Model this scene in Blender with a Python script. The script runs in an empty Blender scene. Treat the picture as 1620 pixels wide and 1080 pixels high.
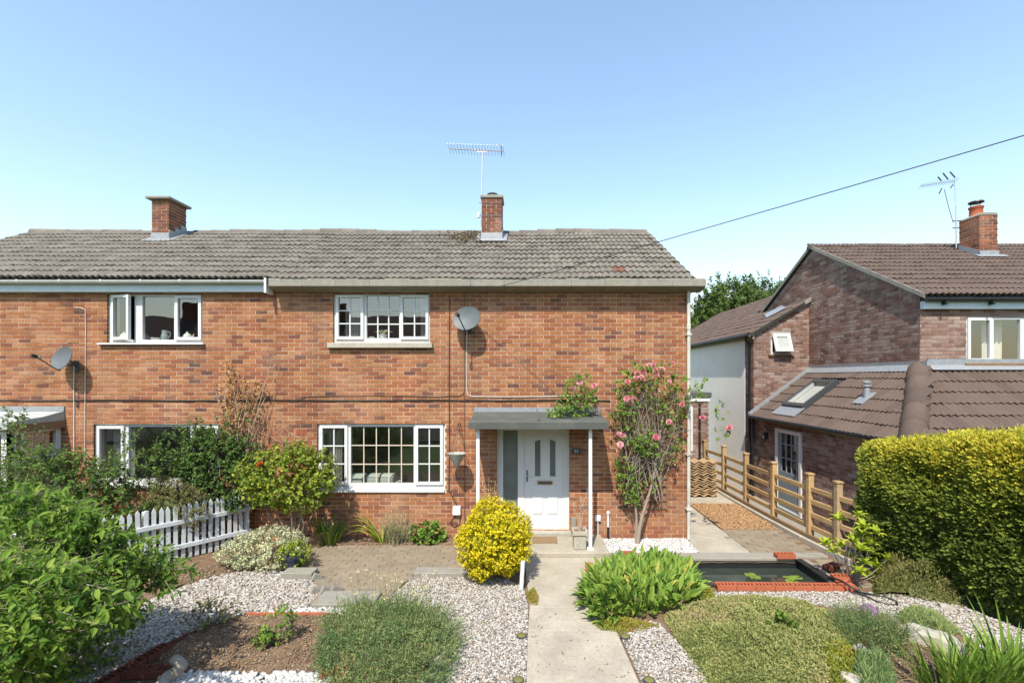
import bpy, bmesh, math, random
import numpy as np
from mathutils import Vector, Matrix
random.seed(7)
RG = np.random.default_rng(7)
sc = bpy.context.scene
col = sc.collection

# ------------------------------------------------------------------ camera, sky, sun, exposure
FPX, DIST, CX, HZ, CH = 744.0, 8.7, 832.0, 597.0, 2.98   # focal length (px of a 1620 frame), metres to facade, vanishing point, eye height
cd = bpy.data.cameras.new('camera')
cam = bpy.data.objects.new('camera', cd)
col.objects.link(cam)
cam.location = (0, -DIST, CH)
cam.rotation_euler = (math.radians(90), 0, 0)
cd.sensor_width = 36
cd.lens = FPX / 1620 * 36
cd.shift_x = -(CX - 810) / 1620
cd.shift_y = (HZ - 540) / 1620
cd.clip_start = 0.05
cd.clip_end = 2000
sc.camera = cam

SUN_TO = Vector((-0.26, -1.0, 1.40)).normalized()
sun_el = math.asin(SUN_TO.z)
sun_rot = math.atan2(SUN_TO.x, SUN_TO.y)
world = bpy.data.worlds.new('World')
sc.world = world
world.use_nodes = True
wn = world.node_tree
sky = wn.nodes.new('ShaderNodeTexSky')
sky.sky_type = 'NISHITA'
sky.sun_disc = False
sky.sun_elevation = sun_el
sky.sun_rotation = sun_rot
sky.altitude = 50
sky.air_density = 1.55
sky.dust_density = 0.8
sky.ozone_density = 1.8
bg = wn.nodes['Background']
bg.inputs['Strength'].default_value = 0.13
wn.links.new(sky.outputs[0], bg.inputs[0])
sl = bpy.data.lights.new('sun', 'SUN')
sl.energy = 3.4
sl.angle = math.radians(0.53)
sl.color = (1.0, 0.93, 0.81)
sun = bpy.data.objects.new('sun', sl)
col.objects.link(sun)
sun.location = SUN_TO * 40
sun.rotation_euler = (-SUN_TO).to_track_quat('-Z', 'Y').to_euler()
sc.view_settings.view_transform = 'Standard'
sc.view_settings.look = 'None'
sc.view_settings.gamma = 1
sc.view_settings.use_curve_mapping = False
sc.view_settings.exposure = 1.05
sc.render.engine = 'CYCLES'
sc.cycles.use_denoising = True
sc.cycles.max_bounces = 8
sc.cycles.diffuse_bounces = 3
sc.cycles.transparent_max_bounces = 12
sc.cycles.caustics_reflective = False
sc.cycles.caustics_refractive = False

# ------------------------------------------------------------------ photo pixel -> place
def wx(px, Y=0.0): return (px - CX) * (DIST + Y) / FPX
def wz(py, Y=0.0): return CH - (py - HZ) * (DIST + Y) / FPX
def W(px, py, Y): return np.array((wx(px, Y), Y, wz(py, Y)))
def G(px, py, z=0.0):
    d = (CH - z) * FPX / (py - HZ)
    return np.array(((px - CX) * d / FPX, d - DIST, z))

# ------------------------------------------------------------------ materials
MATS = {}
def nd(t, kind, **kw):
    n = t.nodes.new(kind)
    for k, v in kw.items(): setattr(n, k, v)
    return n
def M(name, base=(.5, .5, .5), rough=.65, var=.18, scale=6., bump=0., bscale=60., spec=.4, ramp=None, trans=0., metal=0.,
      patch=None, pscale=1.5, pamt=.5, stretch=(1, 1, 1), coat=0., streak=0.):
    """ramp: colours picked by each piece's own value; patch: a second colour in blotches (lichen, stains); var: fine mottling"""
    m = bpy.data.materials.new(name); m.use_nodes = True
    t = m.node_tree; L = t.links
    b = t.nodes['Principled BSDF']
    geo = nd(t, 'ShaderNodeNewGeometry')
    mp = nd(t, 'ShaderNodeMapping'); mp.inputs['Scale'].default_value = stretch
    L.new(geo.outputs['Position'], mp.inputs['Vector'])
    vec = mp.outputs[0]
    if ramp:
        at = nd(t, 'ShaderNodeAttribute', attribute_name='rnd')
        oi = nd(t, 'ShaderNodeObjectInfo')
        sp = nd(t, 'ShaderNodeSeparateColor'); L.new(oi.outputs['Color'], sp.inputs[0])
        ad = nd(t, 'ShaderNodeMath', operation='ADD'); L.new(at.outputs['Fac'], ad.inputs[0]); L.new(sp.outputs[0], ad.inputs[1])
        cr = nd(t, 'ShaderNodeValToRGB'); L.new(ad.outputs[0], cr.inputs[0])
        e = cr.color_ramp.elements
        n = len(ramp)
        for i, c in enumerate(ramp):
            if len(c) == 4: p, c = c[3], c[:3]
            else: p = i / max(1, n - 1)
            el = e[i] if i < 2 and i < len(e) else e.new(p)
            el.position = p; el.color = (*c, 1)
        cout = cr.outputs[0]
    else:
        rgb = nd(t, 'ShaderNodeRGB'); rgb.outputs[0].default_value = (*base, 1); cout = rgb.outputs[0]
    if patch:
        nz = nd(t, 'ShaderNodeTexNoise'); nz.inputs['Scale'].default_value = pscale; nz.inputs['Detail'].default_value = 6; nz.inputs['Roughness'].default_value = .65
        L.new(vec, nz.inputs['Vector'])
        r2 = nd(t, 'ShaderNodeMapRange'); r2.inputs[1].default_value = .48; r2.inputs[2].default_value = .68; r2.inputs[4].default_value = pamt
        L.new(nz.outputs[0], r2.inputs[0])
        mx = nd(t, 'ShaderNodeMix', data_type='RGBA'); L.new(r2.outputs[0], mx.inputs[0]); L.new(cout, mx.inputs[6]); mx.inputs[7].default_value = (*patch, 1)
        cout = mx.outputs[2]
    if var:
        nz = nd(t, 'ShaderNodeTexNoise'); nz.inputs['Scale'].default_value = scale; nz.inputs['Detail'].default_value = 8; nz.inputs['Roughness'].default_value = .7
        L.new(vec, nz.inputs['Vector'])
        r2 = nd(t, 'ShaderNodeMapRange'); r2.inputs[1].default_value = .25; r2.inputs[2].default_value = .75; r2.inputs[3].default_value = 1 - var; r2.inputs[4].default_value = 1 + var
        L.new(nz.outputs[0], r2.inputs[0])
        mm = nd(t, 'ShaderNodeVectorMath', operation='SCALE'); L.new(cout, mm.inputs[0]); L.new(r2.outputs[0], mm.inputs['Scale'])
        cout = mm.outputs[0]
    if streak:                                                 # old rain marks and soot running down the wall
        m2 = nd(t, 'ShaderNodeMapping'); m2.inputs['Scale'].default_value = (1.9, 1.9, .42); L.new(geo.outputs['Position'], m2.inputs['Vector'])
        nz = nd(t, 'ShaderNodeTexNoise'); nz.inputs['Scale'].default_value = 1.3; nz.inputs['Detail'].default_value = 7; nz.inputs['Roughness'].default_value = .62
        L.new(m2.outputs[0], nz.inputs['Vector'])
        r2 = nd(t, 'ShaderNodeMapRange'); r2.inputs[1].default_value = .36; r2.inputs[2].default_value = .62; r2.inputs[3].default_value = 1 - streak; r2.inputs[4].default_value = 1.06
        L.new(nz.outputs[0], r2.inputs[0])
        mm = nd(t, 'ShaderNodeVectorMath', operation='SCALE'); L.new(cout, mm.inputs[0]); L.new(r2.outputs[0], mm.inputs['Scale']); cout = mm.outputs[0]
    L.new(cout, b.inputs['Base Color'])
    b.inputs['Roughness'].default_value = rough
    b.inputs['Specular IOR Level'].default_value = spec
    b.inputs['Metallic'].default_value = metal
    if coat: b.inputs['Coat Weight'].default_value = coat
    if bump:
        nb = nd(t, 'ShaderNodeTexNoise'); nb.inputs['Scale'].default_value = bscale; nb.inputs['Detail'].default_value = 5
        L.new(vec, nb.inputs['Vector'])
        bp = nd(t, 'ShaderNodeBump'); bp.inputs['Strength'].default_value = bump; bp.inputs['Distance'].default_value = .01
        L.new(nb.outputs[0], bp.inputs['Height']); L.new(bp.outputs[0], b.inputs['Normal'])
    if trans:
        tr = nd(t, 'ShaderNodeBsdfTranslucent'); L.new(cout, tr.inputs[0])
        ms = nd(t, 'ShaderNodeMixShader'); ms.inputs[0].default_value = trans
        L.new(b.outputs[0], ms.inputs[1]); L.new(tr.outputs[0], ms.inputs[2])
        L.new(ms.outputs[0], t.nodes['Material Output'].inputs[0])
    MATS[name] = m
    return m
def glass_mat(name, ior=1.9, tint=(.93, .96, .95), rough=0.):
    m = bpy.data.materials.new(name); m.use_nodes = True
    t = m.node_tree; L = t.links; t.nodes.remove(t.nodes['Principled BSDF'])
    fr = nd(t, 'ShaderNodeFresnel')                            # same reflectance from both sides of the thin pane
    bf = nd(t, 'ShaderNodeNewGeometry'); mr = nd(t, 'ShaderNodeMapRange'); mr.inputs[3].default_value = ior; mr.inputs[4].default_value = 1 / ior
    L.new(bf.outputs['Backfacing'], mr.inputs[0]); L.new(mr.outputs[0], fr.inputs[0])
    gl = nd(t, 'ShaderNodeBsdfGlossy'); gl.inputs['Roughness'].default_value = rough
    tr = nd(t, 'ShaderNodeBsdfTransparent'); tr.inputs[0].default_value = (*tint, 1)
    ms = nd(t, 'ShaderNodeMixShader'); L.new(fr.outputs[0], ms.inputs[0]); L.new(tr.outputs[0], ms.inputs[1]); L.new(gl.outputs[0], ms.inputs[2])
    geo = nd(t, 'ShaderNodeNewGeometry')
    nz = nd(t, 'ShaderNodeTexNoise'); nz.inputs['Scale'].default_value = 1.4; L.new(geo.outputs['Position'], nz.inputs['Vector'])
    bp = nd(t, 'ShaderNodeBump'); bp.inputs['Strength'].default_value = .05; bp.inputs['Distance'].default_value = .05
    L.new(nz.outputs[0], bp.inputs['Height']); L.new(bp.outputs[0], gl.inputs['Normal'])
    L.new(ms.outputs[0], t.nodes['Material Output'].inputs[0])
    MATS[name] = m
    return m

M('brick', rough=.85, spec=.2, var=.16, scale=30, bump=.35, bscale=140, patch=(.46, .30, .20), pscale=1.1, pamt=.28,
  streak=.18, ramp=[(.10, .048, .038), (.155, .064, .041), (.21, .077, .042), (.255, .091, .044), (.283, .106, .047), (.303, .124, .053), (.32, .141, .063), (.34, .166, .081), (.25, .09, .046)])
M('mortar', (.55, .44, .335), .95, .25, 9, .3, 200, .1, streak=.24)
M('brick_pale', rough=.9, spec=.15, var=.2, scale=26, bump=.35, bscale=140, patch=(.54, .46, .42), pscale=5., pamt=.2,
  streak=.2, ramp=[(.125, .075, .06), (.165, .09, .068), (.205, .11, .08), (.235, .14, .108), (.27, .185, .15), (.31, .235, .20), (.19, .09, .066)])
M('mortar_pale', (.30, .265, .24), .95, .2, 14, .3, 200, .1)
M('roof_tile_grey', rough=.92, spec=.15, var=.16, scale=26, bump=.4, bscale=90, patch=(.085, .078, .06), pscale=16, pamt=.5, streak=.12,
  ramp=[(.148, .131, .111), (.178, .158, .134), (.202, .18, .153), (.17, .151, .127), (.158, .14, .118, .97), (.17, .075, .05, 1.)])
M('roof_tile_brown', rough=.9, spec=.15, var=.14, scale=18, bump=.3, bscale=90, ramp=[(.088, .064, .053), (.112, .082, .067), (.10, .072, .058)])
M('underlay', (.05, .045, .04), .9, .1)
M('concrete', (.245, .23, .198), .9, .2, 9, .35, 90, .2, patch=(.22, .21, .15), pscale=2.2, pamt=.55)
M('concrete_path', (.37, .328, .26), .92, .2, 30, .45, 160, .2, streak=.12, patch=(.27, .243, .195), pscale=1.1, pamt=.6)
M('concrete_light', (.38, .35, .29), .92, .15, 18, .3, 140, .2, patch=(.26, .245, .2), pscale=2, pamt=.5)
M('paver', rough=.92, spec=.15, var=.14, scale=24, bump=.35, bscale=120, patch=(.16, .135, .10), pscale=1.8, pamt=.5, ramp=[(.205, .165, .117), (.23, .187, .133), (.25, .202, .143), (.215, .174, .124)])
M('white_upvc', (.60, .60, .595), .35, .05, 5, spec=.5, patch=(.50, .49, .465), pscale=2.5, pamt=.4)
M('white_paint', (.74, .75, .75), .55, .07, 7, .1, 60, patch=(.55, .53, .48), pscale=3, pamt=.35)
M('picket_paint_shaded', (.54, .57, .585), .7, .12, 9, .2, 60, patch=(.40, .41, .39), pscale=4, pamt=.55)  # white paint dulled, the fence's partial shade put into its colour
M('fascia_blue', (.50, .58, .61), .6, .08, 5)
M('grey_gutter', (.60, .61, .60), .45, .1, 5)
M('lead', (.29, .305, .32), .55, .2, 12, .25, 40, .5, metal=.35)
M('felt', (.085, .09, .08), .92, .22, 30, .5, 160, .2, patch=(.14, .14, .12), pscale=3, pamt=.5)
M('felt_pale', (.36, .38, .36), .85, .15, 10, .3, 60, .2)
M('black_plastic', (.015, .016, .017), .45, .1)
M('black_liner', (.018, .019, .02), .35, .25, 20, .4, 30)
M('dark_metal', (.10, .105, .11), .45, .15, 20, metal=.6)
M('alu', (.55, .55, .55), .4, .1, 20, metal=.8)
M('dish_grey', (.10, .115, .122), .55, .1, 8)
M('cable_black', (.025, .022, .02), .7, .2)
M('cable_grey', (.55, .52, .47), .6, .1)
M('cable_brown', (.12, .075, .05), .7, .2)
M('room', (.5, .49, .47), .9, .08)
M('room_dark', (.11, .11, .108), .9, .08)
M('mortar_chimney', (.58, .50, .42), .95, .25, 9, .3, 200, .1)
M('curtain', (.52, .50, .47), .9, .06, trans=.15)
M('curtain_check', (.55, .42, .36), .9, .3, 22, trans=.1)
M('blind', (.62, .60, .55), .8, .04)
M('china', (.75, .73, .68), .25, .06)
M('china_grey', (.30, .34, .35), .3, .1)
M('sofa', (.40, .44, .38), .9, .08, 20)
M('gold_bar', (.56, .47, .37), .4, .08)
M('slate', (.045, .055, .055), .6, .2, 20)
M('number_paint', (.75, .77, .72), .6, 0)
M('brass', (.55, .42, .2), .35, .1, metal=.9)
M('terracotta', (.37, .11, .055), .85, .14, 16, .3, 100, .2)
M('terracotta_dark_shaded', (.13, .045, .03), .85, .2, 16, .3, 100, .2)  # brick red deepened to carry the shrub's shade over the bed edging
M('timber_new', (.40, .26, .12), .75, .25, 3.2, .2, 20, .25, stretch=(6, 1, 6), patch=(.30, .21, .11), pscale=2, pamt=.5, ramp=[(.30, .205, .105), (.38, .25, .115), (.43, .28, .13), (.36, .26, .15)])
M('timber_grey', (.26, .24, .20), .9, .25, 5, .35, 30, .15, stretch=(1, 8, 8))
M('timber_brown', (.20, .13, .075), .85, .2, 6, .3, 30, .2)
M('bark', (.24, .19, .15), .92, .3, 20, .5, 60, .15)
M('bark_grey', (.25, .225, .195), .92, .3, 22, .5, 60, .15)
M('bark_rose', (.27, .225, .18), .92, .3, 22, .5, 60, .15)
M('twig_dry', (.40, .31, .22), .9, .2, 20)
M('render_grey', (.78, .74, .68), .9, .06, 2.5, .15, 60, .15)
M('door_blue', (.20, .235, .27), .5, .05)
M('stack_tile', rough=.9, spec=.15, var=.2, scale=20, bump=.3, bscale=90, ramp=[(.33, .22, .12), (.42, .29, .165), (.37, .25, .14)])
M('stone', (.38, .35, .30), .92, .28, 9, .6, 40, .2, patch=(.22, .2, .17), pscale=5, pamt=.6)
M('pot_blue', (.03, .035, .06), .35, .2)
M('mat', (.22, .15, .085), .95, .3, 8, .5, 120, .1, stretch=(3, 14, 3))
M('fibre', (.34, .33, .29), .95, .35, 40, .8, 80, .1)
M('soil', (.155, .102, .064), .97, .35, 9, .8, 70, .08, patch=(.25, .18, .12), pscale=5, pamt=.5)
M('grass', (.075, .11, .03), .95, .3, 3, .6, 80, .1)
M('asphalt', (.055, .055, .056), .93, .2, 20, .4, 150, .2)
M('bark_chip', rough=.95, var=.2, scale=30, ramp=[(.20, .115, .055), (.33, .19, .09), (.42, .26, .13), (.26, .15, .075)])
M('gravel', rough=.85, spec=.2, var=.22, scale=70, ramp=[(.13, .12, .105), (.22, .205, .18), (.32, .30, .265), (.40, .375, .34), (.48, .46, .425), (.36, .30, .24, .82), (.28, .215, .16, .92), (.14, .125, .115, 1)])
M('gravel_white', rough=.75, spec=.25, var=.08, scale=60, ramp=[(.36, .35, .33), (.46, .45, .43), (.56, .55, .535), (.41, .39, .36)])
M('gravel_bed', (.27, .245, .21), .95, .4, 60, .6, 60, .1)
M('soil_crumb', rough=.97, spec=.05, var=.3, scale=40, ramp=[(.12, .08, .05), (.18, .125, .08), (.26, .19, .13), (.20, .14, .09), (.38, .32, .25)])
M('water', (.030, .038, .030), .07, .3, 3, .06, 5, spec=.5)
def leafm(name, ramp, trans=.3, rough=.5, var=.12): M(name, rough=max(rough, .5), spec=.14, var=var, scale=40, ramp=ramp, trans=trans)
leafm('leaf_bright', [(.06, .13, .02), (.12, .215, .03), (.21, .32, .045), (.35, .43, .085)], trans=.42)
leafm('leaf_dark', [(.055, .105, .028), (.085, .15, .036), (.125, .20, .045), (.20, .28, .065)], rough=.42)
leafm('leaf_mid', [(.06, .115, .024), (.095, .165, .032), (.14, .22, .042), (.21, .28, .055)], rough=.45)
leafm('leaf_lime', [(.11, .17, .022), (.18, .25, .03), (.26, .32, .038), (.36, .39, .05), (.22, .15, .03)])
leafm('leaf_yellow', [(.22, .26, .02), (.52, .45, .015), (.66, .54, .018), (.74, .60, .022), (.78, .66, .05), (.40, .38, .02)], trans=.35)
leafm('leaf_varieg', [(.28, .34, .15), (.46, .50, .27), (.60, .61, .38), (.66, .65, .44), (.20, .27, .09)], trans=.25)
leafm('leaf_olive', [(.11, .125, .04), (.17, .175, .055), (.23, .21, .075), (.30, .25, .10)])
leafm('leaf_sage', [(.09, .16, .06), (.14, .225, .085), (.20, .28, .105), (.30, .34, .12), (.42, .39, .18)])
leafm('leaf_thyme', [(.15, .18, .06), (.23, .26, .085), (.31, .325, .11), (.39, .37, .15), (.34, .23, .15)])
leafm('leaf_blue', [(.12, .17, .13), (.17, .23, .18), (.22, .28, .21)])
leafm('leaf_clump', [(.065, .13, .024), (.11, .20, .03), (.17, .27, .04), (.25, .34, .06, .95), (.46, .40, .10, 1.)])
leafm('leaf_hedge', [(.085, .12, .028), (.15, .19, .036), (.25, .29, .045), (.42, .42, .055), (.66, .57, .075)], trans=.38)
leafm('leaf_dry', [(.26, .15, .06), (.38, .24, .10), (.48, .32, .15), (.20, .12, .055)], trans=.15)
leafm('leaf_tree', [(.05, .09, .025), (.085, .135, .034), (.12, .175, .042), (.17, .22, .05)])
leafm('leaf_rhodo', [(.20, .28, .02), (.30, .38, .03), (.40, .46, .045), (.42, .30, .04)], rough=.35)
leafm('leaf_sedum', [(.16, .2, .03), (.26, .28, .04), (.34, .3, .05), (.30, .12, .06)])
leafm('petal_pink', [(.66, .24, .28), (.74, .36, .39), (.80, .50, .50), (.64, .18, .24)], trans=.3)
leafm('petal_red', [(.6, .04, .03), (.66, .08, .05)], trans=.2)
leafm('petal_cream', [(.6, .5, .2), (.7, .62, .4)], trans=.2)
leafm('petal_lilac', [(.34, .18, .34), (.45, .28, .45), (.25, .12, .22)], trans=.2)
leafm('lily', [(.13, .20, .03), (.20, .26, .05)], trans=.1, rough=.3)
M('moss', rough=.97, spec=.05, var=.3, scale=40, ramp=[(.05, .04, .025), (.085, .07, .035), (.12, .10, .06), (.20, .17, .12)])
glass_mat('glass', 2.5)
M('frosted', (.15, .165, .16), .22, .25, 3, spec=.6)
M('pipe_paint', (.50, .48, .42), .6, .12, 6, .1, 60, patch=(.36, .34, .28), pscale=4, pamt=.5)
glass_mat('glass_dark', 1.7, (.30, .34, .33))

# ------------------------------------------------------------------ objects
WM = {}
def world_of(o): return WM.get(o.name, Matrix.Identity(4))
def put(o, parent):
    if parent is not None:
        o.parent = parent
        o.matrix_parent_inverse = world_of(parent).inverted()
    return o
def tag(o, label=None, cat=None, group=None, kind=None):
    if label: o['label'] = label
    if cat: o['category'] = cat
    if group: o['group'] = group
    if kind: o['kind'] = kind
    return o
def thing(name, label, cat, loc=(0, 0, 0), group=None):
    o = bpy.data.objects.new(name, None)
    o.empty_display_size = .1
    col.objects.link(o)
    o.location = tuple(float(c) for c in loc)
    WM[o.name] = Matrix.Translation(o.location)
    return tag(o, label, cat, group)
def newobj(name, me, parent=None, mat=None, color=0.0):
    o = bpy.data.objects.new(name, me)
    col.objects.link(o)
    if mat is not None and not me.materials: me.materials.append(MATS[mat] if isinstance(mat, str) else mat)
    o.color = (color, 0, 0, 1)
    return put(o, parent)
def arr_mesh(name, V, F, rnd=None, smooth=False):
    """F: list of (k, M) int arrays of faces with k corners each"""
    me = bpy.data.meshes.new(name)
    V = np.asarray(V, dtype=np.float32)
    F = [np.asarray(f, dtype=np.int32) for f in F if len(f)]
    nl = sum(f.size for f in F); nf = sum(len(f) for f in F)
    me.vertices.add(len(V)); me.vertices.foreach_set('co', V.ravel())
    me.loops.add(nl); me.polygons.add(nf)
    me.loops.foreach_set('vertex_index', np.concatenate([f.ravel() for f in F]))
    tot = np.concatenate([np.full(len(f), f.shape[1], dtype=np.int32) for f in F])
    st = np.concatenate([[0], np.cumsum(tot)[:-1]]).astype(np.int32)
    me.polygons.foreach_set('loop_start', st)
    me.polygons.foreach_set('use_smooth', np.full(nf, smooth, dtype=bool))
    me.update(calc_edges=True)
    if rnd is not None:
        a = me.attributes.new('rnd', 'FLOAT', 'FACE'); a.data.foreach_set('value', np.asarray(rnd, dtype=np.float32))
    me.validate()
    return me
class MB:
    def __init__(s): s.v = []; s.f = []
    def quad(s, *p):
        n = len(s.v); s.v += [tuple(map(float, q)) for q in p]; s.f.append(tuple(range(n, n + len(p)))); return s
    def box(s, x0, x1, y0, y1, z0, z1):
        n = len(s.v)
        s.v += [(x, y, z) for x in (x0, x1) for y in (y0, y1) for z in (z0, z1)]
        s.f += [tuple(n + i for i in q) for q in ((0, 1, 3, 2), (4, 6, 7, 5), (0, 4, 5, 1), (2, 3, 7, 6), (0, 2, 6, 4), (1, 5, 7, 3))]
        return s
    def prism(s, pts, axis, a0, a1):
        """pts: outline in the other two axes (cyclic order x->yz, y->xz, z->xy)"""
        n = len(s.v); k = len(pts)
        def mk(p, a): return (a, p[0], p[1]) if axis == 'x' else (p[0], a, p[1]) if axis == 'y' else (p[0], p[1], a)
        s.v += [tuple(map(float, mk(p, a0))) for p in pts] + [tuple(map(float, mk(p, a1))) for p in pts]
        for i in range(k): j = (i + 1) % k; s.f.append((n + i, n + j, n + k + j, n + k + i))
        s.f.append(tuple(n + i for i in range(k - 1, -1, -1))); s.f.append(tuple(n + k + i for i in range(k)))
        return s
    def tube(s, pts, r, n=6, cap=True):
        pts = [Vector(p) for p in pts]; k = len(pts); b = len(s.v)
        rs = [r] * k if not hasattr(r, '__len__') else r
        side = None
        for i, p in enumerate(pts):
            d = (pts[min(i + 1, k - 1)] - pts[max(i - 1, 0)]).normalized()
            if side is None: side = d.orthogonal().normalized()
            side = (side - d * side.dot(d)).normalized(); up = d.cross(side)
            for j in range(n):
                a = 2 * math.pi * j / n
                s.v.append(tuple(p + (side * math.cos(a) + up * math.sin(a)) * rs[i]))
        for i in range(k - 1):
            for j in range(n):
                jj = (j + 1) % n
                s.f.append((b + i * n + j, b + i * n + jj, b + (i + 1) * n + jj, b + (i + 1) * n + j))
        if cap:
            s.f.append(tuple(b + j for j in range(n - 1, -1, -1))); s.f.append(tuple(b + (k - 1) * n + j for j in range(n)))
        return s
    def lathe(s, c, prof, n=14):
        b = len(s.v); k = len(prof)
        for r, z in prof:
            for j in range(n):
                a = 2 * math.pi * j / n; s.v.append((c[0] + r * math.cos(a), c[1] + r * math.sin(a), c[2] + z))
        for i in range(k - 1):
            for j in range(n):
                jj = (j + 1) % n; s.f.append((b + i * n + j, b + i * n + jj, b + (i + 1) * n + jj, b + (i + 1) * n + j))
        s.f.append(tuple(b + j for j in range(n - 1, -1, -1))); s.f.append(tuple(b + (k - 1) * n + j for j in range(n)))
        return s
    def xf(s, m, start=0):
        for i in range(start, len(s.v)): s.v[i] = tuple(m @ Vector(s.v[i]))
        return s
    def build(s, name, mat, parent=None, smooth=False, bevel=0.0, color=0.0, seg=1):
        me = bpy.data.meshes.new(name)
        me.from_pydata(s.v, [], s.f); me.update()
        if bevel:
            bm = bmesh.new(); bm.from_mesh(me)
            bmesh.ops.recalc_face_normals(bm, faces=bm.faces)
            bmesh.ops.bevel(bm, geom=bm.edges[:], offset=bevel, segments=seg, affect='EDGES', profile=.6)
            bm.to_mesh(me); bm.free()
        if smooth:
            me.polygons.foreach_set('use_smooth', [True] * len(me.polygons))
            try: me.set_sharp_from_angle(angle=math.radians(50))
            except Exception: pass
        return newobj(name, me, parent, mat, color)
def box(name, mat, parent, x0, x1, y0, y1, z0, z1, bevel=0.0, color=0.0):
    return MB().box(min(x0, x1), max(x0, x1), min(y0, y1), max(y0, y1), min(z0, z1), max(z0, z1)).build(name, mat, parent, bevel=bevel, color=color)
def tube(name, mat, parent, pts, r, n=8): return MB().tube(pts, r, n).build(name, mat, parent, smooth=True)

# ------------------------------------------------------------------ many alike pieces
def inst(protoV, protoF, mats):
    V = np.asarray(protoV, dtype=np.float64); N = len(mats); n = len(V)
    out = np.einsum('nij,vj->nvi', mats[:, :3, :3], V) + mats[:, None, :3, 3]
    by = {}
    for f in protoF: by.setdefault(len(f), []).append(f)
    F = []; cnt = []
    for k, fs in by.items():
        fs = np.asarray(fs, dtype=np.int64)
        F.append((fs[None] + (np.arange(N) * n)[:, None, None]).reshape(-1, k)); cnt.append(len(fs))
    return out.reshape(-1, 3), F, cnt
def joined(name, proto, mats, rnd, mat, parent=None, smooth=False):
    V, F, cnt = inst(proto[0], proto[1], mats)
    r = np.concatenate([np.repeat(rnd, c) for c in cnt])
    me = arr_mesh(name, V, F, r, smooth)
    return newobj(name, me, parent, mat, 0.0)
def in_frame(P):
    d = P[:, 1] + DIST
    px = CX + P[:, 0] * FPX / np.maximum(d, .1); py = HZ - (P[:, 2] - CH) * FPX / np.maximum(d, .1)
    return (d > .3) & (px > 4) & (px < 1616) & (py > 4) & (py < 1076)
def scatter(part, mass, proto, mats, rnd, mat, parent, nsep, smooth=False, prefer=None):
    """nsep pieces that show largest become objects of their own (shared mesh), the rest one mesh"""
    mats = np.asarray(mats); rnd = np.asarray(rnd); N = len(mats)
    sep = np.zeros(N, bool)
    if nsep:
        P = mats[:, :3, 3] + .5 * mats[:, :3, 0]
        size = np.linalg.norm(mats[:, :3, 0], axis=1)
        dist = np.linalg.norm(P - np.array((0, -DIST, CH)), axis=1)
        score = dist / np.maximum(size, 1e-4) ** .5
        score[~in_frame(P)] += 1e3
        if prefer is not None: score[~prefer(P)] += 5e2
        if N <= nsep: sep[:] = True
        else: sep[np.argsort(score)[:nsep]] = True
        me = bpy.data.meshes.new(part); me.from_pydata([tuple(v) for v in proto[0]], [], [tuple(f) for f in proto[1]]); me.update()
        if smooth: me.polygons.foreach_set('use_smooth', [True] * len(me.polygons))
        me.materials.append(MATS[mat])
        inv = world_of(parent).inverted() if parent is not None else None
        for i in np.nonzero(sep)[0]:
            o = bpy.data.objects.new(part, me); col.objects.link(o)
            o.matrix_basis = Matrix(mats[i].tolist()); o.color = (float(rnd[i]), 0, 0, 1)
            if parent is not None: o.parent = parent; o.matrix_parent_inverse = inv
    if (~sep).any():
        o = joined(mass, proto, mats[~sep], rnd[~sep], mat, parent, smooth)
        o['kind'] = 'stuff'
        return o
def pip(x, y, poly):
    x = np.asarray(x); y = np.asarray(y); ins = np.zeros(x.shape, bool); n = len(poly)
    for i in range(n):
        x0, y0 = poly[i][:2]; x1, y1 = poly[(i + 1) % n][:2]
        c = ((y0 > y) != (y1 > y)) & (x < (x1 - x0) * (y - y0) / (y1 - y0 + 1e-12) + x0)
        ins ^= c
    return ins
def hash3(i, j, k, s):
    h = np.sin(i * 127.1 + j * 311.7 + k * 74.7 + s * 53.3) * 43758.5453
    return h - np.floor(h)
def vnoise(P, sc_, s=0.):
    P = np.asarray(P) * sc_; i = np.floor(P); f = P - i; f = f * f * (3 - 2 * f); r = 0
    for dx in (0, 1):
        for dy in (0, 1):
            for dz in (0, 1):
                w = (f[..., 0] if dx else 1 - f[..., 0]) * (f[..., 1] if dy else 1 - f[..., 1]) * (f[..., 2] if dz else 1 - f[..., 2])
                r = r + w * hash3(i[..., 0] + dx, i[..., 1] + dy, i[..., 2] + dz, s)
    return r
def unit(v): return v / np.maximum(np.linalg.norm(v, axis=-1, keepdims=True), 1e-9)
def frame_mats(pos, d, nrm, L, Wd, H=None):
    d = unit(d); z = unit(nrm - (nrm * d).sum(-1, keepdims=True) * d); x = np.cross(d, z)
    m = np.zeros((len(pos), 4, 4)); m[:, 3, 3] = 1
    L = np.broadcast_to(L, (len(pos),))[:, None]; Wd = np.broadcast_to(Wd, (len(pos),))[:, None]
    m[:, :3, 0] = x * Wd; m[:, :3, 1] = d * L; m[:, :3, 2] = z * (L if H is None else H); m[:, :3, 3] = pos
    return m
def rand_dir(n, rng): return unit(rng.normal(size=(n, 3)))
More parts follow.
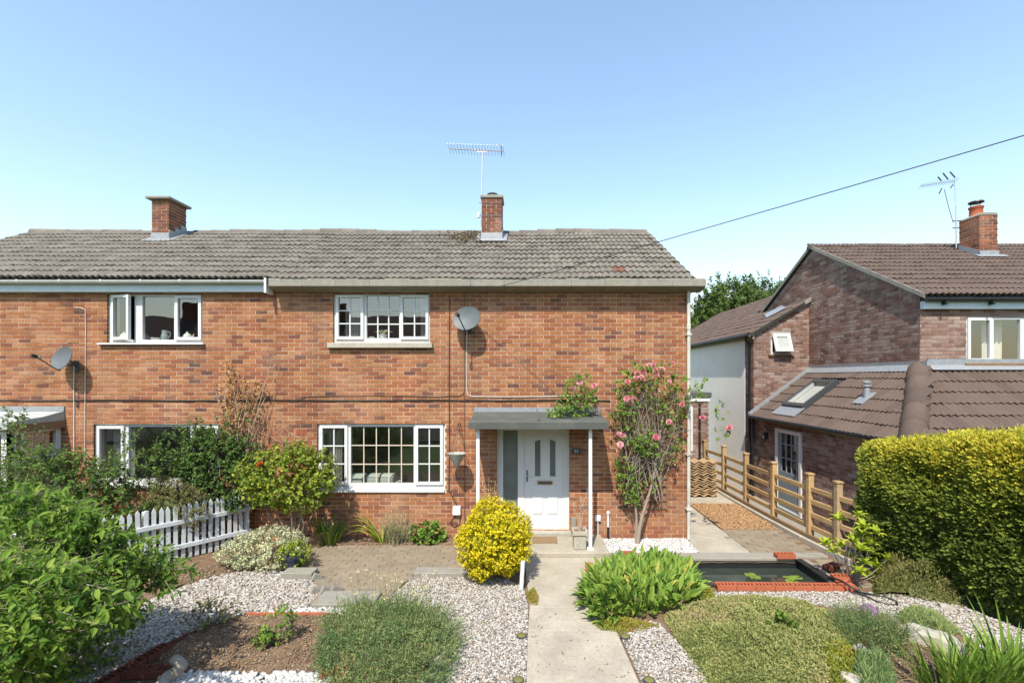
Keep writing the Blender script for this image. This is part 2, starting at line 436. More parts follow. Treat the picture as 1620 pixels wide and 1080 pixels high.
# leaf shapes (unit length along y, unit width along x)
LEAF4 = ([(0, 0, 0), (-.5, .45, .10), (0, .5, 0), (.5, .45, .10), (0, 1, -.12)], [(0, 2, 1), (0, 3, 2), (1, 2, 4), (2, 3, 4)])
LEAF2 = ([(0, 0, 0), (-.5, .5, .06), (.5, .5, .06), (0, 1, -.05)], [(0, 2, 1), (1, 2, 3)])
LEAFBIG = ([(0, 0, 0), (-.36, .22, .05), (0, .25, 0), (.36, .22, .05), (-.5, .48, .07), (0, .5, -.01), (.5, .48, .07), (-.3, .76, .0), (0, .76, -.06), (.3, .76, .0), (0, 1.02, -.2)],
           [(0, 2, 1), (0, 3, 2), (1, 2, 5, 4), (2, 3, 6, 5), (4, 5, 8, 7), (5, 6, 9, 8), (7, 8, 10), (8, 9, 10)])
LEAFRND = ([(0, 0, 0), (-.42, .2, .06), (-.5, .6, .08), (0, .5, 0), (.5, .6, .08), (.42, .2, .06), (0, 1, .0)], [(0, 3, 2, 1), (0, 5, 4, 3), (2, 3, 6), (3, 4, 6)])
FROND = ([(0, 0, 0), (-.30, .35, .02), (-.5, .5, -.02), (-.12, .6, .02), (-.25, .85, -.02), (0, 1, 0), (.25, .8, -.02), (.12, .55, .02), (.5, .45, -.02), (.30, .3, .02)],
         [(0, 1, 2), (0, 2, 3), (0, 3, 4), (0, 4, 5), (0, 5, 6), (0, 6, 7), (0, 7, 8), (0, 8, 9)])
def ico():
    t = (1 + 5 ** .5) / 2
    v = np.array([(-1, t, 0), (1, t, 0), (-1, -t, 0), (1, -t, 0), (0, -1, t), (0, 1, t), (0, -1, -t), (0, 1, -t), (t, 0, -1), (t, 0, 1), (-t, 0, -1), (-t, 0, 1)], float)
    v /= np.linalg.norm(v[0])
    f = [(0, 11, 5), (0, 5, 1), (0, 1, 7), (0, 7, 10), (0, 10, 11), (1, 5, 9), (5, 11, 4), (11, 10, 2), (10, 7, 6), (7, 1, 8), (3, 9, 4), (3, 4, 2), (3, 2, 6), (3, 6, 8), (3, 8, 9), (4, 9, 5), (2, 4, 11), (6, 2, 10), (8, 6, 7), (9, 8, 1)]
    return v, f
# ------------------------------------------------------------------ building kit
def slab_holes(mb, x0, x1, z0, z1, holes, y0, y1):
    """flat slab facing -y with rectangular holes and reveals"""
    holes = [(max(a, x0), min(b, x1), max(c, z0), min(d, z1)) for a, b, c, d in holes]
    xs = sorted({x0, x1, *[v for h in holes for v in h[:2]]}); zs = sorted({z0, z1, *[v for h in holes for v in h[2:]]})
    for i in range(len(xs) - 1):
        for j in range(len(zs) - 1):
            a, b, c, d = xs[i], xs[i + 1], zs[j], zs[j + 1]; mx, mz = (a + b) / 2, (c + d) / 2
            if any(h[0] < mx < h[1] and h[2] < mz < h[3] for h in holes): continue
            mb.quad((a, y0, c), (b, y0, c), (b, y0, d), (a, y0, d)); mb.quad((a, y1, c), (a, y1, d), (b, y1, d), (b, y1, c))
    for a, b, c, d in holes:
        mb.quad((a, y0, c), (a, y1, c), (b, y1, c), (b, y0, c)); mb.quad((a, y0, d), (b, y0, d), (b, y1, d), (a, y1, d))
        mb.quad((a, y0, c), (a, y0, d), (a, y1, d), (a, y1, c)); mb.quad((b, y0, c), (b, y1, c), (b, y1, d), (b, y0, d))
    a, b, c, d = x0, x1, z0, z1
    mb.quad((a, y0, c), (b, y0, c), (b, y1, c), (a, y1, c)); mb.quad((a, y0, d), (a, y1, d), (b, y1, d), (b, y0, d))
    mb.quad((a, y0, c), (a, y1, c), (a, y1, d), (a, y0, d)); mb.quad((b, y0, c), (b, y0, d), (b, y1, d), (b, y1, c))
    return mb
FRONT = lambda Y: Matrix.Translation((0, Y, 0))
LEFT = lambda X: Matrix.Translation((X, 0, 0)) @ Matrix.Rotation(-math.pi / 2, 4, 'Z')     # faces -X, local u = -Y
RIGHT = lambda X: Matrix.Translation((X, 0, 0)) @ Matrix.Rotation(math.pi / 2, 4, 'Z')     # faces +X, local u = Y
_bx, _bz = .014, .05
BRICK = ([(_bx, 0, _bz), (1 - _bx, 0, _bz), (1 - _bx, 0, 1 - _bz), (_bx, 0, 1 - _bz), (0, .12, 0), (1, .12, 0), (1, .12, 1), (0, .12, 1), (0, 1, 0), (1, 1, 0), (1, 1, 1), (0, 1, 1)],
         [(0, 1, 2, 3), (0, 4, 5, 1), (1, 5, 6, 2), (2, 6, 7, 3), (3, 7, 4, 0), (4, 8, 9, 5), (5, 9, 10, 6), (6, 10, 11, 7), (7, 11, 8, 4)])
def brick_mats(T, u0, u1, z0, z1, openings=(), mask=None, shift=0., rng=RG, row=.075, L=.225):
    T = np.array(T); out = []
    nr = int(round((z1 - z0) / row))
    for r in range(nr):
        za = z0 + r * row; zb = za + row - .0095
        a = u0 - L + (r % 2) * L / 2 + shift
        segs = []
        while a < u1:
            segs.append((max(a, u0), min(a + L - .0095, u1))); a += L
        for o in openings:
            if zb > o[2] + .012 and za < o[3] - .012:
                new = []
                for s, e in segs:
                    if e <= o[0] or s >= o[1]: new.append((s, e))
                    else:
                        if s < o[0]: new.append((s, o[0]))
                        if e > o[1]: new.append((o[1], e))
                segs = new
        for s, e in segs:
            if e - s < .03: continue
            if mask is not None and not (mask(s, zb) and mask(e, zb)): continue
            m = np.eye(4); m[0, 0] = e - s; m[1, 1] = .03; m[2, 2] = zb - za
            m[:3, 3] = (s, rng.normal(0, .0012), za + rng.normal(0, .0006))
            out.append(T @ m)
    return np.array(out)
def brick_rnd(P, n, rng=RG):
    """each brick's own colour; batches of the same firing lie together"""
    c = P[:, :3, 3]
    return np.clip(.04 + rng.beta(1.9, 1.5, n) * .92 + .26 * (vnoise(c, 1.3, 3.) - .45), 0, .99)
def window(parent, Y, x0, x1, z0, z1, lights, barmat='white_upvc', mat='white_upvc', glass='glass'):
    """lights: (xa, xb, za, zb, kind, bars_v, bars_h, open_angle); parts of the window hang under its frame"""
    holes = []
    for l in lights:
        e = .045 if l[4] == 'c' else 0
        holes.append((l[0] - e, l[1] + e, l[2] - e, l[3] + e))
    fr = slab_holes(MB(), x0, x1, z0, z1, holes, Y + .012, Y + .075).build('window', mat, parent)
    for xa, xb, za, zb, kind, nv, nh, ang in lights:
        T = Matrix.Identity(4)
        yp = Y + .045
        if kind == 'c':
            yp = Y + .012
            if ang:
                h = Vector((xa - .05, Y, 0)); T = Matrix.Translation(h) @ Matrix.Rotation(-ang, 4, 'Z') @ Matrix.Translation(-h)
            slab_holes(MB(), xa - .052, xb + .052, za - .052, zb + .052, [(xa, xb, za, zb)], Y - .022, Y + .028).xf(T).build('casement', mat, fr)
        MB().quad((xa, yp, za), (xb, yp, za), (xb, yp, zb), (xa, yp, zb)).xf(T).build('pane', glass, fr)
        w = .011
        for i in range(nv):
            x = xa + (xb - xa) * (i + 1) / (nv + 1)
            MB().box(x - w, x + w, yp - .012, yp - .002, za, zb).xf(T).build('glazing_bar', barmat, fr)
        for j in range(nh):
            z = za + (zb - za) * (j + 1) / (nh + 1)
            MB().box(xa, xb, yp - .0145, yp - .0045, z - w, z + w).xf(T).build('glazing_bar', barmat, fr)
    return fr
def room(parent, x0, x1, y0, y1, z0, z1, mat='room'):
    mb = MB()
    mb.quad((x0, y0, z0), (x1, y0, z0), (x1, y1, z0), (x0, y1, z0)); mb.quad((x0, y0, z1), (x0, y1, z1), (x1, y1, z1), (x1, y0, z1))
    mb.quad((x0, y1, z0), (x1, y1, z0), (x1, y1, z1), (x0, y1, z1)); mb.quad((x0, y0, z0), (x0, y1, z0), (x0, y1, z1), (x0, y0, z1)); mb.quad((x1, y0, z0), (x1, y0, z1), (x1, y1, z1), (x1, y1, z0))
    return mb.build('interior', mat, parent)
def curtain(label, x0, x1, Y, z0, z1, mat='curtain', folds=7, amp=.03, group=None, name='curtain', cat='curtain'):
    n = folds * 6; V = []; F = []
    for i in range(n + 1):
        u = i / n; x = x0 + (x1 - x0) * u; y = Y + amp * math.sin(u * folds * 2 * math.pi + .6 * math.sin(5 * u))
        V += [(x, y, z0), (x + .004, y * 1.0 + .004, z1)]
    for i in range(n): F.append((2 * i, 2 * i + 2, 2 * i + 3, 2 * i + 1))
    mb = MB(); mb.v = V; mb.f = F
    o = mb.build(name, mat, None, smooth=True)
    return tag(o, label, cat, group)
def wave_tile(w, length, waves, A=.034, lip=.036, n=8):
    V = []; F = []
    for i in range(n + 1):
        x = i / n * w; z = A * (0.5 - 0.5 * math.cos(2 * math.pi * waves * i / n)) ** .8
        V += [(x, 0, z), (x, length, z), (x, .016, z - lip)]
    for i in range(n):
        a = 3 * i; b = a + 3
        F += [(a, b, b + 1, a + 1), (a + 2, b + 2, b, a)]
    F += [(0, 1, 2), (3 * n, 3 * n + 2, 3 * n + 1)]
    return V, F
TILE = wave_tile(.236, .39, 2)
def tile_mats(O, u, s, ulen, slen, gauge=.33, w=.232, mask=None, rng=RG, lift=.03, tilt=.07):
    O, u, s = map(np.asarray, (O, u, s)); n = np.cross(u, s)
    if n[2] < 0: n = -n
    out = []; rows = int(math.ceil(slen / gauge - .25)); colsn = int(math.ceil(ulen / w))
    for r in range(rows):
        for c in range(colsn):
            if mask is not None and not mask(c * w + w / 2, r * gauge + gauge / 2): continue
            t = tilt + rng.normal(0, .010); yaw = rng.normal(0, .007)
            ax = u * math.cos(yaw) + s * math.sin(yaw); ay = np.cross(n, ax)
            yy = ay * math.cos(t) - n * math.sin(t); zz = np.cross(ax, yy)
            m = np.eye(4); m[:3, 0] = ax; m[:3, 1] = yy; m[:3, 2] = zz
            m[:3, 3] = O + u * c * w + s * (r * gauge + rng.normal(0, .004)) + n * (lift + rng.normal(0, .002))
            out.append(m)
    return np.array(out)
def ridge_tiles(parent, p0, p1, mat, r=.11, L=.42, name='ridge_tile', drop=.06, sag=None):
    p0 = Vector(p0); p1 = Vector(p1); d = (p1 - p0); n = max(1, int(round(d.length / L))); d = d.normalized(); L = (p1 - p0).length / n
    side = Vector((0, 0, 1)).cross(d).normalized(); up = d.cross(side)
    mb = MB(); k = 7
    for e, rr in ((0, r), (L + .02, r * .93)):
        for j in range(k):
            a = math.pi * (-.08 + 1.16 * j / (k - 1)); mb.v.append(tuple(d * e + side * rr * math.cos(a) + up * (rr * math.sin(a) - drop)))
    for j in range(k - 1): mb.f.append((j, j + 1, k + j + 1, k + j))
    mb.f.append(tuple(range(k - 1, -1, -1)))
    me = bpy.data.meshes.new(name); me.from_pydata(mb.v, [], mb.f); me.materials.append(MATS[mat])
    me.polygons.foreach_set('use_smooth', [True] * len(me.polygons)); me.update()
    for i in range(n):
        o = newobj(name, me, None, None, float(RG.random()) * .9)
        o.location = p0 + d * L * i + Vector((RG.normal(0, .004), 0, RG.normal(0, .006) + (sag((p0 + d * L * i).x) if sag else 0)))
        o.rotation_euler = (RG.normal(0, .01), RG.normal(0, .008) * 0 + 0, RG.normal(0, .006)); put(o, parent)
def chimney(house, x0, x1, y0, y1, zroof_front, z1, side, bmat, mmat, cap):
    """brick stack; side: which flank shows"""
    ch = box('chimney', mmat, house, x0 + .008, x1 - .008, y0 + .008, y1 - .008, zroof_front - .3, z1)
    ms = [brick_mats(FRONT(y0), x0, x1, z1 - .075 * 40, z1)]
    ms.append(brick_mats(RIGHT(x1), y0, y1, z1 - .075 * 40, z1, shift=.11) if side == 'r' else brick_mats(LEFT(x0), -y1, -y0, z1 - .075 * 40, z1, shift=.11))
    m = np.concatenate(ms)
    z = m[:, 2, 3]; yy = m[:, 1, 3]
    m = m[z > zroof_front + .10 - .05]
    scatter('brick', 'brick_rest', BRICK, m, np.clip(RG.beta(2, 2, len(m)) * .34, 0, 1), bmat, ch, 300)
    return ch

# ------------------------------------------------------------------ the pair of semi-detached houses
XP, XR, XL = -4.62, 3.02, -12.2            # party line, right corner, left corner
TP = math.tan(math.radians(29.5)); SP = math.cos(math.radians(29.5)); SS = math.sin(math.radians(29.5))
YR = 2.98
def roofz(Y): return 4.75 + (Y + .25) * TP
ridge_z = roofz(YR)
def rect(pxa, pxb, pya, pyb, Y=0.): return (wx(pxa, Y), wx(pxb, Y), wz(pyb, Y), wz(pya, Y))

main = thing('brick_house', 'red brick house with white front door and grey tiled roof, right half of the pair', 'house', ((XP + XR) / 2, 0, 0))
left = thing('brick_house', 'red brick house with white gutter and enclosed side porch, left half of the pair', 'house', ((XP + XL) / 2, 0, 0))
UPM = rect(527, 680, 464, 542); LOM = rect(501.5, 704, 670, 778); DOOR = rect(786, 901, 676, 838)
UPL = rect(169.5, 320, 464, 543); LOL = rect(148, 347, 671, 768)
WALLTOP = 4.60
for H, xa, xb, ops in ((main, XP, XR, [UPM, LOM, DOOR]), (left, XL, XP, [UPL, LOL])):
    wall = slab_holes(MB(), xa, xb, -.3, WALLTOP + .3, [o for o in ops], .0065, .27).build('wall', 'mortar', H)
    bm_ = brick_mats(FRONT(0), xa, xb, WALLTOP - .075 * 66, WALLTOP, ops)
    rn = brick_rnd(bm_, len(bm_))
    far = vnoise(bm_[:, :3, 3], .9, 8.)
    # bricks nobody's plant or canopy stands in front of are the ones picked out
    scatter('brick', 'brick_rest', BRICK, bm_, rn, 'brick', wall, 300, prefer=lambda P: (P[:, 2] > 2.5) & (P[:, 2] < 4.3))
    # the rest of the shell
    sh = MB()
    sh.quad((xa, 6.2, -.3), (xa, 6.2, 4.9), (xb, 6.2, 4.9), (xb, 6.2, -.3))
    xs = xb if H is main else xa
    sh.quad((xs, .27, -.3), (xs, 6.2, -.3), (xs, 6.2, 4.9), (xs, YR, ridge_z - .08), (xs, .0065, 4.9), (xs, .0065, -.3))
    sh.build('wall', 'brick', H, color=.5)
    # roof
    y_e = -.25 if H is main else -.19
    xr0, xr1 = (xa - (.05 if H is left else 0), xb - (.06 if H is main else 0))
    rf = MB()
    rf.prism([(y_e, roofz(y_e)), (YR, ridge_z), (6.35, ridge_z - (6.35 - YR) * TP), (6.35, ridge_z - (6.35 - YR) * TP - .05), (YR, ridge_z - .06), (y_e, roofz(y_e) - .04)], 'x', xr0, xr1)
    roof = rf.build('roof', 'underlay', H)
    slen = (YR - y_e) / SP
    tm = tile_mats((xr0, y_e - .04, roofz(y_e - .04)), (1, 0, 0), (0, SP, SS), xr1 - xr0, slen)
    # old roofs sag a little
    tm[:, 2, 3] += .03 * (vnoise(tm[:, :3, 3] * np.array((1, .3, 0)), .55, 5.) - .5)
    rt = RG.random(len(tm)) * .9
    cxs = CX + tm[:, 0, 3] * FPX / (tm[:, 1, 3] + DIST); cys = HZ - (tm[:, 2, 3] - CH) * FPX / (tm[:, 1, 3] + DIST)
    rt[(abs(cxs - 974) < 12) & (abs(cys - 434) < 5)] = 1.0
    scatter('roof_tile', 'roof_tile_rest', TILE, tm, rt, 'roof_tile_grey', roof, 300)
    ridge_tiles(roof, (xr0, YR, ridge_z + .015), (xr1, YR, ridge_z + .015), 'roof_tile_grey', r=.12, L=.44, sag=lambda x: .022 * math.sin(x * .9) + .014 * math.sin(x * 2.3))
    mo_ = RG.integers(0, len(tm), 260); near = tm[mo_][:, :3, 3] + RG.uniform(0, .22, (260, 1)) * tm[mo_][:, :3, 0] + RG.uniform(-.01, .05, (260, 1)) * tm[mo_][:, :3, 1] + np.array((0, 0, .02))
    if H is main:
        cl2 = np.stack([RG.normal(-1.35, .28, 260), RG.normal(2.38, .25, 260), np.zeros(260)], -1); cl2[:, 1] = np.minimum(cl2[:, 1], 2.9); cl2[:, 2] = [roofz(y) + .075 for y in cl2[:, 1]]; near = np.concatenate([near, cl2])
    mom = frame_mats(near, rand_dir(len(near), RG) * np.array((1, 1, .2)), np.tile((0, -.5, .85), (len(near), 1)) + RG.normal(0, .2, near.shape), RG.uniform(.012, .035, len(near)), RG.uniform(.012, .03, len(near)), RG.uniform(.006, .016, (len(near), 1)))
    mv, mf = ico(); o = joined('moss', (mv, mf), mom, RG.random(len(near)), 'moss', roof, True); o['kind'] = 'stuff'
    bs = MB().quad((xr0, YR, ridge_z + .03), (xr1, YR, ridge_z + .03), (xr1, 6.35, ridge_z - (6.35 - YR) * TP + .03), (xr0, 6.35, ridge_z - (6.35 - YR) * TP + .03)).build('roof_slope', 'roof_tile_grey', roof, color=.4)

# main house: concrete box gutter in blocks with a coved soffit
xg0, xg1 = XP + .02, 3.22
gx = np.linspace(xg0, xg1, 14)
for i in range(13):
    MB().prism([(-.30, 4.735), (-.30, 4.615), (-.24, 4.592), (-.12, 4.565), (-.001, 4.548), (-.001, 4.70), (-.20, 4.70), (-.275, 4.70), (-.285, 4.735)], 'x', gx[i] + .002, gx[i + 1] - .002).build('gutter_block', 'concrete', main)
MB().box(xg0, xg1 - .02, -.296, -.262, 4.7375, 4.752).build('gutter_lip', 'concrete_light', main)
MB().prism([(-.24, 4.70), (YR, ridge_z - .03), (YR, ridge_z + .06), (-.30, 4.745)], 'x', XR - .058, XR - .02).build('verge', 'concrete', main)
MB().box(XR + .002, XR + .2, .0, 5.0, 4.62, 4.70).build('soffit', 'concrete', main)
# left house: blue-grey fascia, white half-round gutter on brackets
MB().box(XL - .05, XP - .06, -.12, -.0005, 4.545, 4.70).build('fascia', 'fascia_blue', left, bevel=.004)
gz = 4.735
gp = [(.055 * math.cos(a), .055 * math.sin(a)) for a in np.linspace(math.pi, 2 * math.pi, 9)]
gi = [(.047 * math.cos(a), .047 * math.sin(a)) for a in np.linspace(2 * math.pi, math.pi, 9)]
gut = MB().prism([(-.185 + a, gz + b) for a, b in gp + gi], 'x', XL - .1, XP - .07).build('gutter', 'grey_gutter', left, smooth=True)
for px in (30, 97, 162, 225, 287, 349):
    x = wx(px, -.2)
    bo = [(.062 * math.cos(a), .062 * math.sin(a)) for a in np.linspace(math.pi * .95, 2 * math.pi, 9)]
    bi = [(.056 * math.cos(a), .056 * math.sin(a)) for a in np.linspace(2 * math.pi, math.pi * .95, 9)]
    MB().prism([(-.185 + a, gz + b) for a, b in bo + bi], 'x', x - .018, x + .018).build('gutter_bracket', 'grey_gutter', gut)
MB().box(XP - .085, XP - .045, -.26, -.0, 4.50, 4.765).build('gutter_end', 'white_paint', left, bevel=.004)
# white drainpipe on the right corner
dp = thing('drainpipe', 'tall white drainpipe on the right corner of the brick house', 'drainpipe', (2.985, -.075, 0))
tube('pipe', 'pipe_paint', dp, [(2.985, -.075, .02), (2.985, -.075, 4.56)], .034, 10)
for z in (.55, 1.55, 2.6, 3.75): MB().box(2.94, 3.03, -.118, -.002, z, z + .035).build('bracket', 'pipe_paint', dp, bevel=.004)
tube('collar', 'pipe_paint', dp, [(2.985, -.075, 3.86), (2.985, -.075, 3.96)], .041, 10)

# windows ------------------------------------------------------------
def lights_px(L, Y=0.):
    return [(wx(a), wx(b), wz(d), wz(c), k, nv, nh, an) for a, b, c, d, k, nv, nh, an in L]
w_ = window(main, .035, *UPM, lights_px([(535, 570, 470.5, 532, 'c', 1, 2, 0), (578.5, 630.5, 467, 534.5, 'f', 2, 2, 0), (637, 673, 470.5, 532, 'c', 1, 2, 0)]))
box('sill', 'concrete_light', w_, wx(520), wx(685), -.085, .034, wz(550.5), wz(542.3), bevel=.006)
w_ = window(main, .035, *LOM, lights_px([(509.5, 544.5, 677, 762.5, 'c', 1, 2, 0)]) + lights_px([(661, 696, 677, 762.5, 'c', 1, 2, 0)]) + lights_px([(553.5, 653.5, 675, 765, 'f', 0, 0, 0)]))
xa, xb, za, zb = wx(553.5), wx(653.5), wz(765), wz(675)
for i in range(4):
    x = xa + (xb - xa) * (i + 1) / 5; box('glazing_bar', 'gold_bar', w_, x - .009, x + .009, .068, .078, za, zb)
for j in range(2):
    z = za + (zb - za) * (j + 1) / 3; box('glazing_bar', 'gold_bar', w_, xa, xb, .066, .076, z - .009, z + .009)
box('sill', 'white_upvc', w_, wx(502), wx(703.5), -.035, .046, wz(778), wz(773.5), bevel=.004)
w_ = window(left, .035, *UPL, lights_px([(179, 206, 471, 533, 'c', 0, 0, math.radians(14)), (222, 272.5, 468.5, 537, 'f', 0, 0, 0), (280, 312.5, 471.5, 533, 'c', 0, 0, 0)]))
box('sill', 'white_upvc', w_, wx(158), wx(325), -.07, .046, wz(545.2), wz(542.8), bevel=.003)
w_ = window(left, .035, *LOL, lights_px([(156, 190, 678, 756, 'c', 0, 0, 0), (200, 298.5, 675, 759, 'f', 0, 0, 0), (306, 340, 678, 756, 'c', 0, 0, 0)]))
box('sill', 'white_upvc', w_, wx(146), wx(349), -.06, .046, wz(770), wz(766), bevel=.003)
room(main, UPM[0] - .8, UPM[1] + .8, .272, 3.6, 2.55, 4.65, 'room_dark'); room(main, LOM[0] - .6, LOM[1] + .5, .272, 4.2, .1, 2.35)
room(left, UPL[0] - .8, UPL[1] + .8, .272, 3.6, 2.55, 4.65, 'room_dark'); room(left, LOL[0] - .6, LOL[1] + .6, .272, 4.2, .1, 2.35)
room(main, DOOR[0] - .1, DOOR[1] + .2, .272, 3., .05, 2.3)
for H, o in ((main, UPM), (main, LOM), (left, UPL), (left, LOL)): box('window_board', 'white_upvc', H, o[0], o[1], .115, .36, o[2] + .045, o[2] + .07)
curtain('pale net curtain drawn at the left light of the upstairs window with a concrete sill', wx(536), wx(566), .30, UPM[2] + .08, UPM[3])
curtain('pale curtain gathered at the right edge of the upstairs window with a concrete sill', wx(660), wx(676), .30, UPM[2] + .08, UPM[3], folds=4)
curtain('grey pleated curtain behind the left light of the wide downstairs window', wx(508), wx(531), .32, LOM[2] + .08, LOM[3], folds=6)
curtain('pale curtain at the right side of the upstairs window with the open casement', wx(300), wx(316), .30, UPL[2] + .08, UPL[3], folds=4)
curtain('grey curtain behind the left light of the window half hidden by shrubs', wx(155), wx(192), .32, LOL[2] + .08, LOL[3], folds=7)
# things on the window boards
zb_ = UPL[2] + .0705
def orn(name, label, cat, px, prof, mat, Y=.2, z=zb_, extra=None, group=None):
    x = wx(px, Y); o = MB().lathe((x, Y, z), prof, 16).build(name, mat, None, smooth=True)
    tag(o, label, cat, group)
    return o, x
POT = [(.045, 0), (.075, .03), (.085, .07), (.06, .115), (.03, .13), (.035, .14), (.012, .155), (.012, .17), (.001, .175)]
for px, lb in ((196, 'white lidded china pot behind the open casement upstairs on the left'), (296, 'white lidded china pot behind the right light of the open casement window')):
    o, x = orn('china_pot', lb, 'pot', px, POT, 'china')
    MB().tube([(x + .07, .2, zb_ + .05), (x + .12, .2, zb_ + .09), (x + .13, .2, zb_ + .12)], [.014, .01, .008], 6).build('spout', 'china', o, smooth=True)
o, x = orn('milk_jug', 'tall grey jug with a handle on the upstairs sill of the left house', 'jug', 261, [(.05, 0), (.065, .04), (.062, .09), (.045, .15), (.05, .19), (.045, .19), (.001, .185)], 'china_grey')
MB().tube([(x + .045, .2, zb_ + .165), (x + .10, .2, zb_ + .15), (x + .10, .2, zb_ + .08), (x + .06, .2, zb_ + .05)], .009, 6).build('handle', 'china_grey', o, smooth=True)
xx = wx(228, .2)
o = MB().prism([(xx - .06, zb_), (xx + .06, zb_), (xx + .06, zb_ + .07), (xx, zb_ + .14), (xx - .06, zb_ + .07)], 'y', .14, .26).build('china_cottage', 'china_grey', None, bevel=.006)
tag(o, 'small grey china cottage with a pitched roof on the upstairs sill', 'ornament')
o, x = orn('china_dish', 'low pale china dish beside the grey jug upstairs', 'dish', 246, [(.03, 0), (.07, .02), (.085, .05), (.078, .05), (.03, .02)], 'china')
zu = UPM[2] + .0705
orn('small_bowl', 'small white bowl on the upstairs sill beside the plant pot', 'bowl', 588, [(.03, 0), (.055, .02), (.062, .055), (.055, .055), (.025, .02)], 'china', z=zu)
pp = thing('potted_plant', 'potted plant with pale strap leaves on the upstairs window sill', 'potted plant', (wx(605, .2), .2, zu))
MB().lathe((wx(605, .2), .2, zu), [(.06, 0), (.085, .09), (.09, .09), (.09, .10), (.075, .10)], 14).build('pot', 'china', pp, smooth=True)
for k in range(9):
    a = k * 2.4; r = .1 + .05 * (k % 3)
    MB().tube([(wx(605, .2), .2, zu + .09), (wx(605, .2) + r * .5 * math.cos(a), .2 + r * .3 * math.sin(a), zu + .18), (wx(605, .2) + r * math.cos(a), .2 + r * .5 * math.sin(a), zu + .14)], [.008, .011, .002], 4).build('leaf', 'leaf_varieg', pp, color=.3 + .05 * k)
zl = LOM[2] + .0705
so = thing('sofa', 'pale green sofa back seen through the wide downstairs window', 'sofa', (wx(600, .6), .6, .1))
for a, b in ((555, 577), (579, 600), (602, 622)):
    MB().prism([(.55, .3), (.9, .3), (.9, .93), (.86, 1.02), (.75, 1.07), (.64, 1.06), (.56, 1.0)], 'x', wx(a, .6), wx(b, .6)).build('back_cushion', 'sofa', so, smooth=True, bevel=.03, seg=3)
MB().box(wx(550, .6), wx(630, .6), .5, 1.3, .1, .9).build('frame', 'sofa', so, bevel=.05, seg=2)

# ---- front door, side light, canopy ----------------------------------
dr = thing('front_door', 'white panelled front door with two arched glass slots and a side light', 'door', (wx(860), .1, wz(838)))
Yd = .10
zt, zbm = wz(677), wz(838)
slab_holes(MB(), wx(786), wx(901), zbm, zt, [(wx(795.5), wx(819), zbm + .09, zt - .05), (wx(829.5), wx(891.5), zbm + .05, zt - .045)], Yd - .01, Yd + .07).build('frame', 'white_upvc', dr)
MB().quad((wx(795.5), Yd + .03, zbm + .09), (wx(819), Yd + .03, zbm + .09), (wx(819), Yd + .03, zt - .05), (wx(795.5), Yd + .03, zt - .05)).build('side_light', 'frosted', dr)
# leaf with two arched slots
def arch(xa, xb, za, zl_, zr_): return [(xa, za), (xb, za), (xb, zr_), ((xa + xb) / 2, (zl_ + zr_) / 2 + .006), (xa, zl_)]
lf = bpy.data.meshes.new('door_leaf')
bm = bmesh.new()
LA = [(wx(846.5), wz(754.5)), (wx(855), wz(754.5)), (wx(855), wz(696.5)), (wx(851), wz(697.3)), (wx(846.5), wz(699.5))]
RA = [(wx(870.5), wz(754.5)), (wx(879), wz(754.5)), (wx(879), wz(699.5)), (wx(874.5), wz(697.3)), (wx(870.5), wz(696.5))]
OUT = [(wx(829.7), zbm + .052), (wx(891.3), zbm + .052), (wx(891.3), zt - .047), (wx(829.7), zt - .047)]
def loop_(pts, y):
    vs = [bm.verts.new((p[0], y, p[1])) for p in pts]
    return [bm.edges.new((vs[i], vs[(i + 1) % len(vs)])) for i in range(len(vs))]
es = loop_(OUT, Yd) + loop_(LA, Yd) + loop_(RA, Yd)
bmesh.ops.triangle_fill(bm, edges=es, use_beauty=True)
rr_ = bmesh.ops.extrude_face_region(bm, geom=bm.faces[:])
for v in rr_['geom']:
    if isinstance(v, bmesh.types.BMVert): v.co.y += .045
bmesh.ops.recalc_face_normals(bm, faces=bm.faces); bm.to_mesh(lf); bm.free()
leaf_o = newobj('door_leaf', lf, dr, 'white_upvc')
for A in (LA, RA):
    MB().quad(*[(p[0], Yd + .02, p[1]) for p in A]).build('pane', 'frosted', leaf_o)
    c = (sum(p[0] for p in A) / 5, sum(p[1] for p in A) / 5)
    rim = MB(); n = len(A)
    o_ = [(c[0] + (p[0] - c[0]) * 1.32, c[1] + (p[1] - c[1]) * 1.05) for p in A]
    for i in range(n):
        j = (i + 1) % n
        rim.quad((A[i][0], Yd - .012, A[i][1]), (A[j][0], Yd - .012, A[j][1]), (o_[j][0], Yd - .001, o_[j][1]), (o_[i][0], Yd - .001, o_[i][1]))
        rim.quad((A[i][0], Yd + .01, A[i][1]), (A[j][0], Yd + .01, A[j][1]), (A[j][0], Yd - .012, A[j][1]), (A[i][0], Yd - .012, A[i][1]))
    rim.build('moulding', 'white_upvc', leaf_o)
def raised(xa, xb, za, zb, d=.012, e=.018):
    mb = MB(); mb.quad((xa + e, Yd - d, za + e), (xb - e, Yd - d, za + e), (xb - e, Yd - d, zb - e), (xa + e, Yd - d, zb - e))
    o4 = [(xa, za), (xb, za), (xb, zb), (xa, zb)]; i4 = [(xa + e, za + e), (xb - e, za + e), (xb - e, zb - e), (xa + e, zb - e)]
    for i in range(4):
        j = (i + 1) % 4; mb.quad((o4[i][0], Yd - .001, o4[i][1]), (o4[j][0], Yd - .001, o4[j][1]), (i4[j][0], Yd - d, i4[j][1]), (i4[i][0], Yd - d, i4[i][1]))
    mb.build('raised_panel', 'white_upvc', leaf_o)
raised(wx(843), wx(859), wz(815.5), wz(788)); raised(wx(866.5), wx(883), wz(815.5), wz(788))
raised(wx(841), wx(885), wz(784), wz(772), .006, .02)
lb = box('letterbox', 'brass', leaf_o, wx(850), wx(875), Yd - .016, Yd - .0005, wz(768), wz(762), bevel=.004)
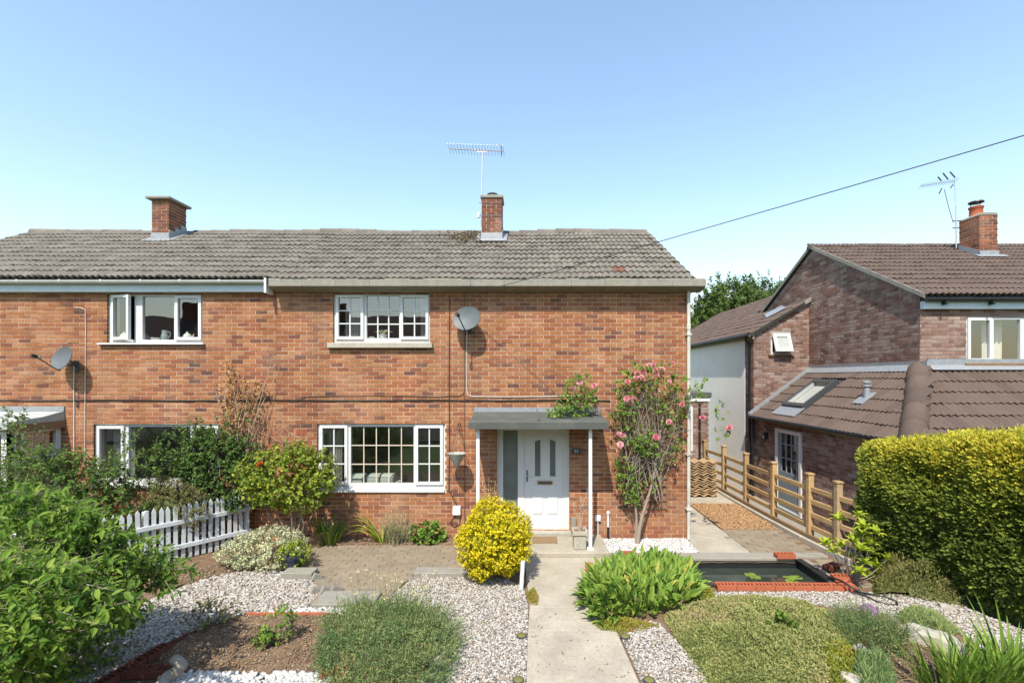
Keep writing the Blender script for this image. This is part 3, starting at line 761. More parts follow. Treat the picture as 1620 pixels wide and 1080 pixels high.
box('flap', 'dark_metal', leaf_o, wx(852), wx(873), Yd - .020, Yd - .0165, wz(767), wz(763.2))
hd = box('handle_plate', 'dark_metal', leaf_o, wx(832.8), wx(835), Yd - .012, Yd - .0005, wz(763), wz(745), bevel=.003)
MB().tube([(wx(833.9), Yd - .012, wz(753)), (wx(833.9), Yd - .05, wz(753)), (wx(842), Yd - .05, wz(753.5))], .009, 8).build('handle', 'alu', leaf_o, smooth=True)
box('threshold', 'concrete_light', dr, wx(784), wx(903), -.14, Yd + .1, -.1, wz(838.5), bevel=.008)
cn = thing('door_canopy', 'grey felt covered canopy on two thin white posts over the front door', 'canopy', (.2, -.4, 2.1))
xc0, xc1 = -.955, 1.375
prof = [(-.90, 2.125), (-.90, 2.235), (-.80, 2.262), (-.55, 2.272), (-.3, 2.288), (-.08, 2.33), (-.0005, 2.352), (-.0005, 2.125)]
MB().prism(prof, 'x', xc0, xc1).build('slab', 'felt', cn)
for k in (0, 1): MB().box(xc0 + .003 + k * 1.17, xc0 + 1.155 + k * 1.17, -.022, -.0008, 2.347, 2.43).build('lead_flashing', 'lead', cn)
MB().box(.21, .222, -.89, -.05, 2.2705, 2.292).build('felt_seam', 'felt', cn)
for x in (-.81, 1.09):
    MB().box(x - .028, x + .028, -.77, -.715, .083, 2.124).build('post', 'white_paint', cn, bevel=.005)
    MB().box(x - .05, x + .05, -.79, -.695, .0825, .10).build('foot', 'white_paint', cn)
np_ = thing('number_plaque', 'small dark slate house number plaque reading 51 right of the front door', 'sign', (wx(912), -.01, wz(713)))
pq = MB(); w2, h2 = .10, .055
pq.prism([(wx(912) - w2, wz(713) - h2), (wx(912) + w2, wz(713) - h2), (wx(912) + w2 * 1.0, wz(713) + h2 * .7), (wx(912) + w2 * .5, wz(713) + h2), (wx(912) - w2 * .5, wz(713) + h2), (wx(912) - w2, wz(713) + h2 * .7)], 'y', -.016, -.002)
pq.build('plate', 'slate', np_)
tc = bpy.data.curves.new('digits', 'FONT'); tc.body = '51'; tc.size = .085; tc.align_x = 'CENTER'; tc.align_y = 'CENTER'; tc.extrude = .0015
to = bpy.data.objects.new('digits_tmp', tc); col.objects.link(to)
dg = bpy.context.evaluated_depsgraph_get(); tm_ = bpy.data.meshes.new_from_object(to.evaluated_get(dg)); bpy.data.objects.remove(to)
tm_.transform(Matrix.Translation((wx(912), -.0185, wz(713.2))) @ Matrix.Rotation(math.pi / 2, 4, 'X'))
tm_.materials.clear(); newobj('digits', tm_, np_, 'number_paint')
for s in (-1, 1): MB().tube([(wx(912) + s * .083, -.016, wz(713)), (wx(912) + s * .083, -.0205, wz(713))], .006, 8).build('screw', 'alu', np_)

# ---- chimneys, aerials ----------------------------------------------
def stack(house, pxl, pxr, Yf, dep, pytop, side, z_base_py):
    x0, x1 = wx(pxl, Yf), wx(pxr, Yf); z1 = wz(pytop, Yf)
    ch = chimney(house, x0, x1, Yf, Yf + dep, roofz(Yf), z1, side, 'brick', 'mortar_chimney', None)
    return ch, x0, x1, z1
cm, a0, a1, zt1 = stack(main, 762, 794, 2.18, .48, 313.5, 'r', 380)
MB().box(a0 - .03, a1 + .03, 2.15, 2.69, zt1 + .001, zt1 + .075).build('cap', 'concrete', cm, bevel=.012)
MB().lathe(((a0 + a1) / 2, 2.42, zt1 + .076), [(.10, 0), (.10, .05), (.13, .055), (.13, .10), (.10, .115)], 14).build('chimney_pot', 'black_plastic', cm, smooth=True)
def flashing(parent, x0, x1, Yf, dep):
    z = roofz(Yf)
    MB().box(x0 - .006, x1 + .006, Yf - .012, Yf - .001, z + .0, z + .20).build('flashing', 'lead', parent)
    mb = MB(); e = .12
    n = np.array((0, -SS, SP)) * .062
    def rp(x, Y): return (x, Y + n[1], roofz(Y) + n[2])
    mb.quad(rp(x0 - e, Yf - .16), rp(x1 + e, Yf - .16), rp(x1 + e, Yf + .01), rp(x0 - e, Yf + .01))
    mb.quad(rp(x0 - e, Yf + .01), rp(x0, Yf + .01), rp(x0, Yf + dep), rp(x0 - e, Yf + dep)); mb.quad(rp(x1, Yf + .01), rp(x1 + e, Yf + .01), rp(x1 + e, Yf + dep), rp(x1, Yf + dep))
    o = mb.build('apron', 'lead', parent)
    for k in range(3):
        yy = Yf + k * dep / 3
        MB().box(x1 + .001, x1 + .012, yy, yy + dep / 3 - .004, roofz(yy) - .02, roofz(yy + dep / 3) + .17).build('step_flashing', 'lead', parent)
        MB().box(x0 - .012, x0 - .001, yy, yy + dep / 3 - .004, roofz(yy) - .02, roofz(yy + dep / 3) + .17).build('step_flashing', 'lead', parent)
flashing(cm, a0, a1, 2.18, .48)
cl, b0, b1, zt2 = stack(left, 240, 267.3, 2.18, .56, 316, 'r', 378)
MB().box(b0 - .085, b1 + .07, 2.09, 2.83, zt2 + .001, zt2 + .06).build('cap', 'concrete', cl, bevel=.01)
flashing(cl, b0, b1, 2.18, .56)
mx, my = a0 - .02, 2.27
ae = thing('tv_aerial', 'long television aerial on a mast strapped to the central chimney', 'aerial', (mx, my, zt1 - .5))
zb2 = wz(238, my)
tube('mast', 'alu', ae, [(mx, my, zt1 - .62), (mx + .03, my, zb2 - .02)], .017, 8)
bl = wx(711, my), wx(797, my); bz = wz(235.5, my), wz(239.5, my)
boom = tube('boom', 'alu', ae, [(bl[0], my, bz[0]), (bl[1], my, bz[1])], .013, 6)
for k in range(19):
    f = k / 18; x = bl[0] + (bl[1] - bl[0]) * f; z = bz[0] + (bz[1] - bz[0]) * f; h = .055 + .02 * f + (.05 if k == 17 else 0)
    MB().tube([(x - .02, my - .16, z + h * .8), (x, my, z), (x + .004, my + .16, z - h * .6)], .006, 4).build('director', 'alu', boom)
MB().tube([(mx - .17, my, zb2 + .03), (mx - .1, my, zb2 - .035), (mx + .12, my, zb2 - .035), (mx + .2, my, zb2 + .03)], .009, 5).build('brace', 'alu', ae)
MB().tube([(bl[1] - .05, my, bz[1] - .09), (bl[1] - .05, my, bz[1] + .13)], .010, 5).build('reflector', 'dark_metal', ae)
for z in (zt1 - .12, zt1 - .42): MB().box(mx - .04, a1 + .01, 2.172, 2.1785, z, z + .012).build('strap', 'dark_metal', ae)
MB().box(mx - .09, mx - .03, my - .03, my + .03, zt1 - .42, zt1 - .3).build('amplifier', 'cable_grey', ae)

# ---- satellite dishes --------------------------------------------------
def dish(label, px, py, n_off, rx, mount_z):
    Y = -n_off; c = Vector(W(px, py, Y)); nrm = Vector((-.30, -1, .30)).normalized()
    t = thing('satellite_dish', label, 'satellite dish', (c.x, 0, c.z - .2), 'satellite dishes on the front wall')
    sd = nrm.cross(Vector((0, 0, 1))).normalized(); up = sd.cross(nrm)
    if up.z < 0: up = -up
    V = []; F = []; K = 28; RI = 5
    V.append(tuple(c - nrm * .055))
    for i in range(1, RI + 1):
        for j in range(K):
            a = 2 * math.pi * j / K; r = i / RI
            V.append(tuple(c - nrm * (.055 * (1 - r * r)) + sd * rx * r * math.cos(a) + up * rx * .86 * r * math.sin(a)))
    nb = len(V)
    for j in range(K): F.append((0, 1 + j, 1 + (j + 1) % K))
    for i in range(RI - 1):
        for j in range(K): F.append((1 + i * K + j, 1 + (i + 1) * K + j, 1 + (i + 1) * K + (j + 1) % K, 1 + i * K + (j + 1) % K))
    m2 = len(V); off = nrm * -.012
    V += [tuple(Vector(v) + off) for v in V[:m2]]; F += [tuple(m2 + i for i in reversed(f)) for f in F]
    lst = 1 + (RI - 1) * K
    for j in range(K): F.append((lst + j, lst + (j + 1) % K, m2 + lst + (j + 1) % K, m2 + lst + j))
    mb = MB(); mb.v = V; mb.f = F; mb.build('reflector', 'dish_grey', t, smooth=True)
    low = c - up * rx * .86 - nrm * .005; foc = c - up * rx * .35 + nrm * .36
    tube('arm', 'dark_metal', t, [tuple(low - nrm * .05), tuple(low + nrm * .02), tuple(foc)], .011, 6)
    h = MB().tube([tuple(foc + up * .0 - nrm * .03), tuple(foc + nrm * .05)], .03, 10); h.build('receiver', 'black_plastic', t, smooth=True)
    MB().tube([tuple(foc - nrm * .03), tuple(foc - nrm * .055 )], .022, 10).build('receiver_cap', 'cable_grey', t, smooth=True)
    back = c - nrm * .07
    tube('bracket', 'dark_metal', t, [tuple(back), tuple(back - nrm * .06), (back.x, -.03, back.z - .12), (back.x, -.004, back.z - .12)], .018, 8)
    MB().box(back.x - .05, back.x + .05, -.012, -.001, back.z - .24, back.z - .02).build('wall_plate', 'dark_metal', t, bevel=.003)
    return t, c
dish('grey satellite dish on the wall beside the upstairs window with a concrete sill', 738, 503, .26, .265, 0)
dish('grey satellite dish on the left house wall above the enclosed porch', 97, 566, .26, .25, 0)

# ---- cables ------------------------------------------------------------
def cable(label, pts, r, mat, name='cable'):
    o = MB().tube(pts, r, 6).build(name, mat, None, smooth=True); return tag(o, label, 'cable')
def wp(px, py, n=.012): return (wx(px, -n), -n, wz(py, -n))
cable('long black cable running level across both house fronts between the storeys', [wp(x, 632.8 + (.6 if i % 2 else 0)) for i, x in enumerate((-40, 60, 180, 300, 430, 560, 690, 800, 900, 965))], .011, 'cable_black')
cable('black cable down the wall between the dish and the downstairs window', [wp(711.5, 468), wp(711, 520), wp(710.5, 600), wp(711, 700), wp(710, 775), wp(716, 785), wp(723, 799)], .008, 'cable_black')
cable('thin dark cable down the wall beside the hanging basket', [wp(735, 458), wp(735, 480), wp(734.8, 625), wp(735, 700), wp(735, 830)], .006, 'cable_brown')
cable('white conduit dropping from the right dish then turning along the wall', [wp(738.5, 522, .03), wp(738.5, 560), wp(738.2, 615), wp(739.5, 624), wp(745, 627), wp(800, 627.5), wp(860, 627), wp(920, 626)], .007, 'cable_grey')
cable('dark cable curving left along the wall from the dish conduit', [wp(734.5, 618), wp(732, 624), wp(724, 626), wp(690, 627), wp(600, 625), wp(540, 625.5), wp(482, 627), wp(476, 630)], .006, 'cable_brown')
cable('white cable down the wall under the left dish', [wp(117, 576, .05), wp(116.6, 610), wp(117, 640), wp(117, 730)], .009, 'cable_grey')
cable('pale cable down the wall between the left dish and the left windows', [wp(118, 486), wp(128, 487), wp(135, 490), wp(135.5, 520), wp(134.5, 640), wp(134, 740)], .007, 'cable_grey')
A = np.array(wp(716, 474, .06)); Bq = W(1660, 181, -4.8)
pts = [tuple(A + (Bq - A) * t + np.array((0, 0, -.06 * 4 * t * (2.6 - t) / 1.69 * .5))) for t in np.linspace(0, 2.6, 60)]
cable('overhead telephone wire from the house front up to the right', pts, .0048, 'cable_black', 'telephone_wire')
tpl = thing('telegraph_pole', 'brown timber telegraph pole out by the road carrying the overhead wire', 'pole', (pts[-1][0] + .1, pts[-1][1], -.2))
MB().tube([(pts[-1][0] + .1, pts[-1][1], -.2), (pts[-1][0] + .1, pts[-1][1], pts[-1][2] + .5)], [.14, .10], 12).build('shaft', 'timber_brown', tpl, smooth=True)
MB().tube([(pts[-1][0] - .02, pts[-1][1], pts[-1][2] - .02), (pts[-1][0] + .02, pts[-1][1], pts[-1][2] + .08)], .03, 8).build('insulator', 'china', tpl, smooth=True)
# ---- small things on the wall -------------------------------------------
mbx = thing('meter_box', 'small white electrical box with a looped cable on the wall by the yellow bush', 'junction box', wp(723, 806))
MB().box(wx(717), wx(729), -.07, -.001, wz(813), wz(799.5)).build('cover', 'white_paint', mbx, bevel=.006)
MB().tube([wp(722, 813), wp(716, 820), wp(713, 829), wp(719, 833), wp(727, 829), wp(728, 818)], .007, 6).build('lead', 'cable_black', mbx, smooth=True)
sb = thing('outdoor_socket', 'small white outdoor socket with a conduit right of the canopy post', 'socket', wp(945, 818))
MB().box(wx(941), wx(950), -.05, -.001, wz(823), wz(814), ).build('cover', 'white_upvc', sb, bevel=.005)
tube('conduit', 'cable_grey', sb, [wp(946, 823, .025), wp(946, 848, .025)], .011)
wpv = thing('waste_pipe', 'short white and black pipe standing against the wall right of the porch', 'pipe', wp(962, 850))
tube('upper_pipe', 'white_upvc', wpv, [wp(962, 811, .045), wp(962, 833, .045)], .022); tube('lower_pipe', 'black_plastic', wpv, [wp(962, 832.5, .045), (wx(962, -.045), -.045, .0)], .0205)
MB().lathe((wx(962, -.045), -.045, wz(812, -.045)), [(.03, 0), (.03, .03), (.012, .05)], 10).build('cap', 'white_upvc', wpv, smooth=True)
tag(box('air_brick', 'terracotta', None, wx(468), wx(485), -.006, .03, wz(688), wz(679), bevel=.003), 'red terracotta air brick in the wall left of the wide window', 'air brick')
for i in range(5): box('slot', 'terracotta_dark_shaded', bpy.data.objects['air_brick'], wx(469.5), wx(483.5), -.0075, -.0062, wz(686.6 - i * 1.7), wz(686 - i * 1.7))
tag(box('stone_block', 'concrete', None, wx(903.5), wx(911), -.03, -.001, .0, wz(817), bevel=.006), 'grey stone block beside the foot of the front door', 'block')
# hanging basket
hb = thing('hanging_basket', 'empty cone shaped fibre hanging basket on a wall bracket', 'hanging basket', W(722.7, 739, -.36))
c = W(722.5, 717.5, -.36)
V = MB().lathe(tuple(c), [(.012, -.25), (.06, -.18), (.115, -.08), (.165, 0), (.172, .012), (.15, .01), (.1, -.06)], 18).build('basket', 'fibre', hb, smooth=True)
tp = np.array((c[0] + .01, c[1], wz(678, -.36)))
for a in (.3, 2.4, 4.5): tube('chain', 'dark_metal', hb, [tuple(c + np.array((.165 * math.cos(a), .165 * math.sin(a), .01))), tuple(tp)], .004, 4)
MB().tube([(tp[0], -.004, tp[2] + .06), (tp[0], -.2, tp[2] + .075), (tp[0], -.36, tp[2] + .05), (tp[0], -.37, tp[2] + .0)], .009, 6).build('bracket', 'dark_metal', hb)
MB().tube([(tp[0], -.004, tp[2] - .12), (tp[0], -.22, tp[2] + .07)], .007, 6).build('stay', 'dark_metal', hb)

# ---- left enclosed porch (part of the left house) --------------------------
px0, px1, pyf = -11.0, -8.6, -.86
prof = [(pyf - .10, 2.13), (pyf - .10, 2.235), (-.70, 2.262), (-.4, 2.285), (-.08, 2.35), (-.0005, 2.36), (-.0005, 2.13)]
por = MB().prism(prof, 'x', px0, px1 + .07).build('porch', 'felt_pale', left)
MB().box(px0, px1 + .075, -.024, -.0008, 2.362, 2.45).build('flashing', 'lead', por)
MB().box(px0, px1 + .085, pyf - .125, pyf - .1005, 2.12, 2.25).build('fascia', 'felt_pale', por, bevel=.004)
MB().box(px1 + .071, px1 + .088, pyf - .10, -.001, 2.06, 2.19).build('fascia', 'timber_brown', por)
T = RIGHT(px1)
slab_holes(MB(), pyf, -.002, .0, 2.128, [(pyf + .09, -.09, 1.02, 1.52), (pyf + .09, -.09, 1.60, 2.02), (pyf + .09, -.09, .1, .92)], 0, .06).xf(T).build('side_frame', 'white_upvc', por)
for z0_, z1_ in ((1.02, 1.52), (1.60, 2.02)): MB().quad((pyf + .09, .03, z0_), (-.09, .03, z0_), (-.09, .03, z1_), (pyf + .09, .03, z1_)).xf(T).build('pane', 'glass', por)
MB().box(pyf + .09, -.09, .02, .04, .1, .92).xf(T).build('panel', 'white_upvc', por)
slab_holes(MB(), px0, px1, 0, 2.128, [(px0 + .1 + k * .75, px0 + .75 + k * .75, .9, 2.03) for k in range(3)], pyf, pyf + .06).build('front_frame', 'white_upvc', por)
for k in range(3): MB().quad((px0 + .1 + k * .75, pyf + .03, .9), (px0 + .75 + k * .75, pyf + .03, .9), (px0 + .75 + k * .75, pyf + .03, 2.03), (px0 + .1 + k * .75, pyf + .03, 2.03)).build('pane', 'glass', por)
n_ = 30; V = []; F = []
for i in range(n_ + 1):
    u = i / n_; V += [(px1 - .11 + .02 * math.sin(u * 40), -.72 + .6 * u, .95), (px1 - .11 + .02 * math.sin(u * 40), -.72 + .6 * u, 2.05)]
for i in range(n_): F.append((2 * i, 2 * i + 2, 2 * i + 3, 2 * i + 1))
mb = MB(); mb.v = V; mb.f = F; tag(mb.build('curtain', 'curtain_check', None, smooth=True), 'checked curtain inside the enclosed porch side window', 'curtain')

# ---- flat roofed side extension of the main house -----------------------------
ex = thing('side_extension', 'low flat roofed brick extension behind the drainpipe at the side passage', 'extension', (4.1, 4.7, 0))
EY, EX1 = 4.62, 5.18
ew = box('wall', 'mortar_pale', ex, XR + .003, EX1 - .008, EY + .0065, EY + 2.2, -.3, 2.38)
eo = [(wx(1083, EY), wx(1096, EY), .9, wz(643, EY))]
scatter('brick', 'brick_rest', BRICK, brick_mats(FRONT(EY), XR, EX1, 2.36 - .075 * 34, 2.36, eo), RG.random(400)[:len(brick_mats(FRONT(EY), XR, EX1, 2.36 - .075 * 34, 2.36, eo))], 'brick_pale', ew, 0)
box('roof_edge', 'felt', ex, XR + .003, EX1 + .06, EY - .06, EY + 2.3, 2.42, 2.56, bevel=.01)
box('fascia', 'white_upvc', ex, XR + .003, EX1 + .03, EY - .03, EY + 2.25, 2.30, 2.42, bevel=.005)
wv = window(ex, EY - .02, eo[0][0], eo[0][1], .9, eo[0][3], [(eo[0][0] + .06, eo[0][1] - .06, .97, eo[0][3] - .07, 'f', 0, 0, 0)])
tube('downpipe', 'black_plastic', ex, [(wx(1107, EY - .06), EY - .06, 2.25), (wx(1107, EY - .06), EY - .06, .0)], .032)
# ------------------------------------------------------------------ neighbouring house on the right (parallel to the pair)
nb = thing('brick_house', 'weathered brick house with brown tiled roof and wraparound lean-to on the right', 'house', (9.5, 2, -.18))
NG = -.18                                       # its ground lies lower
NX, NYF, NYR = 7.65, .43, 3.84                  # gable plane, front wall, ridge
NXE, NYE = 6.15, -1.24                          # lean-to outer walls
NX1 = 15.0
NYB = NYR + (NYR - NYF)
NEZ = 4.50
nslope = math.tan(math.radians(28.0)); nc, ns = math.cos(math.radians(28.0)), math.sin(math.radians(28.0))
def nroof(Y): return NEZ + .06 + (Y - (NYF - .18)) * nslope if Y < NYR else NEZ + .06 + (2 * NYR - Y - (NYF - .18)) * nslope
nrz = nroof(NYR)
# gable wall
gw = MB(); gw.prism([(NYF + .012, NG), (NYB, NG), (NYB, nroof(NYB) - .05), (NYR, nrz - .06), (NYF + .012, nroof(NYF) - .05)], 'x', NX + .0065, NX + .25)
gwall = gw.build('wall', 'mortar_pale', nb)
gm = brick_mats(LEFT(NX), -NYB, -NYF, NG, nrz, mask=lambda u, z: z < nroof(-u) - .04)
fwin = (wx(1529, NYF), wx(1529, NYF) + 1.75, wz(574, NYF), wz(501, NYF))
fm = brick_mats(FRONT(NYF), NX, NX1, NG, NEZ - .02, [fwin])
fwall = slab_holes(MB(), NX + .02, NX1, NG, NEZ + .2, [fwin], NYF + .0065, NYF + .25).build('wall', 'mortar_pale', nb)
# the wing behind: brick end wall with a small window, rendered flank
WY = 4.0
swin = (wx(1219.5, WY), wx(1251, WY), wz(560, WY), wz(526, WY))
def wingz(X): return 4.23 + (X - NXE) * .577
wm = brick_mats(FRONT(WY), NXE, NX, NG, 5.2, [swin], mask=lambda u, z: z < wingz(u) - .05)
wwall = slab_holes(MB(), NXE + .02, NX, NG, 4.05, [swin], WY + .0065, WY + .2).build('wall', 'mortar_pale', nb)
MB().prism([(NXE + .02, 4.05), (NX, 4.05), (NX, wingz(NX) - .03), (NXE + .02, wingz(NXE + .02) - .03)], 'y', WY + .0065, WY + .2).build('wall', 'mortar_pale', nb)
sm = brick_mats(LEFT(NXE), -(WY + .50), -WY, NG, 4.2)
MB().box(NXE + .0065, NXE + .2, WY + .01, WY + .505, NG, 4.12).build('wall', 'mortar_pale', nb)
MB().box(NXE - .006, NXE + .2, WY + .506, 13.5, NG, 4.13).build('rendered_wall', 'render_grey', nb)
MB().box(NXE - .012, NXE + .0, WY + .49, WY + .52, NG, 4.12).build('edge_bead', 'white_paint', nb)
# lean-to outer walls
ddoor = ( -(6.15 * FPX / (1228 - CX) - DIST), -(6.15 * FPX / (1268.5 - CX) - DIST), NG + .02, 1.74)
lo = [(ddoor[0], ddoor[1], ddoor[2], ddoor[3])]
lm_ = brick_mats(LEFT(NXE), -WY + .0, -NYE, NG, 2.0, lo)
lwall = slab_holes(MB(), -WY + .0, -NYE - .02, NG, 2.05, lo, .0065, .2).xf(LEFT(NXE)).build('wall', 'mortar_pale', nb)
l2 = brick_mats(FRONT(NYE), NXE, NX1, NG, 2.0)
lfw = box('wall', 'mortar_pale', nb, NXE + .02, NX1, NYE + .0065, NYE + .2, NG, 2.05)
groups = [(gm, gwall, 110), (fm, fwall, 60), (wm, wwall, 50), (sm, gwall, 0), (lm_, lwall, 80), (l2, lfw, 0)]
for mm_, par, k in groups:
    rn = np.clip(RG.beta(1.6, 1.6, len(mm_)) * .9 + .25 * (vnoise(mm_[:, :3, 3], 1.6, 6.) - .5), 0, .99)
    scatter('brick', 'brick_rest', BRICK, mm_, rn, 'brick_pale', par, k)
for P in ((NXE, WY), ): pass
# main roof
oh = .10
rf = MB().prism([(NYF - .2, nroof(NYF - .2) - .02), (NYR, nrz), (NYB + .2, nroof(NYB + .2) - .02), (NYB + .2, nroof(NYB + .2) - .08), (NYR, nrz - .07), (NYF - .2, nroof(NYF - .2) - .08)], 'x', NX - .06, NX1)
nroofo = rf.build('roof', 'underlay', nb)
tm = tile_mats((NX - .08, NYF - .24, nroof(NYF - .24)), (1, 0, 0), (0, nc, ns), NX1 - NX, (NYR - NYF + .22) / nc)
scatter('roof_tile', 'roof_tile_rest', TILE, tm, RG.random(len(tm)), 'roof_tile_brown', nroofo, 120)
MB().quad((NX - .06, NYR, nrz + .02), (NX1, NYR, nrz + .02), (NX1, NYB + .3, nroof(NYB + .3) + .02), (NX - .06, NYB + .3, nroof(NYB + .3) + .02)).build('roof_slope', 'roof_tile_brown', nroofo, color=.5)
ridge_tiles(nroofo, (NX - .1, NYR, nrz + .02), (NX1, NYR, nrz + .02), 'roof_tile_brown', r=.12, L=.44)
def vpr(y0, y1, up, dn): return [(y0, nroof(y0) + up), (y1, nroof(y1) + up), (y1, nroof(y1) - dn), (y0, nroof(y0) - dn)]
MB().prism(vpr(NYF - .2, NYR, .03, .06), 'x', NX - .09, NX - .062).build('verge', 'concrete', nroofo)
MB().prism(vpr(NYR, NYB + .2, .03, .06), 'x', NX - .09, NX - .062).build('verge', 'concrete', nroofo)
MB().box(NX - .0, NX1, NYF - .10, NYF - .0008, NEZ - .20, NEZ - .05).build('fascia', 'fascia_blue', nb, bevel=.004)
tube('gutter', 'black_plastic', nb, [(NX - .02, NYF - .17, NEZ - .02), (NX1, NYF - .17, NEZ - .02)], .045, 8)
for x in (8.0, 8.9, 9.8, 10.7): MB().box(x - .02, x + .02, NYF - .2, NYF - .101, NEZ - .13, NEZ - .07).build('gutter_bracket', 'black_plastic', nb)
w_ = window(nb, NYF + .02, *fwin, [(fwin[0] + .085, fwin[0] + .45, fwin[2] + .09, fwin[3] - .07, 'c', 0, 0, 0), (fwin[0] + .56, fwin[0] + 1.08, fwin[2] + .05, fwin[3] - .05, 'f', 0, 0, 0), (fwin[0] + 1.2, fwin[0] + 1.66, fwin[2] + .09, fwin[3] - .07, 'c', 0, 0, 0)])
box('sill', 'timber_brown', w_, fwin[0] - .06, fwin[1] + .06, NYF - .06, NYF + .03, fwin[2] - .055, fwin[2] - .002, bevel=.005)
room(nb, fwin[0] - .5, fwin[1] + .5, NYF + .252, NYF + 3, 2.6, 4.4)
curtain('white curtain behind the right hand neighbour upstairs window', fwin[0] + .1, fwin[0] + .40, NYF + .36, fwin[2], fwin[3], folds=6, group='neighbour upstairs curtains')
curtain('pale blind panel behind the middle light of the neighbour upstairs window', fwin[0] + .62, fwin[0] + 1.02, NYF + .34, fwin[2], fwin[3], 'blind', folds=5, amp=.02, name='blind', cat='blind')
# small top hung window, open
w_ = window(nb, WY + .02, *swin, [(swin[0] + .06, swin[1] - .06, swin[2] + .06, swin[3] - .06, 'f', 0, 0, 0)])
hz_ = Vector((0, WY - .0, swin[3] - .03)); Tm = Matrix.Translation(hz_) @ Matrix.Rotation(math.radians(-20), 4, 'X') @ Matrix.Translation(-hz_)
slab_holes(MB(), swin[0] + .035, swin[1] - .035, swin[2] + .03, swin[3] - .03, [(swin[0] + .12, swin[1] - .12, swin[2] + .13, swin[3] - .13)], WY - .03, WY + .01).xf(Tm).build('casement', 'white_upvc', w_)
MB().quad((swin[0] + .12, WY - .005, swin[2] + .13), (swin[1] - .12, WY - .005, swin[2] + .13), (swin[1] - .12, WY - .005, swin[3] - .13), (swin[0] + .12, WY - .005, swin[3] - .13)).xf(Tm).build('pane', 'felt_pale', w_)
box('sill', 'timber_brown', w_, swin[0] - .07, swin[1] + .07, WY - .06, WY + .02, swin[2] - .05, swin[2] - .002, bevel=.004)
# wing roof
wf = MB().prism([(NXE - .12, wingz(NXE - .12)), (9.2, wingz(9.2)), (9.2, wingz(9.2) - .06), (NXE - .12, wingz(NXE - .12) - .06)], 'y', WY - .06, 13.6).build('wing_roof', 'underlay', nb)
wc, wsn = math.cos(math.atan(.577)), math.sin(math.atan(.577))
wtm = tile_mats((NXE - .15, 13.6, wingz(NXE - .15)), (0, -1, 0), (wc, 0, wsn), 13.6 - WY + .05, 3.4, mask=lambda u, s: True)
c_ = wtm[:, :3, 3]
keep = ~((c_[:, 0] > NX - .30) & (c_[:, 1] < NYB + .4) & (c_[:, 2] < np.array([nroof(min(max(y, NYF), NYB)) for y in c_[:, 1]]) + .15))
wtm = wtm[keep]
scatter('roof_tile', 'roof_tile_rest', TILE, wtm, RG.random(len(wtm)), 'roof_tile_brown', wf, 60)
vp = [(NXE - .16, wingz(NXE - .16) + .045), (NX - .0, wingz(NX) + .045), (NX - .0, wingz(NX) - .07), (NXE - .16, wingz(NXE - .16) - .07)]
MB().prism(vp, 'y', WY - .10, WY - .061).build('verge', 'concrete', wf)
tube('gutter', 'black_plastic', nb, [(NXE - .17, WY - .08, 4.13), (NXE - .17, 13.5, 4.13)], .05, 8)
box('fascia', 'concrete_light', nb, NXE - .05, NXE - .007, WY - .05, 13.4, 4.02, 4.13)
tube('downpipe', 'black_plastic', nb, [(NXE - .17, WY + .08, 4.1), (NXE - .17, WY + .08, 4.0), (NXE - .055, WY + .12, 3.88), (NXE - .055, WY + .12, NG)], .034, 8)
# lead valley patch on the wing roof
MB().quad((6.75, WY + .5, wingz(6.75) + .08), (7.2, WY + .3, wingz(7.2) + .08), (7.5, WY + 1.1, wingz(7.5) + .08), (7.1, WY + 1.3, wingz(7.1) + .08)).build('lead_valley', 'lead', wf)
# lean-to roof: left slope, hip, front slope
LZ0, LZ1 = 2.04, 3.17
ls = (LZ1 - LZ0) / (NX - NXE); lsf = (LZ1 - LZ0) / (NYF - NYE)
def lz(X): return LZ0 + (X - NXE) * ls
def lzf(Y): return LZ0 + (Y - NYE) * lsf
mb = MB()
e = .12
mb.quad((NXE - e, WY, lz(NXE - e)), (NXE - e, NYE - e, LZ0 - e * ls), (NX, NYF, LZ1), (NX, WY, LZ1))
mb.quad((NXE - e, NYE - e, LZ0 - e * lsf), (NX1, NYE - e, LZ0 - e * lsf), (NX1, NYF, LZ1), (NX, NYF, LZ1))
lr = mb.build('lean_to_roof', 'underlay', nb)
lc, lsn = math.cos(math.atan(ls)), math.sin(math.atan(ls))
fc, fsn = math.cos(math.atan(lsf)), math.sin(math.atan(lsf))
L1 = (NX - NXE + .14) / lc
SKY = (1264, 1320)
def hipmask(u, s):
    Y = WY - u; X = NXE - .14 + s * lc
    return Y > NYE + (X - NXE) * (NYF - NYE) / (NX - NXE) - .03
t1 = tile_mats((NXE - .15, WY - .12, lz(NXE - .15)), (0, -1, 0), (lc, 0, lsn), WY - NYE, L1, gauge=.335, mask=hipmask)
def hipmask2(u, s):
    X = NXE - .1 + u; Y = NYE - .14 + s * fc
    return X > NXE + (Y - NYE) * (NX - NXE) / (NYF - NYE) + .03
t2 = tile_mats((NXE - .1, NYE - .15, lzf(NYE - .15)), (1, 0, 0), (0, fc, fsn), NX1 - NXE, (NYF - NYE + .14) / fc, gauge=.335, mask=hipmask2)
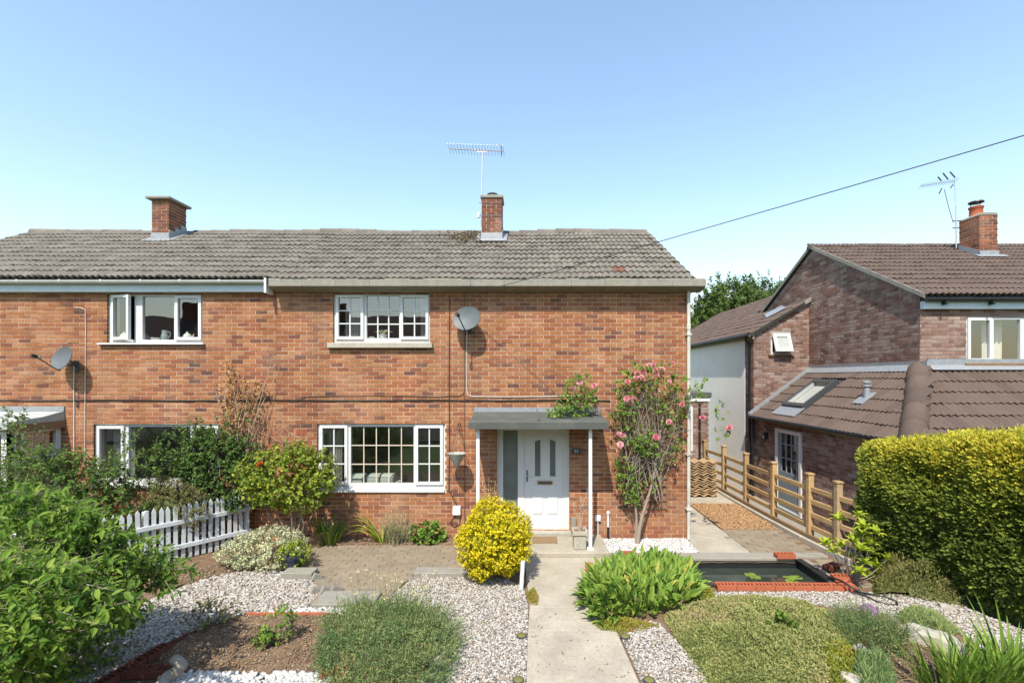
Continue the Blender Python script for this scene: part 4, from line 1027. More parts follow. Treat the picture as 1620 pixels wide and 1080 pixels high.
# the roof window takes out the tiles it stands in
def on_left(px, py):
    a = (px - CX) / FPX; b = -(py - HZ) / FPX          # point of the left slope seen at a pixel
    d = (LZ0 - NXE * ls - CH) / (b - a * ls); return np.array((a * d, d - DIST, CH + b * d))
sk = [on_left(*p) for p in ((1243, 645), (1277, 648.5), (1327, 605), (1287, 606.5))]
sy0, sy1 = (sk[1][1] + sk[2][1]) / 2, (sk[0][1] + sk[3][1]) / 2; sx0, sx1 = (sk[0][0] + sk[1][0]) / 2, (sk[2][0] + sk[3][0]) / 2
ctr = t1[:, :3, 3] + .116 * t1[:, :3, 0] + .17 * t1[:, :3, 1]
cut = (ctr[:, 1] > sy0 - .02) & (ctr[:, 1] < sy1 + .02) & (ctr[:, 0] > sx0 - .25) & (ctr[:, 0] < sx1 + .02)
t1 = t1[~cut]
scatter('roof_tile', 'roof_tile_rest', TILE, t1, RG.random(len(t1)), 'roof_tile_brown', lr, 110)
scatter('roof_tile', 'roof_tile_rest', TILE, t2, RG.random(len(t2)), 'roof_tile_brown', lr, 100)
ridge_tiles(lr, (NXE - .1, NYE - .1, LZ0 - .08 + .05), (NX, NYF, LZ1 + .05), 'roof_tile_brown', r=.20, L=.5, name='hip_tile', drop=.10)
# flashings along the walls
MB().box(NX + .14, NX1, NYF - .03, NYF - .001, LZ1 + .02, LZ1 + .17).build('flashing', 'lead', lr)
MB().quad((NX + .1, NYF - .02, LZ1 + .06), (NX1, NYF - .02, LZ1 + .06), (NX1, NYF - .19, LZ1 - .06 + .02), (NX + .1, NYF - .19, LZ1 - .06 + .02)).build('flashing', 'lead', lr)
MB().box(NX - .03, NX - .001, NYF - .2, WY - .01, LZ1 + .03, LZ1 + .13).build('flashing', 'lead', lr)
MB().quad((NX - .02, NYF, LZ1 + .07), (NX - .02, WY - .02, LZ1 + .07), (NX - .17, WY - .02, lz(NX - .17) + .065), (NX - .17, NYF, lz(NX - .17) + .065)).build('flashing', 'lead', lr)
mb = MB(); mb.prism([(NXE - .16, lz(NXE - .16) + .02), (NX, LZ1 + .02), (NX, LZ1 + .11), (NXE - .16, lz(NXE - .16) + .11)], 'y', WY - .13, WY - .004); mb.build('verge_flashing', 'lead', lr)
# roof window
def sp(X, Y, h=0.): return (X - lsn * h, Y, lz(X) + lc * h)
def slab_on(name, mat, X0, X1, Y0, Y1, h0, h1, par):
    mb = MB(); v = [sp(X, Y, h) for X in (X0, X1) for Y in (Y0, Y1) for h in (h0, h1)]; mb.v = v
    mb.f = [(0, 1, 3, 2), (4, 6, 7, 5), (0, 4, 5, 1), (2, 3, 7, 6), (0, 2, 6, 4), (1, 5, 7, 3)]; return mb.build(name, mat, par)
fr = slab_on('roof_window', 'dark_metal', sx0, sx1, sy0, sy0 + .07, .0, .12, lr)
slab_on('frame', 'dark_metal', sx0, sx1, sy1 - .07, sy1, .0, .12, fr); slab_on('frame', 'dark_metal', sx0, sx0 + .08, sy0 + .071, sy1 - .071, .0, .119, fr); slab_on('frame', 'dark_metal', sx1 - .08, sx1, sy0 + .071, sy1 - .071, .0, .119, fr)
slab_on('inner_frame', 'white_upvc', sx0 + .082, sx1 - .082, sy0 + .072, sy0 + .12, .02, .09, fr); slab_on('inner_frame', 'white_upvc', sx0 + .082, sx1 - .082, sy1 - .12, sy1 - .072, .02, .09, fr)
MB().quad(sp(sx0 + .08, sy0 + .07, .1), sp(sx1 - .08, sy0 + .07, .1), sp(sx1 - .08, sy1 - .07, .1), sp(sx0 + .08, sy1 - .07, .1)).build('pane', 'glass', fr)
MB().quad(sp(sx0 + .08, sy0 + .12, .012), sp(sx1 - .08, sy0 + .12, .012), sp(sx1 - .08, sy1 - .12, .012), sp(sx0 + .08, sy1 - .12, .012)).build('blind', 'blind', fr)
slab_on('apron', 'lead', sx0 - .25, sx0 - .002, sy0 - .06, sy1 + .06, .05, .062, fr)
# vent pipe through the roof
vq = on_left(1371, 632)
vpp = thing('roof_vent', 'short grey vent pipe standing on the lean-to roof beside the skylight', 'vent', tuple(vq))
MB().lathe((vq[0], vq[1], vq[2]), [(.062, -.05), (.062, .24), (.05, .24), (.05, .262), (.085, .265), (.085, .30), (.05, .31), (.05, .33), (.085, .333), (.085, .37), (.02, .385)], 14).build('pipe', 'lead', vpp, smooth=True)
slab_on('plate', 'lead', vq[0] - .16, vq[0] + .13, vq[1] - .15, vq[1] + .15, .052, .066, vpp)
# lean-to gutter, door
tube('gutter', 'black_plastic', nb, [(NXE - .16, WY - .0, LZ0 - .10), (NXE - .16, NYE - .16, LZ0 - .10), (NX1, NYE - .16, LZ0 - .10)], .04, 8)
box('fascia', 'concrete_light', nb, NXE - .05, NXE - .002, NYE - .05, WY - .01, LZ0 - .17, LZ0 - .06)
MB().box(NXE - .3, NXE - .2, NYE - .3, NYE - .2, LZ0 - .1, LZ0 + .05).build('hip_iron', 'alu', lr)
tube('downpipe', 'black_plastic', nb, [(NXE - .07, WY - .12, LZ0 - .12), (NXE - .07, WY - .12, NG)], .034, 8)
dd = thing('side_door', 'grey half glazed door in the side of the lean-to behind the wooden fence', 'door', (NXE, -(ddoor[0] + ddoor[1]) / 2, NG))
T = LEFT(NXE); u0, u1, dz0, dz1 = ddoor
slab_holes(MB(), u0 - .005, u1 + .005, dz0, dz1 + .005, [(u0 + .08, u1 - .08, dz0 + .04, dz1 - .08)], -.03, .06).xf(T).build('frame', 'white_upvc', dd)
ua, ub, da, db = u0 + .082, u1 - .082, dz0 + .042, dz1 - .082
gh = [(ua + .13 + i * (ub - ua - .26) / 3 + .014, ua + .13 + (i + 1) * (ub - ua - .26) / 3 - .014, da + .85 + j * .335 + .014, da + .85 + (j + 1) * .335 - .014) for i in range(3) for j in range(3)]
lf_ = slab_holes(MB(), ua, ub, da, db, gh, .0, .045).xf(T).build('leaf', 'door_blue', dd)
for a, b, c0, d0 in gh: MB().quad((a, .02, c0), (b, .02, c0), (b, .02, d0), (a, .02, d0)).xf(T).build('pane', 'glass_dark', lf_)
for i in range(5):
    w5 = (ub - ua - .2) / 5; MB().box(ua + .1 + i * w5 + .003, ua + .1 + (i + 1) * w5 - .003, -.008, -.0008, da + .1, da + .76).xf(T).build('board', 'door_blue', lf_)
MB().box(ub - .07, ub - .04, -.05, -.0008, da + .95, da + 1.07).xf(T).build('handle', 'dark_metal', lf_)
lampq = thing('wall_lamp', 'small black wall lamp beside the grey side door', 'lamp', (NXE - .05, 4.0, 1.4))
ly = 6.15 * FPX / (1214 - CX) - DIST
MB().box(NXE - .09, NXE - .001, ly - .05, ly + .05, 1.42, 1.60).build('body', 'black_plastic', lampq, bevel=.01); MB().lathe((NXE - .10, ly, 1.36), [(.03, 0), (.05, .05), (.045, .11), (.02, .14)], 10).build('shade', 'black_plastic', lampq, smooth=True)
room(nb, NXE + .25, NX - .1, 1.0, 3.6, 0, 1.95)
# chimney, pot, cowl, aerial
cy = 2.79; cx0, cx1 = 11.08, 11.53; czt = wz(340, cy)
cn2 = box('chimney', 'mortar_chimney', nb, cx0 + .008, cx1 - .008, cy + .008, cy + .53, nroof(cy) - .3, czt)
m = np.concatenate([brick_mats(FRONT(cy), cx0, cx1, czt - .075 * 18, czt), brick_mats(LEFT(cx0), -(cy + .54), -cy, czt - .075 * 18, czt, shift=.11)])
m = m[m[:, 2, 3] > nroof(cy) + .06]
scatter('brick', 'brick_rest', BRICK, m, RG.random(len(m)) * .45, 'brick', cn2, 300)
MB().prism([(cx0 - .01, czt + .001), (cx1 + .01, czt + .001), (cx1 - .05, czt + .06), (cx0 + .05, czt + .06)], 'y', cy - .01, cy + .55).build('cap', 'concrete', cn2)
MB().lathe(((cx0 + cx1) / 2 - .02, cy + .3, czt + .04), [(.15, 0), (.135, .05), (.13, .2), (.15, .22), (.15, .26), (.12, .27)], 16).build('chimney_pot', 'terracotta', cn2, smooth=True)
MB().lathe(((cx0 + cx1) / 2 - .02, cy + .3, czt + .40), [(.02, 0), (.16, .0), (.15, .03), (.03, .06)], 16).build('cowl', 'black_plastic', cn2, smooth=True)
for a in (0, 2.1, 4.2): tube('cowl_leg', 'dark_metal', cn2, [((cx0 + cx1) / 2 - .02 + .1 * math.cos(a), cy + .3 + .1 * math.sin(a), czt + .29), ((cx0 + cx1) / 2 - .02 + .1 * math.cos(a), cy + .3 + .1 * math.sin(a), czt + .402)], .01, 5)
MB().box(cx0 - .02, cx1 + .02, cy - .014, cy - .001, nroof(cy) + .0, nroof(cy) + .17).build('flashing', 'lead', cn2)
MB().prism([(cy - .014, nroof(cy) + .0), (cy + .54, nroof(cy + .54) + .02), (cy + .54, nroof(cy + .54) + .16), (cy - .014, nroof(cy) + .17)], 'x', cx0 - .014, cx0 - .001).build('flashing', 'lead', cn2)
MB().quad((cx0 - .15, cy - .16, nroof(cy - .16) + .075), (cx1 + .15, cy - .16, nroof(cy - .16) + .075), (cx1 + .15, cy, nroof(cy) + .075), (cx0 - .15, cy, nroof(cy) + .075)).build('apron', 'lead', cn2)
ay = cy + .5; ax_ = wx(1513, ay)
a2 = thing('tv_aerial', 'television aerial on a thin mast beside the neighbour chimney', 'aerial', (ax_, ay, nroof(ay)))
tube('mast', 'alu', a2, [(ax_, ay, wz(392, ay)), (ax_ - .03, ay, wz(284, ay))], .016, 8)
p0 = W(1457, 294, ay - .2); p1 = W(1513, 286, ay + .05)
boom = tube('boom', 'alu', a2, [tuple(p0), tuple(p1)], .010, 6)
for k in range(14):
    q = p0 + (p1 - p0) * k / 13; h = .05 + .02 * k / 13
    MB().tube([tuple(q + np.array((-.3 * h, -.10, .6 * h))), tuple(q), tuple(q + np.array((.2 * h, .10, -.6 * h)))], .005, 4).build('director', 'alu', boom)
for px, py, dx, dy in ((1489, 286, -5, -6), (1500, 284, -8, -10), (1511, 281, -8, -9), (1490, 298, -4, 8), (1508, 292, -4, 5)):
    MB().tube([tuple(W(px, py, ay)), tuple(W(px + dx, py + dy, ay - .05))], .016, 5).build('reflector', 'dark_metal', a2)
tube('lead', 'cable_black', a2, [tuple(W(1494, 300, ay)), tuple(W(1500, 325, ay)), tuple(W(1508, 352, ay))], .007, 5)
for pz in (350, 361): MB().tube([tuple(W(1507, pz, ay)), tuple(W(1520, pz - 1, ay))], .014, 5).build('bracket', 'dark_metal', a2)

# ------------------------------------------------------------------ house across the road (what the windows mirror)
op = thing('terraced_house', 'long brick house with a dark roof across the road, mirrored in the upstairs windows', 'house', (2, -26, 0))
MB().box(-46, 32, -33, -26, -.3, 5.2).build('wall', 'brick', op, color=.3)
MB().prism([(-25.6, 5.1), (-29.5, 7.9), (-33.4, 5.1)], 'x', -46.3, 32.3).build('roof', 'roof_tile_brown', op, color=.4)
for x in (-38, -27, -15, -4, 9, 22): MB().box(x - .5, x + .5, -29.9, -29.1, 7.2, 9.0).build('chimney', 'brick', op, color=.2)
for x in range(-43, 31, 5):
    for z in (1.0, 3.3): MB().box(x - .8, x + .8, -26.04, -25.98, z, z + 1.2).build('window', 'white_upvc', op)
# ------------------------------------------------------------------ ground
def structure(name, label=None, kind='structure'):
    o = bpy.data.objects.new(name, None); o.empty_display_size = .1; col.objects.link(o); WM[o.name] = Matrix.Identity(4)
    return tag(o, label, kind=kind)
PX0, PX1, PY0, PY1 = 1.50, 4.40, -1.97, -1.08                   # pond opening
g = MB().quad((-500, -500, -.24), (500, -500, -.24), (500, 900, -.24), (-500, 900, -.24)).build('ground', 'grass'); tag(g, kind='structure')
def hard(x, y):                                                # where paving lies over the soil
    return None
step = .05
gx_ = np.arange(-9.6, 5.101, step); gy_ = np.arange(-6.0, .021, step)
X, Y = np.meshgrid(gx_, gy_, indexing='ij'); P3 = np.stack([X, Y, X * 0], -1)
Z = -.028 + .020 * vnoise(P3, 3., 1.) + .012 * vnoise(P3, 11., 2.)
SOILBED = [G(*p)[:2] for p in ((392, 970), (600, 974), (510, 1010), (500, 1066), (262, 1066), (250, 1036), (312, 1000))]
SOIL2 = [G(*p)[:2] for p in ((1412, 985), (1460, 1000), (1492, 1040), (1480, 1098), (1405, 1098), (1400, 1050))]
WALLBED = [G(*p)[:2] for p in ((470, 852), (745, 852), (735, 863), (478, 864))]
inb = pip(X, Y, SOILBED) | pip(X, Y, SOIL2)
Z = np.where(inb, Z + .022, Z); Z = np.where(pip(X, Y, WALLBED), Z + .05, Z)
nx, ny = X.shape
idx = np.arange(nx * ny).reshape(nx, ny)
q = np.stack([idx[:-1, :-1], idx[1:, :-1], idx[1:, 1:], idx[:-1, 1:]], -1)
cxm, cym = (X[:-1, :-1] + step / 2), (Y[:-1, :-1] + step / 2)
q = q[~((cxm > PX0) & (cxm < PX1) & (cym > PY0) & (cym < PY1))]
me = arr_mesh('garden', np.stack([X, Y, Z], -1).reshape(-1, 3), [q], smooth=True)
tag(newobj('garden', me, None, 'soil'), kind='structure')
tag(box('front_verge', 'grass', None, -14, 14, -13, -6.001, -.2, -.03), kind='structure')
tag(box('road', 'asphalt', None, -200, 200, -21, -14, -.2, -.06), kind='structure')
tag(box('side_passage', 'soil', None, 3.03, 5.1, .021, 9, -.2, -.02), kind='structure')
tag(box('neighbour_drive', 'gravel_bed', None, 5.24, 6.16, -1.0, 14, -.235, -.185), kind='structure')
# concrete paths -----------------------------------------------------------
def poly_slab(name, mat, parent, pts, z0, z1, bevel=.006): return MB().prism([tuple(p[:2]) for p in pts], 'z', z0, z1).build(name, mat, parent, bevel=bevel)
path = structure('front_path', 'pale concrete path leading to the front door')
poly_slab('slab', 'concrete_path', path, [G(838, 960), G(929, 960), G(936, 932), G(972, 898), (1.46, -.915), (-.03, -.915)], -.05, .004)
poly_slab('slab', 'concrete_path', path, [G(835, 997.5), G(968, 997.5), G(935, 961), G(838, 961)], -.05, .010)
poly_slab('slab', 'concrete_path', path, [G(832, 1110), G(1024, 1110), G(975, 998.5), G(835, 998.5)], -.05, .018)
pad = structure('door_pad', 'raised concrete pad in front of the door')
poly_slab('slab', 'concrete_path', pad, [(-.95, -.905), (1.385, -.905), (1.385, -.002), (-.95, -.002)], -.05, .082, .012)
sp_ = structure('side_path', 'concrete and paved passage beside the house')
poly_slab('slab', 'concrete_path', sp_, [(2.955, -.745), (3.825, -.745), (3.825, 1.2), (3.03, 1.2), (3.03, -.01), (2.955, -.01)], -.05, .004)
poly_slab('slab', 'concrete_path', sp_, [(3.03, 1.206), (3.825, 1.206), (3.825, 4.6), (3.03, 4.6)], -.05, .006)
poly_slab('slab', 'concrete_path', sp_, [(3.831, 2.42), (4.98, 2.42), (4.98, 4.6), (3.831, 4.6)], -.05, .004)
PAVE = ([(.02, .03, 1), (.98, .03, 1), (.98, .97, 1), (.02, .97, 1), (0, 0, .75), (1, 0, .75), (1, 1, .75), (0, 1, .75), (0, 0, 0), (1, 0, 0), (1, 1, 0), (0, 1, 0)],
        [(0, 1, 2, 3), (0, 4, 5, 1), (1, 5, 6, 2), (2, 6, 7, 3), (3, 7, 4, 0), (4, 8, 9, 5), (5, 9, 10, 6), (6, 10, 11, 7), (7, 11, 8, 4)])
def pavers(parent, poly, L, Wd, ztop, mat='paver', nsep=300, gap=.004, rng=RG):
    xs = [p[0] for p in poly]; ys = [p[1] for p in poly]; out = []
    r = 0; y = min(ys)
    while y < max(ys):
        x = min(xs) - (r % 2) * L / 2
        while x < max(xs):
            if pip(np.array([x + L / 2]), np.array([y + Wd / 2]), poly)[0]:
                m = np.eye(4); m[0, 0] = L - gap; m[1, 1] = Wd - gap; m[2, 2] = .05; m[:3, 3] = (x, y, ztop - .05 + rng.normal(0, .0025))
                a = rng.normal(0, .006); m[2, 0] = a * L; out.append(m)
            x += L
        y += Wd; r += 1
    out = np.array(out); out[:, 2, 0] = 0
    scatter('paver', 'paver_rest', PAVE, out, RG.random(len(out)), mat, parent, nsep)
pavers(sp_, [(3.84, -.745), (4.98, -.745), (4.98, .49), (3.84, .49)], .29, .145, .006, nsep=40)
pavers(sp_, [(4.72, -2.0), (5.0, -2.0), (5.0, -.95), (4.72, -.95)], .29, .145, .002, nsep=30)
patio = structure('patio', 'brown block paved patio under the wide downstairs window')
PATIO = [tuple(p[:2]) for p in (G(470, 864), G(760, 864), (-.96, -.9), (-.96, -1.25), G(742, 906), G(655, 908), G(612, 945), G(592, 960), G(490, 962), G(497, 918), G(475, 890))]
poly_slab('bed', 'paver', patio, PATIO, -.05, .006, 0)
pavers(patio, PATIO, .215, .108, .012, nsep=300)
kb = box('kerb_block', 'concrete', patio, G(655, 912)[0], G(742, 912)[0], G(655, 914)[1], G(655, 904)[1], -.05, .075, bevel=.008)
box('kerb_block', 'concrete', patio, G(445, 916)[0], G(494, 916)[0], G(445, 917)[1], G(445, 907)[1], -.05, .10, bevel=.008)
a_ = G(488, 962); b_ = G(590, 962)
box('step_slab', 'concrete', patio, a_[0] + .04, b_[0], a_[1], G(500, 940)[1], -.05, .055, bevel=.01)
# bricks on edge, set at an angle along the patio
for i, (px, py) in enumerate(((500, 938), (516, 937), (532, 936), (502, 916))):
    p = G(px, py); m = Matrix.Translation((p[0], p[1], .03)) @ Matrix.Rotation(math.radians(38), 4, 'Z') @ Matrix.Rotation(math.radians(28), 4, 'Y')
    MB().box(-.07, .07, -.03, .03, -.05, .05).xf(m).build('edging_brick', 'concrete', patio, bevel=.005)
# bark chips rectangle in the side passage
tag(poly_slab('bark_bed', 'soil', None, [(3.845, .50), (4.965, .50), (4.965, 2.41), (3.845, 2.41)], -.05, .0, 0), kind='structure')

# ------------------------------------------------------------------ gravel (nobody could count it)
SV, SF = ico()
def stones(name, label, poly, dens, rmin, rmax, mat, z=-.005, rng=RG, exclude=(), flat=.62, proto=None):
    xs = [p[0] for p in poly]; ys = [p[1] for p in poly]
    A = (max(xs) - min(xs)) * (max(ys) - min(ys)); n = int(A * dens)
    x = rng.uniform(min(xs), max(xs), n); y = rng.uniform(min(ys), max(ys), n)
    k = pip(x, y, poly)
    for e in exclude: k &= ~pip(x, y, e)
    x, y = x[k], y[k]; n = len(x)
    r = rmin + (rmax - rmin) * rng.beta(1.6, 2.4, n)
    d = rand_dir(n, rng); d[:, 2] *= .35; nr = rand_dir(n, rng) * .55 + np.array((0, 0, 1.))
    m = frame_mats(np.stack([x, y, z + r * .42 + rng.random(n) * .012], -1), d, nr, r * rng.uniform(.9, 1.45, n), r * rng.uniform(.75, 1.1, n), (r * rng.uniform(.45, .8, n))[:, None])
    V = SV * (1 + .16 * (vnoise(SV * 3.1 + 9, 1., 4.)[:, None] - .5) * 2)
    o = joined(name, (V, SF), m, rng.random(n), mat, None, True)
    return tag(o, label, 'gravel', kind='stuff')
PG = lambda *pts: [tuple(G(*p)[:2]) for p in pts]
GC = PG((655, 914), (742, 912), (800, 914), (828, 930), (835, 960), (834, 1000), (831, 1110), (640, 1110), (690, 1040), (690, 985), (640, 962), (596, 958), (615, 945))
stones('gravel', 'pale mixed gravel bed left of the front path', GC, 4200, .008, .019, 'gravel')
GL = PG((338, 912), (380, 905), (440, 903), (492, 918), (508, 936), (484, 962), (395, 970), (345, 985), (300, 1003), (246, 1030), (190, 1066), (140, 1110), (-160, 1110), (150, 990), (270, 935))
stones('gravel', 'grey and white pebbles between the big shrub and the soil bed', GL, 2900, .010, .024, 'gravel')
GW1 = PG((398, 973), (480, 964), (596, 963), (588, 973))
stones('pebbles', 'strip of white pebbles behind the soil bed', GW1, 1900, .016, .030, 'gravel_white', z=.005)
GW2 = PG((255, 1072), (300, 1066), (520, 1066), (525, 1110), (240, 1110))
stones('pebbles', 'strip of white pebbles at the near edge of the soil bed', GW2, 1500, .018, .034, 'gravel_white', z=.005)
GR1 = PG((978, 996), (1000, 980), (1042, 985), (1075, 1020), (1110, 1060), (1140, 1110), (1030, 1110))
stones('gravel', 'white gravel wedge right of the front path', GR1, 4200, .008, .019, 'gravel')
GR2 = PG((1125, 937), (1340, 936), (1400, 938), (1500, 950), (1640, 1005), (1720, 1060), (1720, 1110), (1620, 1075), (1560, 1030), (1500, 990), (1440, 978), (1380, 970), (1300, 958), (1230, 950), (1130, 947))
stones('gravel', 'white and brown gravel between the pond and the hedge', GR2, 4000, .008, .020, 'gravel')
WB = [(1.40, -.735), (2.94, -.735), (2.94, -.012), (1.40, -.012)]
tag(poly_slab('gravel_base', 'gravel_bed', None, WB, -.05, -.004, 0), kind='structure')
stones('gravel', 'bright white gravel bed at the foot of the climbing rose', WB, 2600, .011, .024, 'gravel_white', z=-.004)
stones('bark_chips', 'brown bark chips in the side passage beside the wooden fence', [(3.85, .51), (4.96, .51), (4.96, 2.4), (3.85, 2.4)], 2600, .008, .020, 'bark_chip', z=.0, flat=.3)
stones('soil_crumbs', 'crumbly brown soil of the empty flower bed', SOILBED, 1500, .004, .014, 'soil_crumb', z=.012)
stones('soil_crumbs', 'bare brown soil beside the flat rock', SOIL2, 1700, .004, .016, 'soil_crumb', z=.012)
stones('soil_crumbs', 'brown soil strip under the wide downstairs window', WALLBED, 1200, .005, .016, 'soil_crumb', z=.03)
stones('soil_crumbs', 'brown soil and litter below the picket fence', PG((330, 912), (380, 905), (395, 870), (350, 885), (270, 920), (240, 950)), 900, .005, .018, 'soil_crumb', z=-.005)
for nm, pl in (('gravel_base', GC), ('gravel_base', GL), ('gravel_base', GR1), ('gravel_base', GR2)):
    tag(poly_slab(nm, 'gravel_bed', None, pl, -.05, -.006, 0), kind='structure')

stones('stray_stones', 'loose chippings scattered over the edges of the front path', PG((833, 1000), (860, 960), (850, 930), (880, 1000), (940, 1000), (985, 1000), (1020, 1100), (832, 1100)), 42, .005, .013, 'gravel', z=.016)
stones('stray_stones', 'loose chippings scattered along the patio edges', PG((500, 940), (600, 950), (660, 905), (740, 903), (600, 930), (500, 915)), 90, .006, .014, 'gravel', z=.01)
# ------------------------------------------------------------------ pond
pond = structure('pond', 'small rectangular garden pond')
lin = MB()
lin.quad((PX0, PY0, -.45), (PX1, PY0, -.45), (PX1, PY1, -.45), (PX0, PY1, -.45))
for a, b in (((PX0, PY0), (PX1, PY0)), ((PX1, PY0), (PX1, PY1)), ((PX1, PY1), (PX0, PY1)), ((PX0, PY1), (PX0, PY0))):
    n = 24
    for i in range(n):
        p = [a[k] + (b[k] - a[k]) * i / n for k in (0, 1)]; q_ = [a[k] + (b[k] - a[k]) * (i + 1) / n for k in (0, 1)]
        ins = np.array((PX0 + PX1, PY0 + PY1)) / 2
        j1 = .02 * math.sin(i * 2.1) ; j2 = .02 * math.sin((i + 1) * 2.1)
        def inn(pt, j): v = ins - np.array(pt); v = v / np.linalg.norm(v); return pt[0] + v[0] * (.02 + j * .5), pt[1] + v[1] * (.02 + j * .5)
        lin.quad((*inn(p, j1), -.45), (*inn(q_, j2), -.45), (*q_, .012), (*p, .012))
lin.build('liner', 'black_liner', pond, smooth=True)
MB().quad((PX0 + .01, PY0 + .01, -.10), (PX1 - .01, PY0 + .01, -.10), (PX1 - .01, PY1 - .01, -.10), (PX0 + .01, PY1 - .01, -.10)).build('water', 'water', pond)
tm_b = box('timber_edge', 'timber_grey', pond, 1.38, 4.42, -1.075, -.935, -.05, .05, bevel=.006)
box('timber_edge', 'timber_grey', pond, 1.38, 5.0, -.93, -.75, -.05, .028, bevel=.006)
MB().prism([(PX1 + .002, -1.08), (PX1 + .16, -1.08), (PX1 + .16, PY0 + .02), (PX1 + .002, PY0 + .02)], 'z', -.05, .04).build('timber_edge', 'timber_grey', pond, bevel=.006)
MB().prism([(PX1 - .05, -1.09), (PX1 + .06, -1.09), (PX1 + .09, PY0 + .1), (PX1 - .02, PY0 + .1)], 'z', .042, .052).build('liner_fold', 'black_liner', pond)
def perf_brick(L=.262, Wd=.125, H=.072, t=.016, n=5):
    mb = MB(); mb.box(0, L, 0, t, 0, H); mb.box(0, L, Wd - t, Wd, 0, H); mb.box(t, L - t, t, Wd - t, 0, H * .35)
    sp0 = (L - t) / n
    for i in range(n + 1): mb.box(i * sp0, i * sp0 + t, t, Wd - t, H * .35, H - .0005)
    return mb
def brick_at(label, x, y, z, ang, mat='terracotta', group=None, L=.262):
    m = Matrix.Translation((x, y, z)) @ Matrix.Rotation(ang, 4, 'Z')
    o = perf_brick(L).xf(m).build('perforated_brick', mat, None); return tag(o, label, 'brick', group)
GB = 'bricks laid along the front of the pond'
x0 = wx(1133, -2.05)
for i in range(7):
    brick_at(('leftmost' if i == 0 else ['', 'second', 'third', 'middle', 'fifth', 'sixth'][i] if i < 6 else 'rightmost') + ' orange perforated brick in the row along the front of the pond', x0 + i * .268, -2.10 - .006 * i, -.005, -.02, group=GB)
p = G(1230, 884, .05); brick_at('single orange perforated brick on the timber at the back of the pond', p[0], p[1], .052, 0, L=.30)
p = G(1318, 922, .06); brick_at('orange perforated brick stacked at the right end of the pond row', wx(1318, -1.95), -1.98, .068, -.12)
brick_at('dark red brick behind the black hose at the pond corner', wx(1314, -1.6), -1.6, .042, .5, 'terracotta_dark_shaded')
brick_at('orange brick end showing at the path edge left of the leafy clump', wx(941, -1.6), -1.55, .0, 1.5)
brick_at('orange perforated brick behind the leafy clump at the pond back', wx(981, -1.02), -1.06, .052, .0)
pi_ = MB().tube([(wx(1336, -2.0), -2.2, .06), (wx(1336, -2.0) + .02, -2.0, .06)], .05, 14).build('clay_pipe', 'terracotta', None, smooth=True); tag(pi_, 'short round clay pipe end beside the pond bricks', 'pipe')
hs = [G(1311, 912, .08), G(1330, 918, .14), G(1350, 930, .10), G(1365, 940, .03), G(1390, 952, .015), G(1414, 957, .015), G(1419, 952, .015), G(1405, 946, .015), G(1380, 940, .02), G(1350, 935, .06)]
def smooth_pts(pts, k=6):
    pts = [np.asarray(p, float) for p in pts]; out = []
    for i in range(len(pts) - 1):
        a = pts[max(i - 1, 0)]; b = pts[i]; c = pts[i + 1]; d = pts[min(i + 2, len(pts) - 1)]
        for j in range(k):
            t = j / k; out.append(.5 * ((2 * b) + (c - a) * t + (2 * a - 5 * b + 4 * c - d) * t * t + (3 * b - a - 3 * c + d) * t ** 3))
    out.append(pts[-1]); return [tuple(p) for p in out]
tag(MB().tube(smooth_pts(hs), .014, 8).build('hose', 'black_plastic', None, smooth=True), 'black hose looping over the gravel from the pond', 'hose')
def lily(px, py, r, label):
    p = G(px, py, -.095); n = 18; mb = MB(); a0_ = random.random() * 6
    mb.v.append((p[0], p[1], -.094)); 
    for i in range(n):
        a = a0_ + .25 + i * (6.28 - .5) / (n - 1); mb.v.append((p[0] + r * math.cos(a), p[1] + r * math.sin(a), -.092 + .006 * math.sin(3 * a)))
    for i in range(n - 1): mb.f.append((0, 1 + i, 2 + i))
    m0 = len(mb.v); mb.v += [(v[0], v[1], v[2] - .004) for v in mb.v]; mb.f += [tuple(m0 + k for k in reversed(f)) for f in mb.f]
    tag(mb.build('lily_pad', 'lily', None, smooth=True, color=random.random()), label, 'lily pad', 'water lily pads')
lily(1187, 908.5, .085, 'left lily pad of the left pair on the pond'); lily(1195, 913, .08, 'right lily pad of the left pair on the pond')
lily(1248, 914, .085, 'upper left lily pad near the pond right end'); lily(1253, 920, .09, 'lower lily pad near the pond right end'); lily(1260, 913, .085, 'upper right lily pad near the pond right end')

# ------------------------------------------------------------------ wooden fence on the right
rf_ = thing('post_and_rail_fence', 'new wooden post and rail fence along the side passage', 'fence', (5.2, 1.5, 0))
posts = [(5.05, 4.55), (5.13, 3.48), (5.14, 2.28), (5.17, 1.11), (5.23, -.04), (5.30, -.72)]
for x, y in posts:
    MB().box(x - .05, x + .05, y - .05, y + .05, -.05, 1.19).build('post', 'timber_new', rf_, bevel=.006, color=random.random())
    MB().box(x - .062, x + .062, y - .062, y + .062, 1.1905, 1.225).build('post_cap', 'timber_new', rf_, bevel=.006, color=random.random())
posts.append((5.36, -1.15))      # the last bay runs on into the hedge
for i in range(len(posts) - 1):
    (xa, ya), (xb, yb) = posts[i], posts[i + 1]
    L = math.hypot(xb - xa, yb - ya); ang = math.atan2(yb - ya, xb - xa)
    m = Matrix.Translation((xa, ya, 0)) @ Matrix.Rotation(ang, 4, 'Z')
    for z in (.24, .47, .71, .94): MB().box(.052, L - .052, -.02, .02, z - .043, z + .043).xf(m).build('rail', 'timber_new', rf_, bevel=.005, color=random.random())
    MB().box(-.02, L - .025, -.105, -.055, .0, .13).xf(m).build('gravel_board', 'timber_brown', rf_, bevel=.005)
    MB().box(-.02, L - .025, -.175, -.108, -.05, .06).xf(m).build('kerb', 'concrete_light', rf_, bevel=.008)
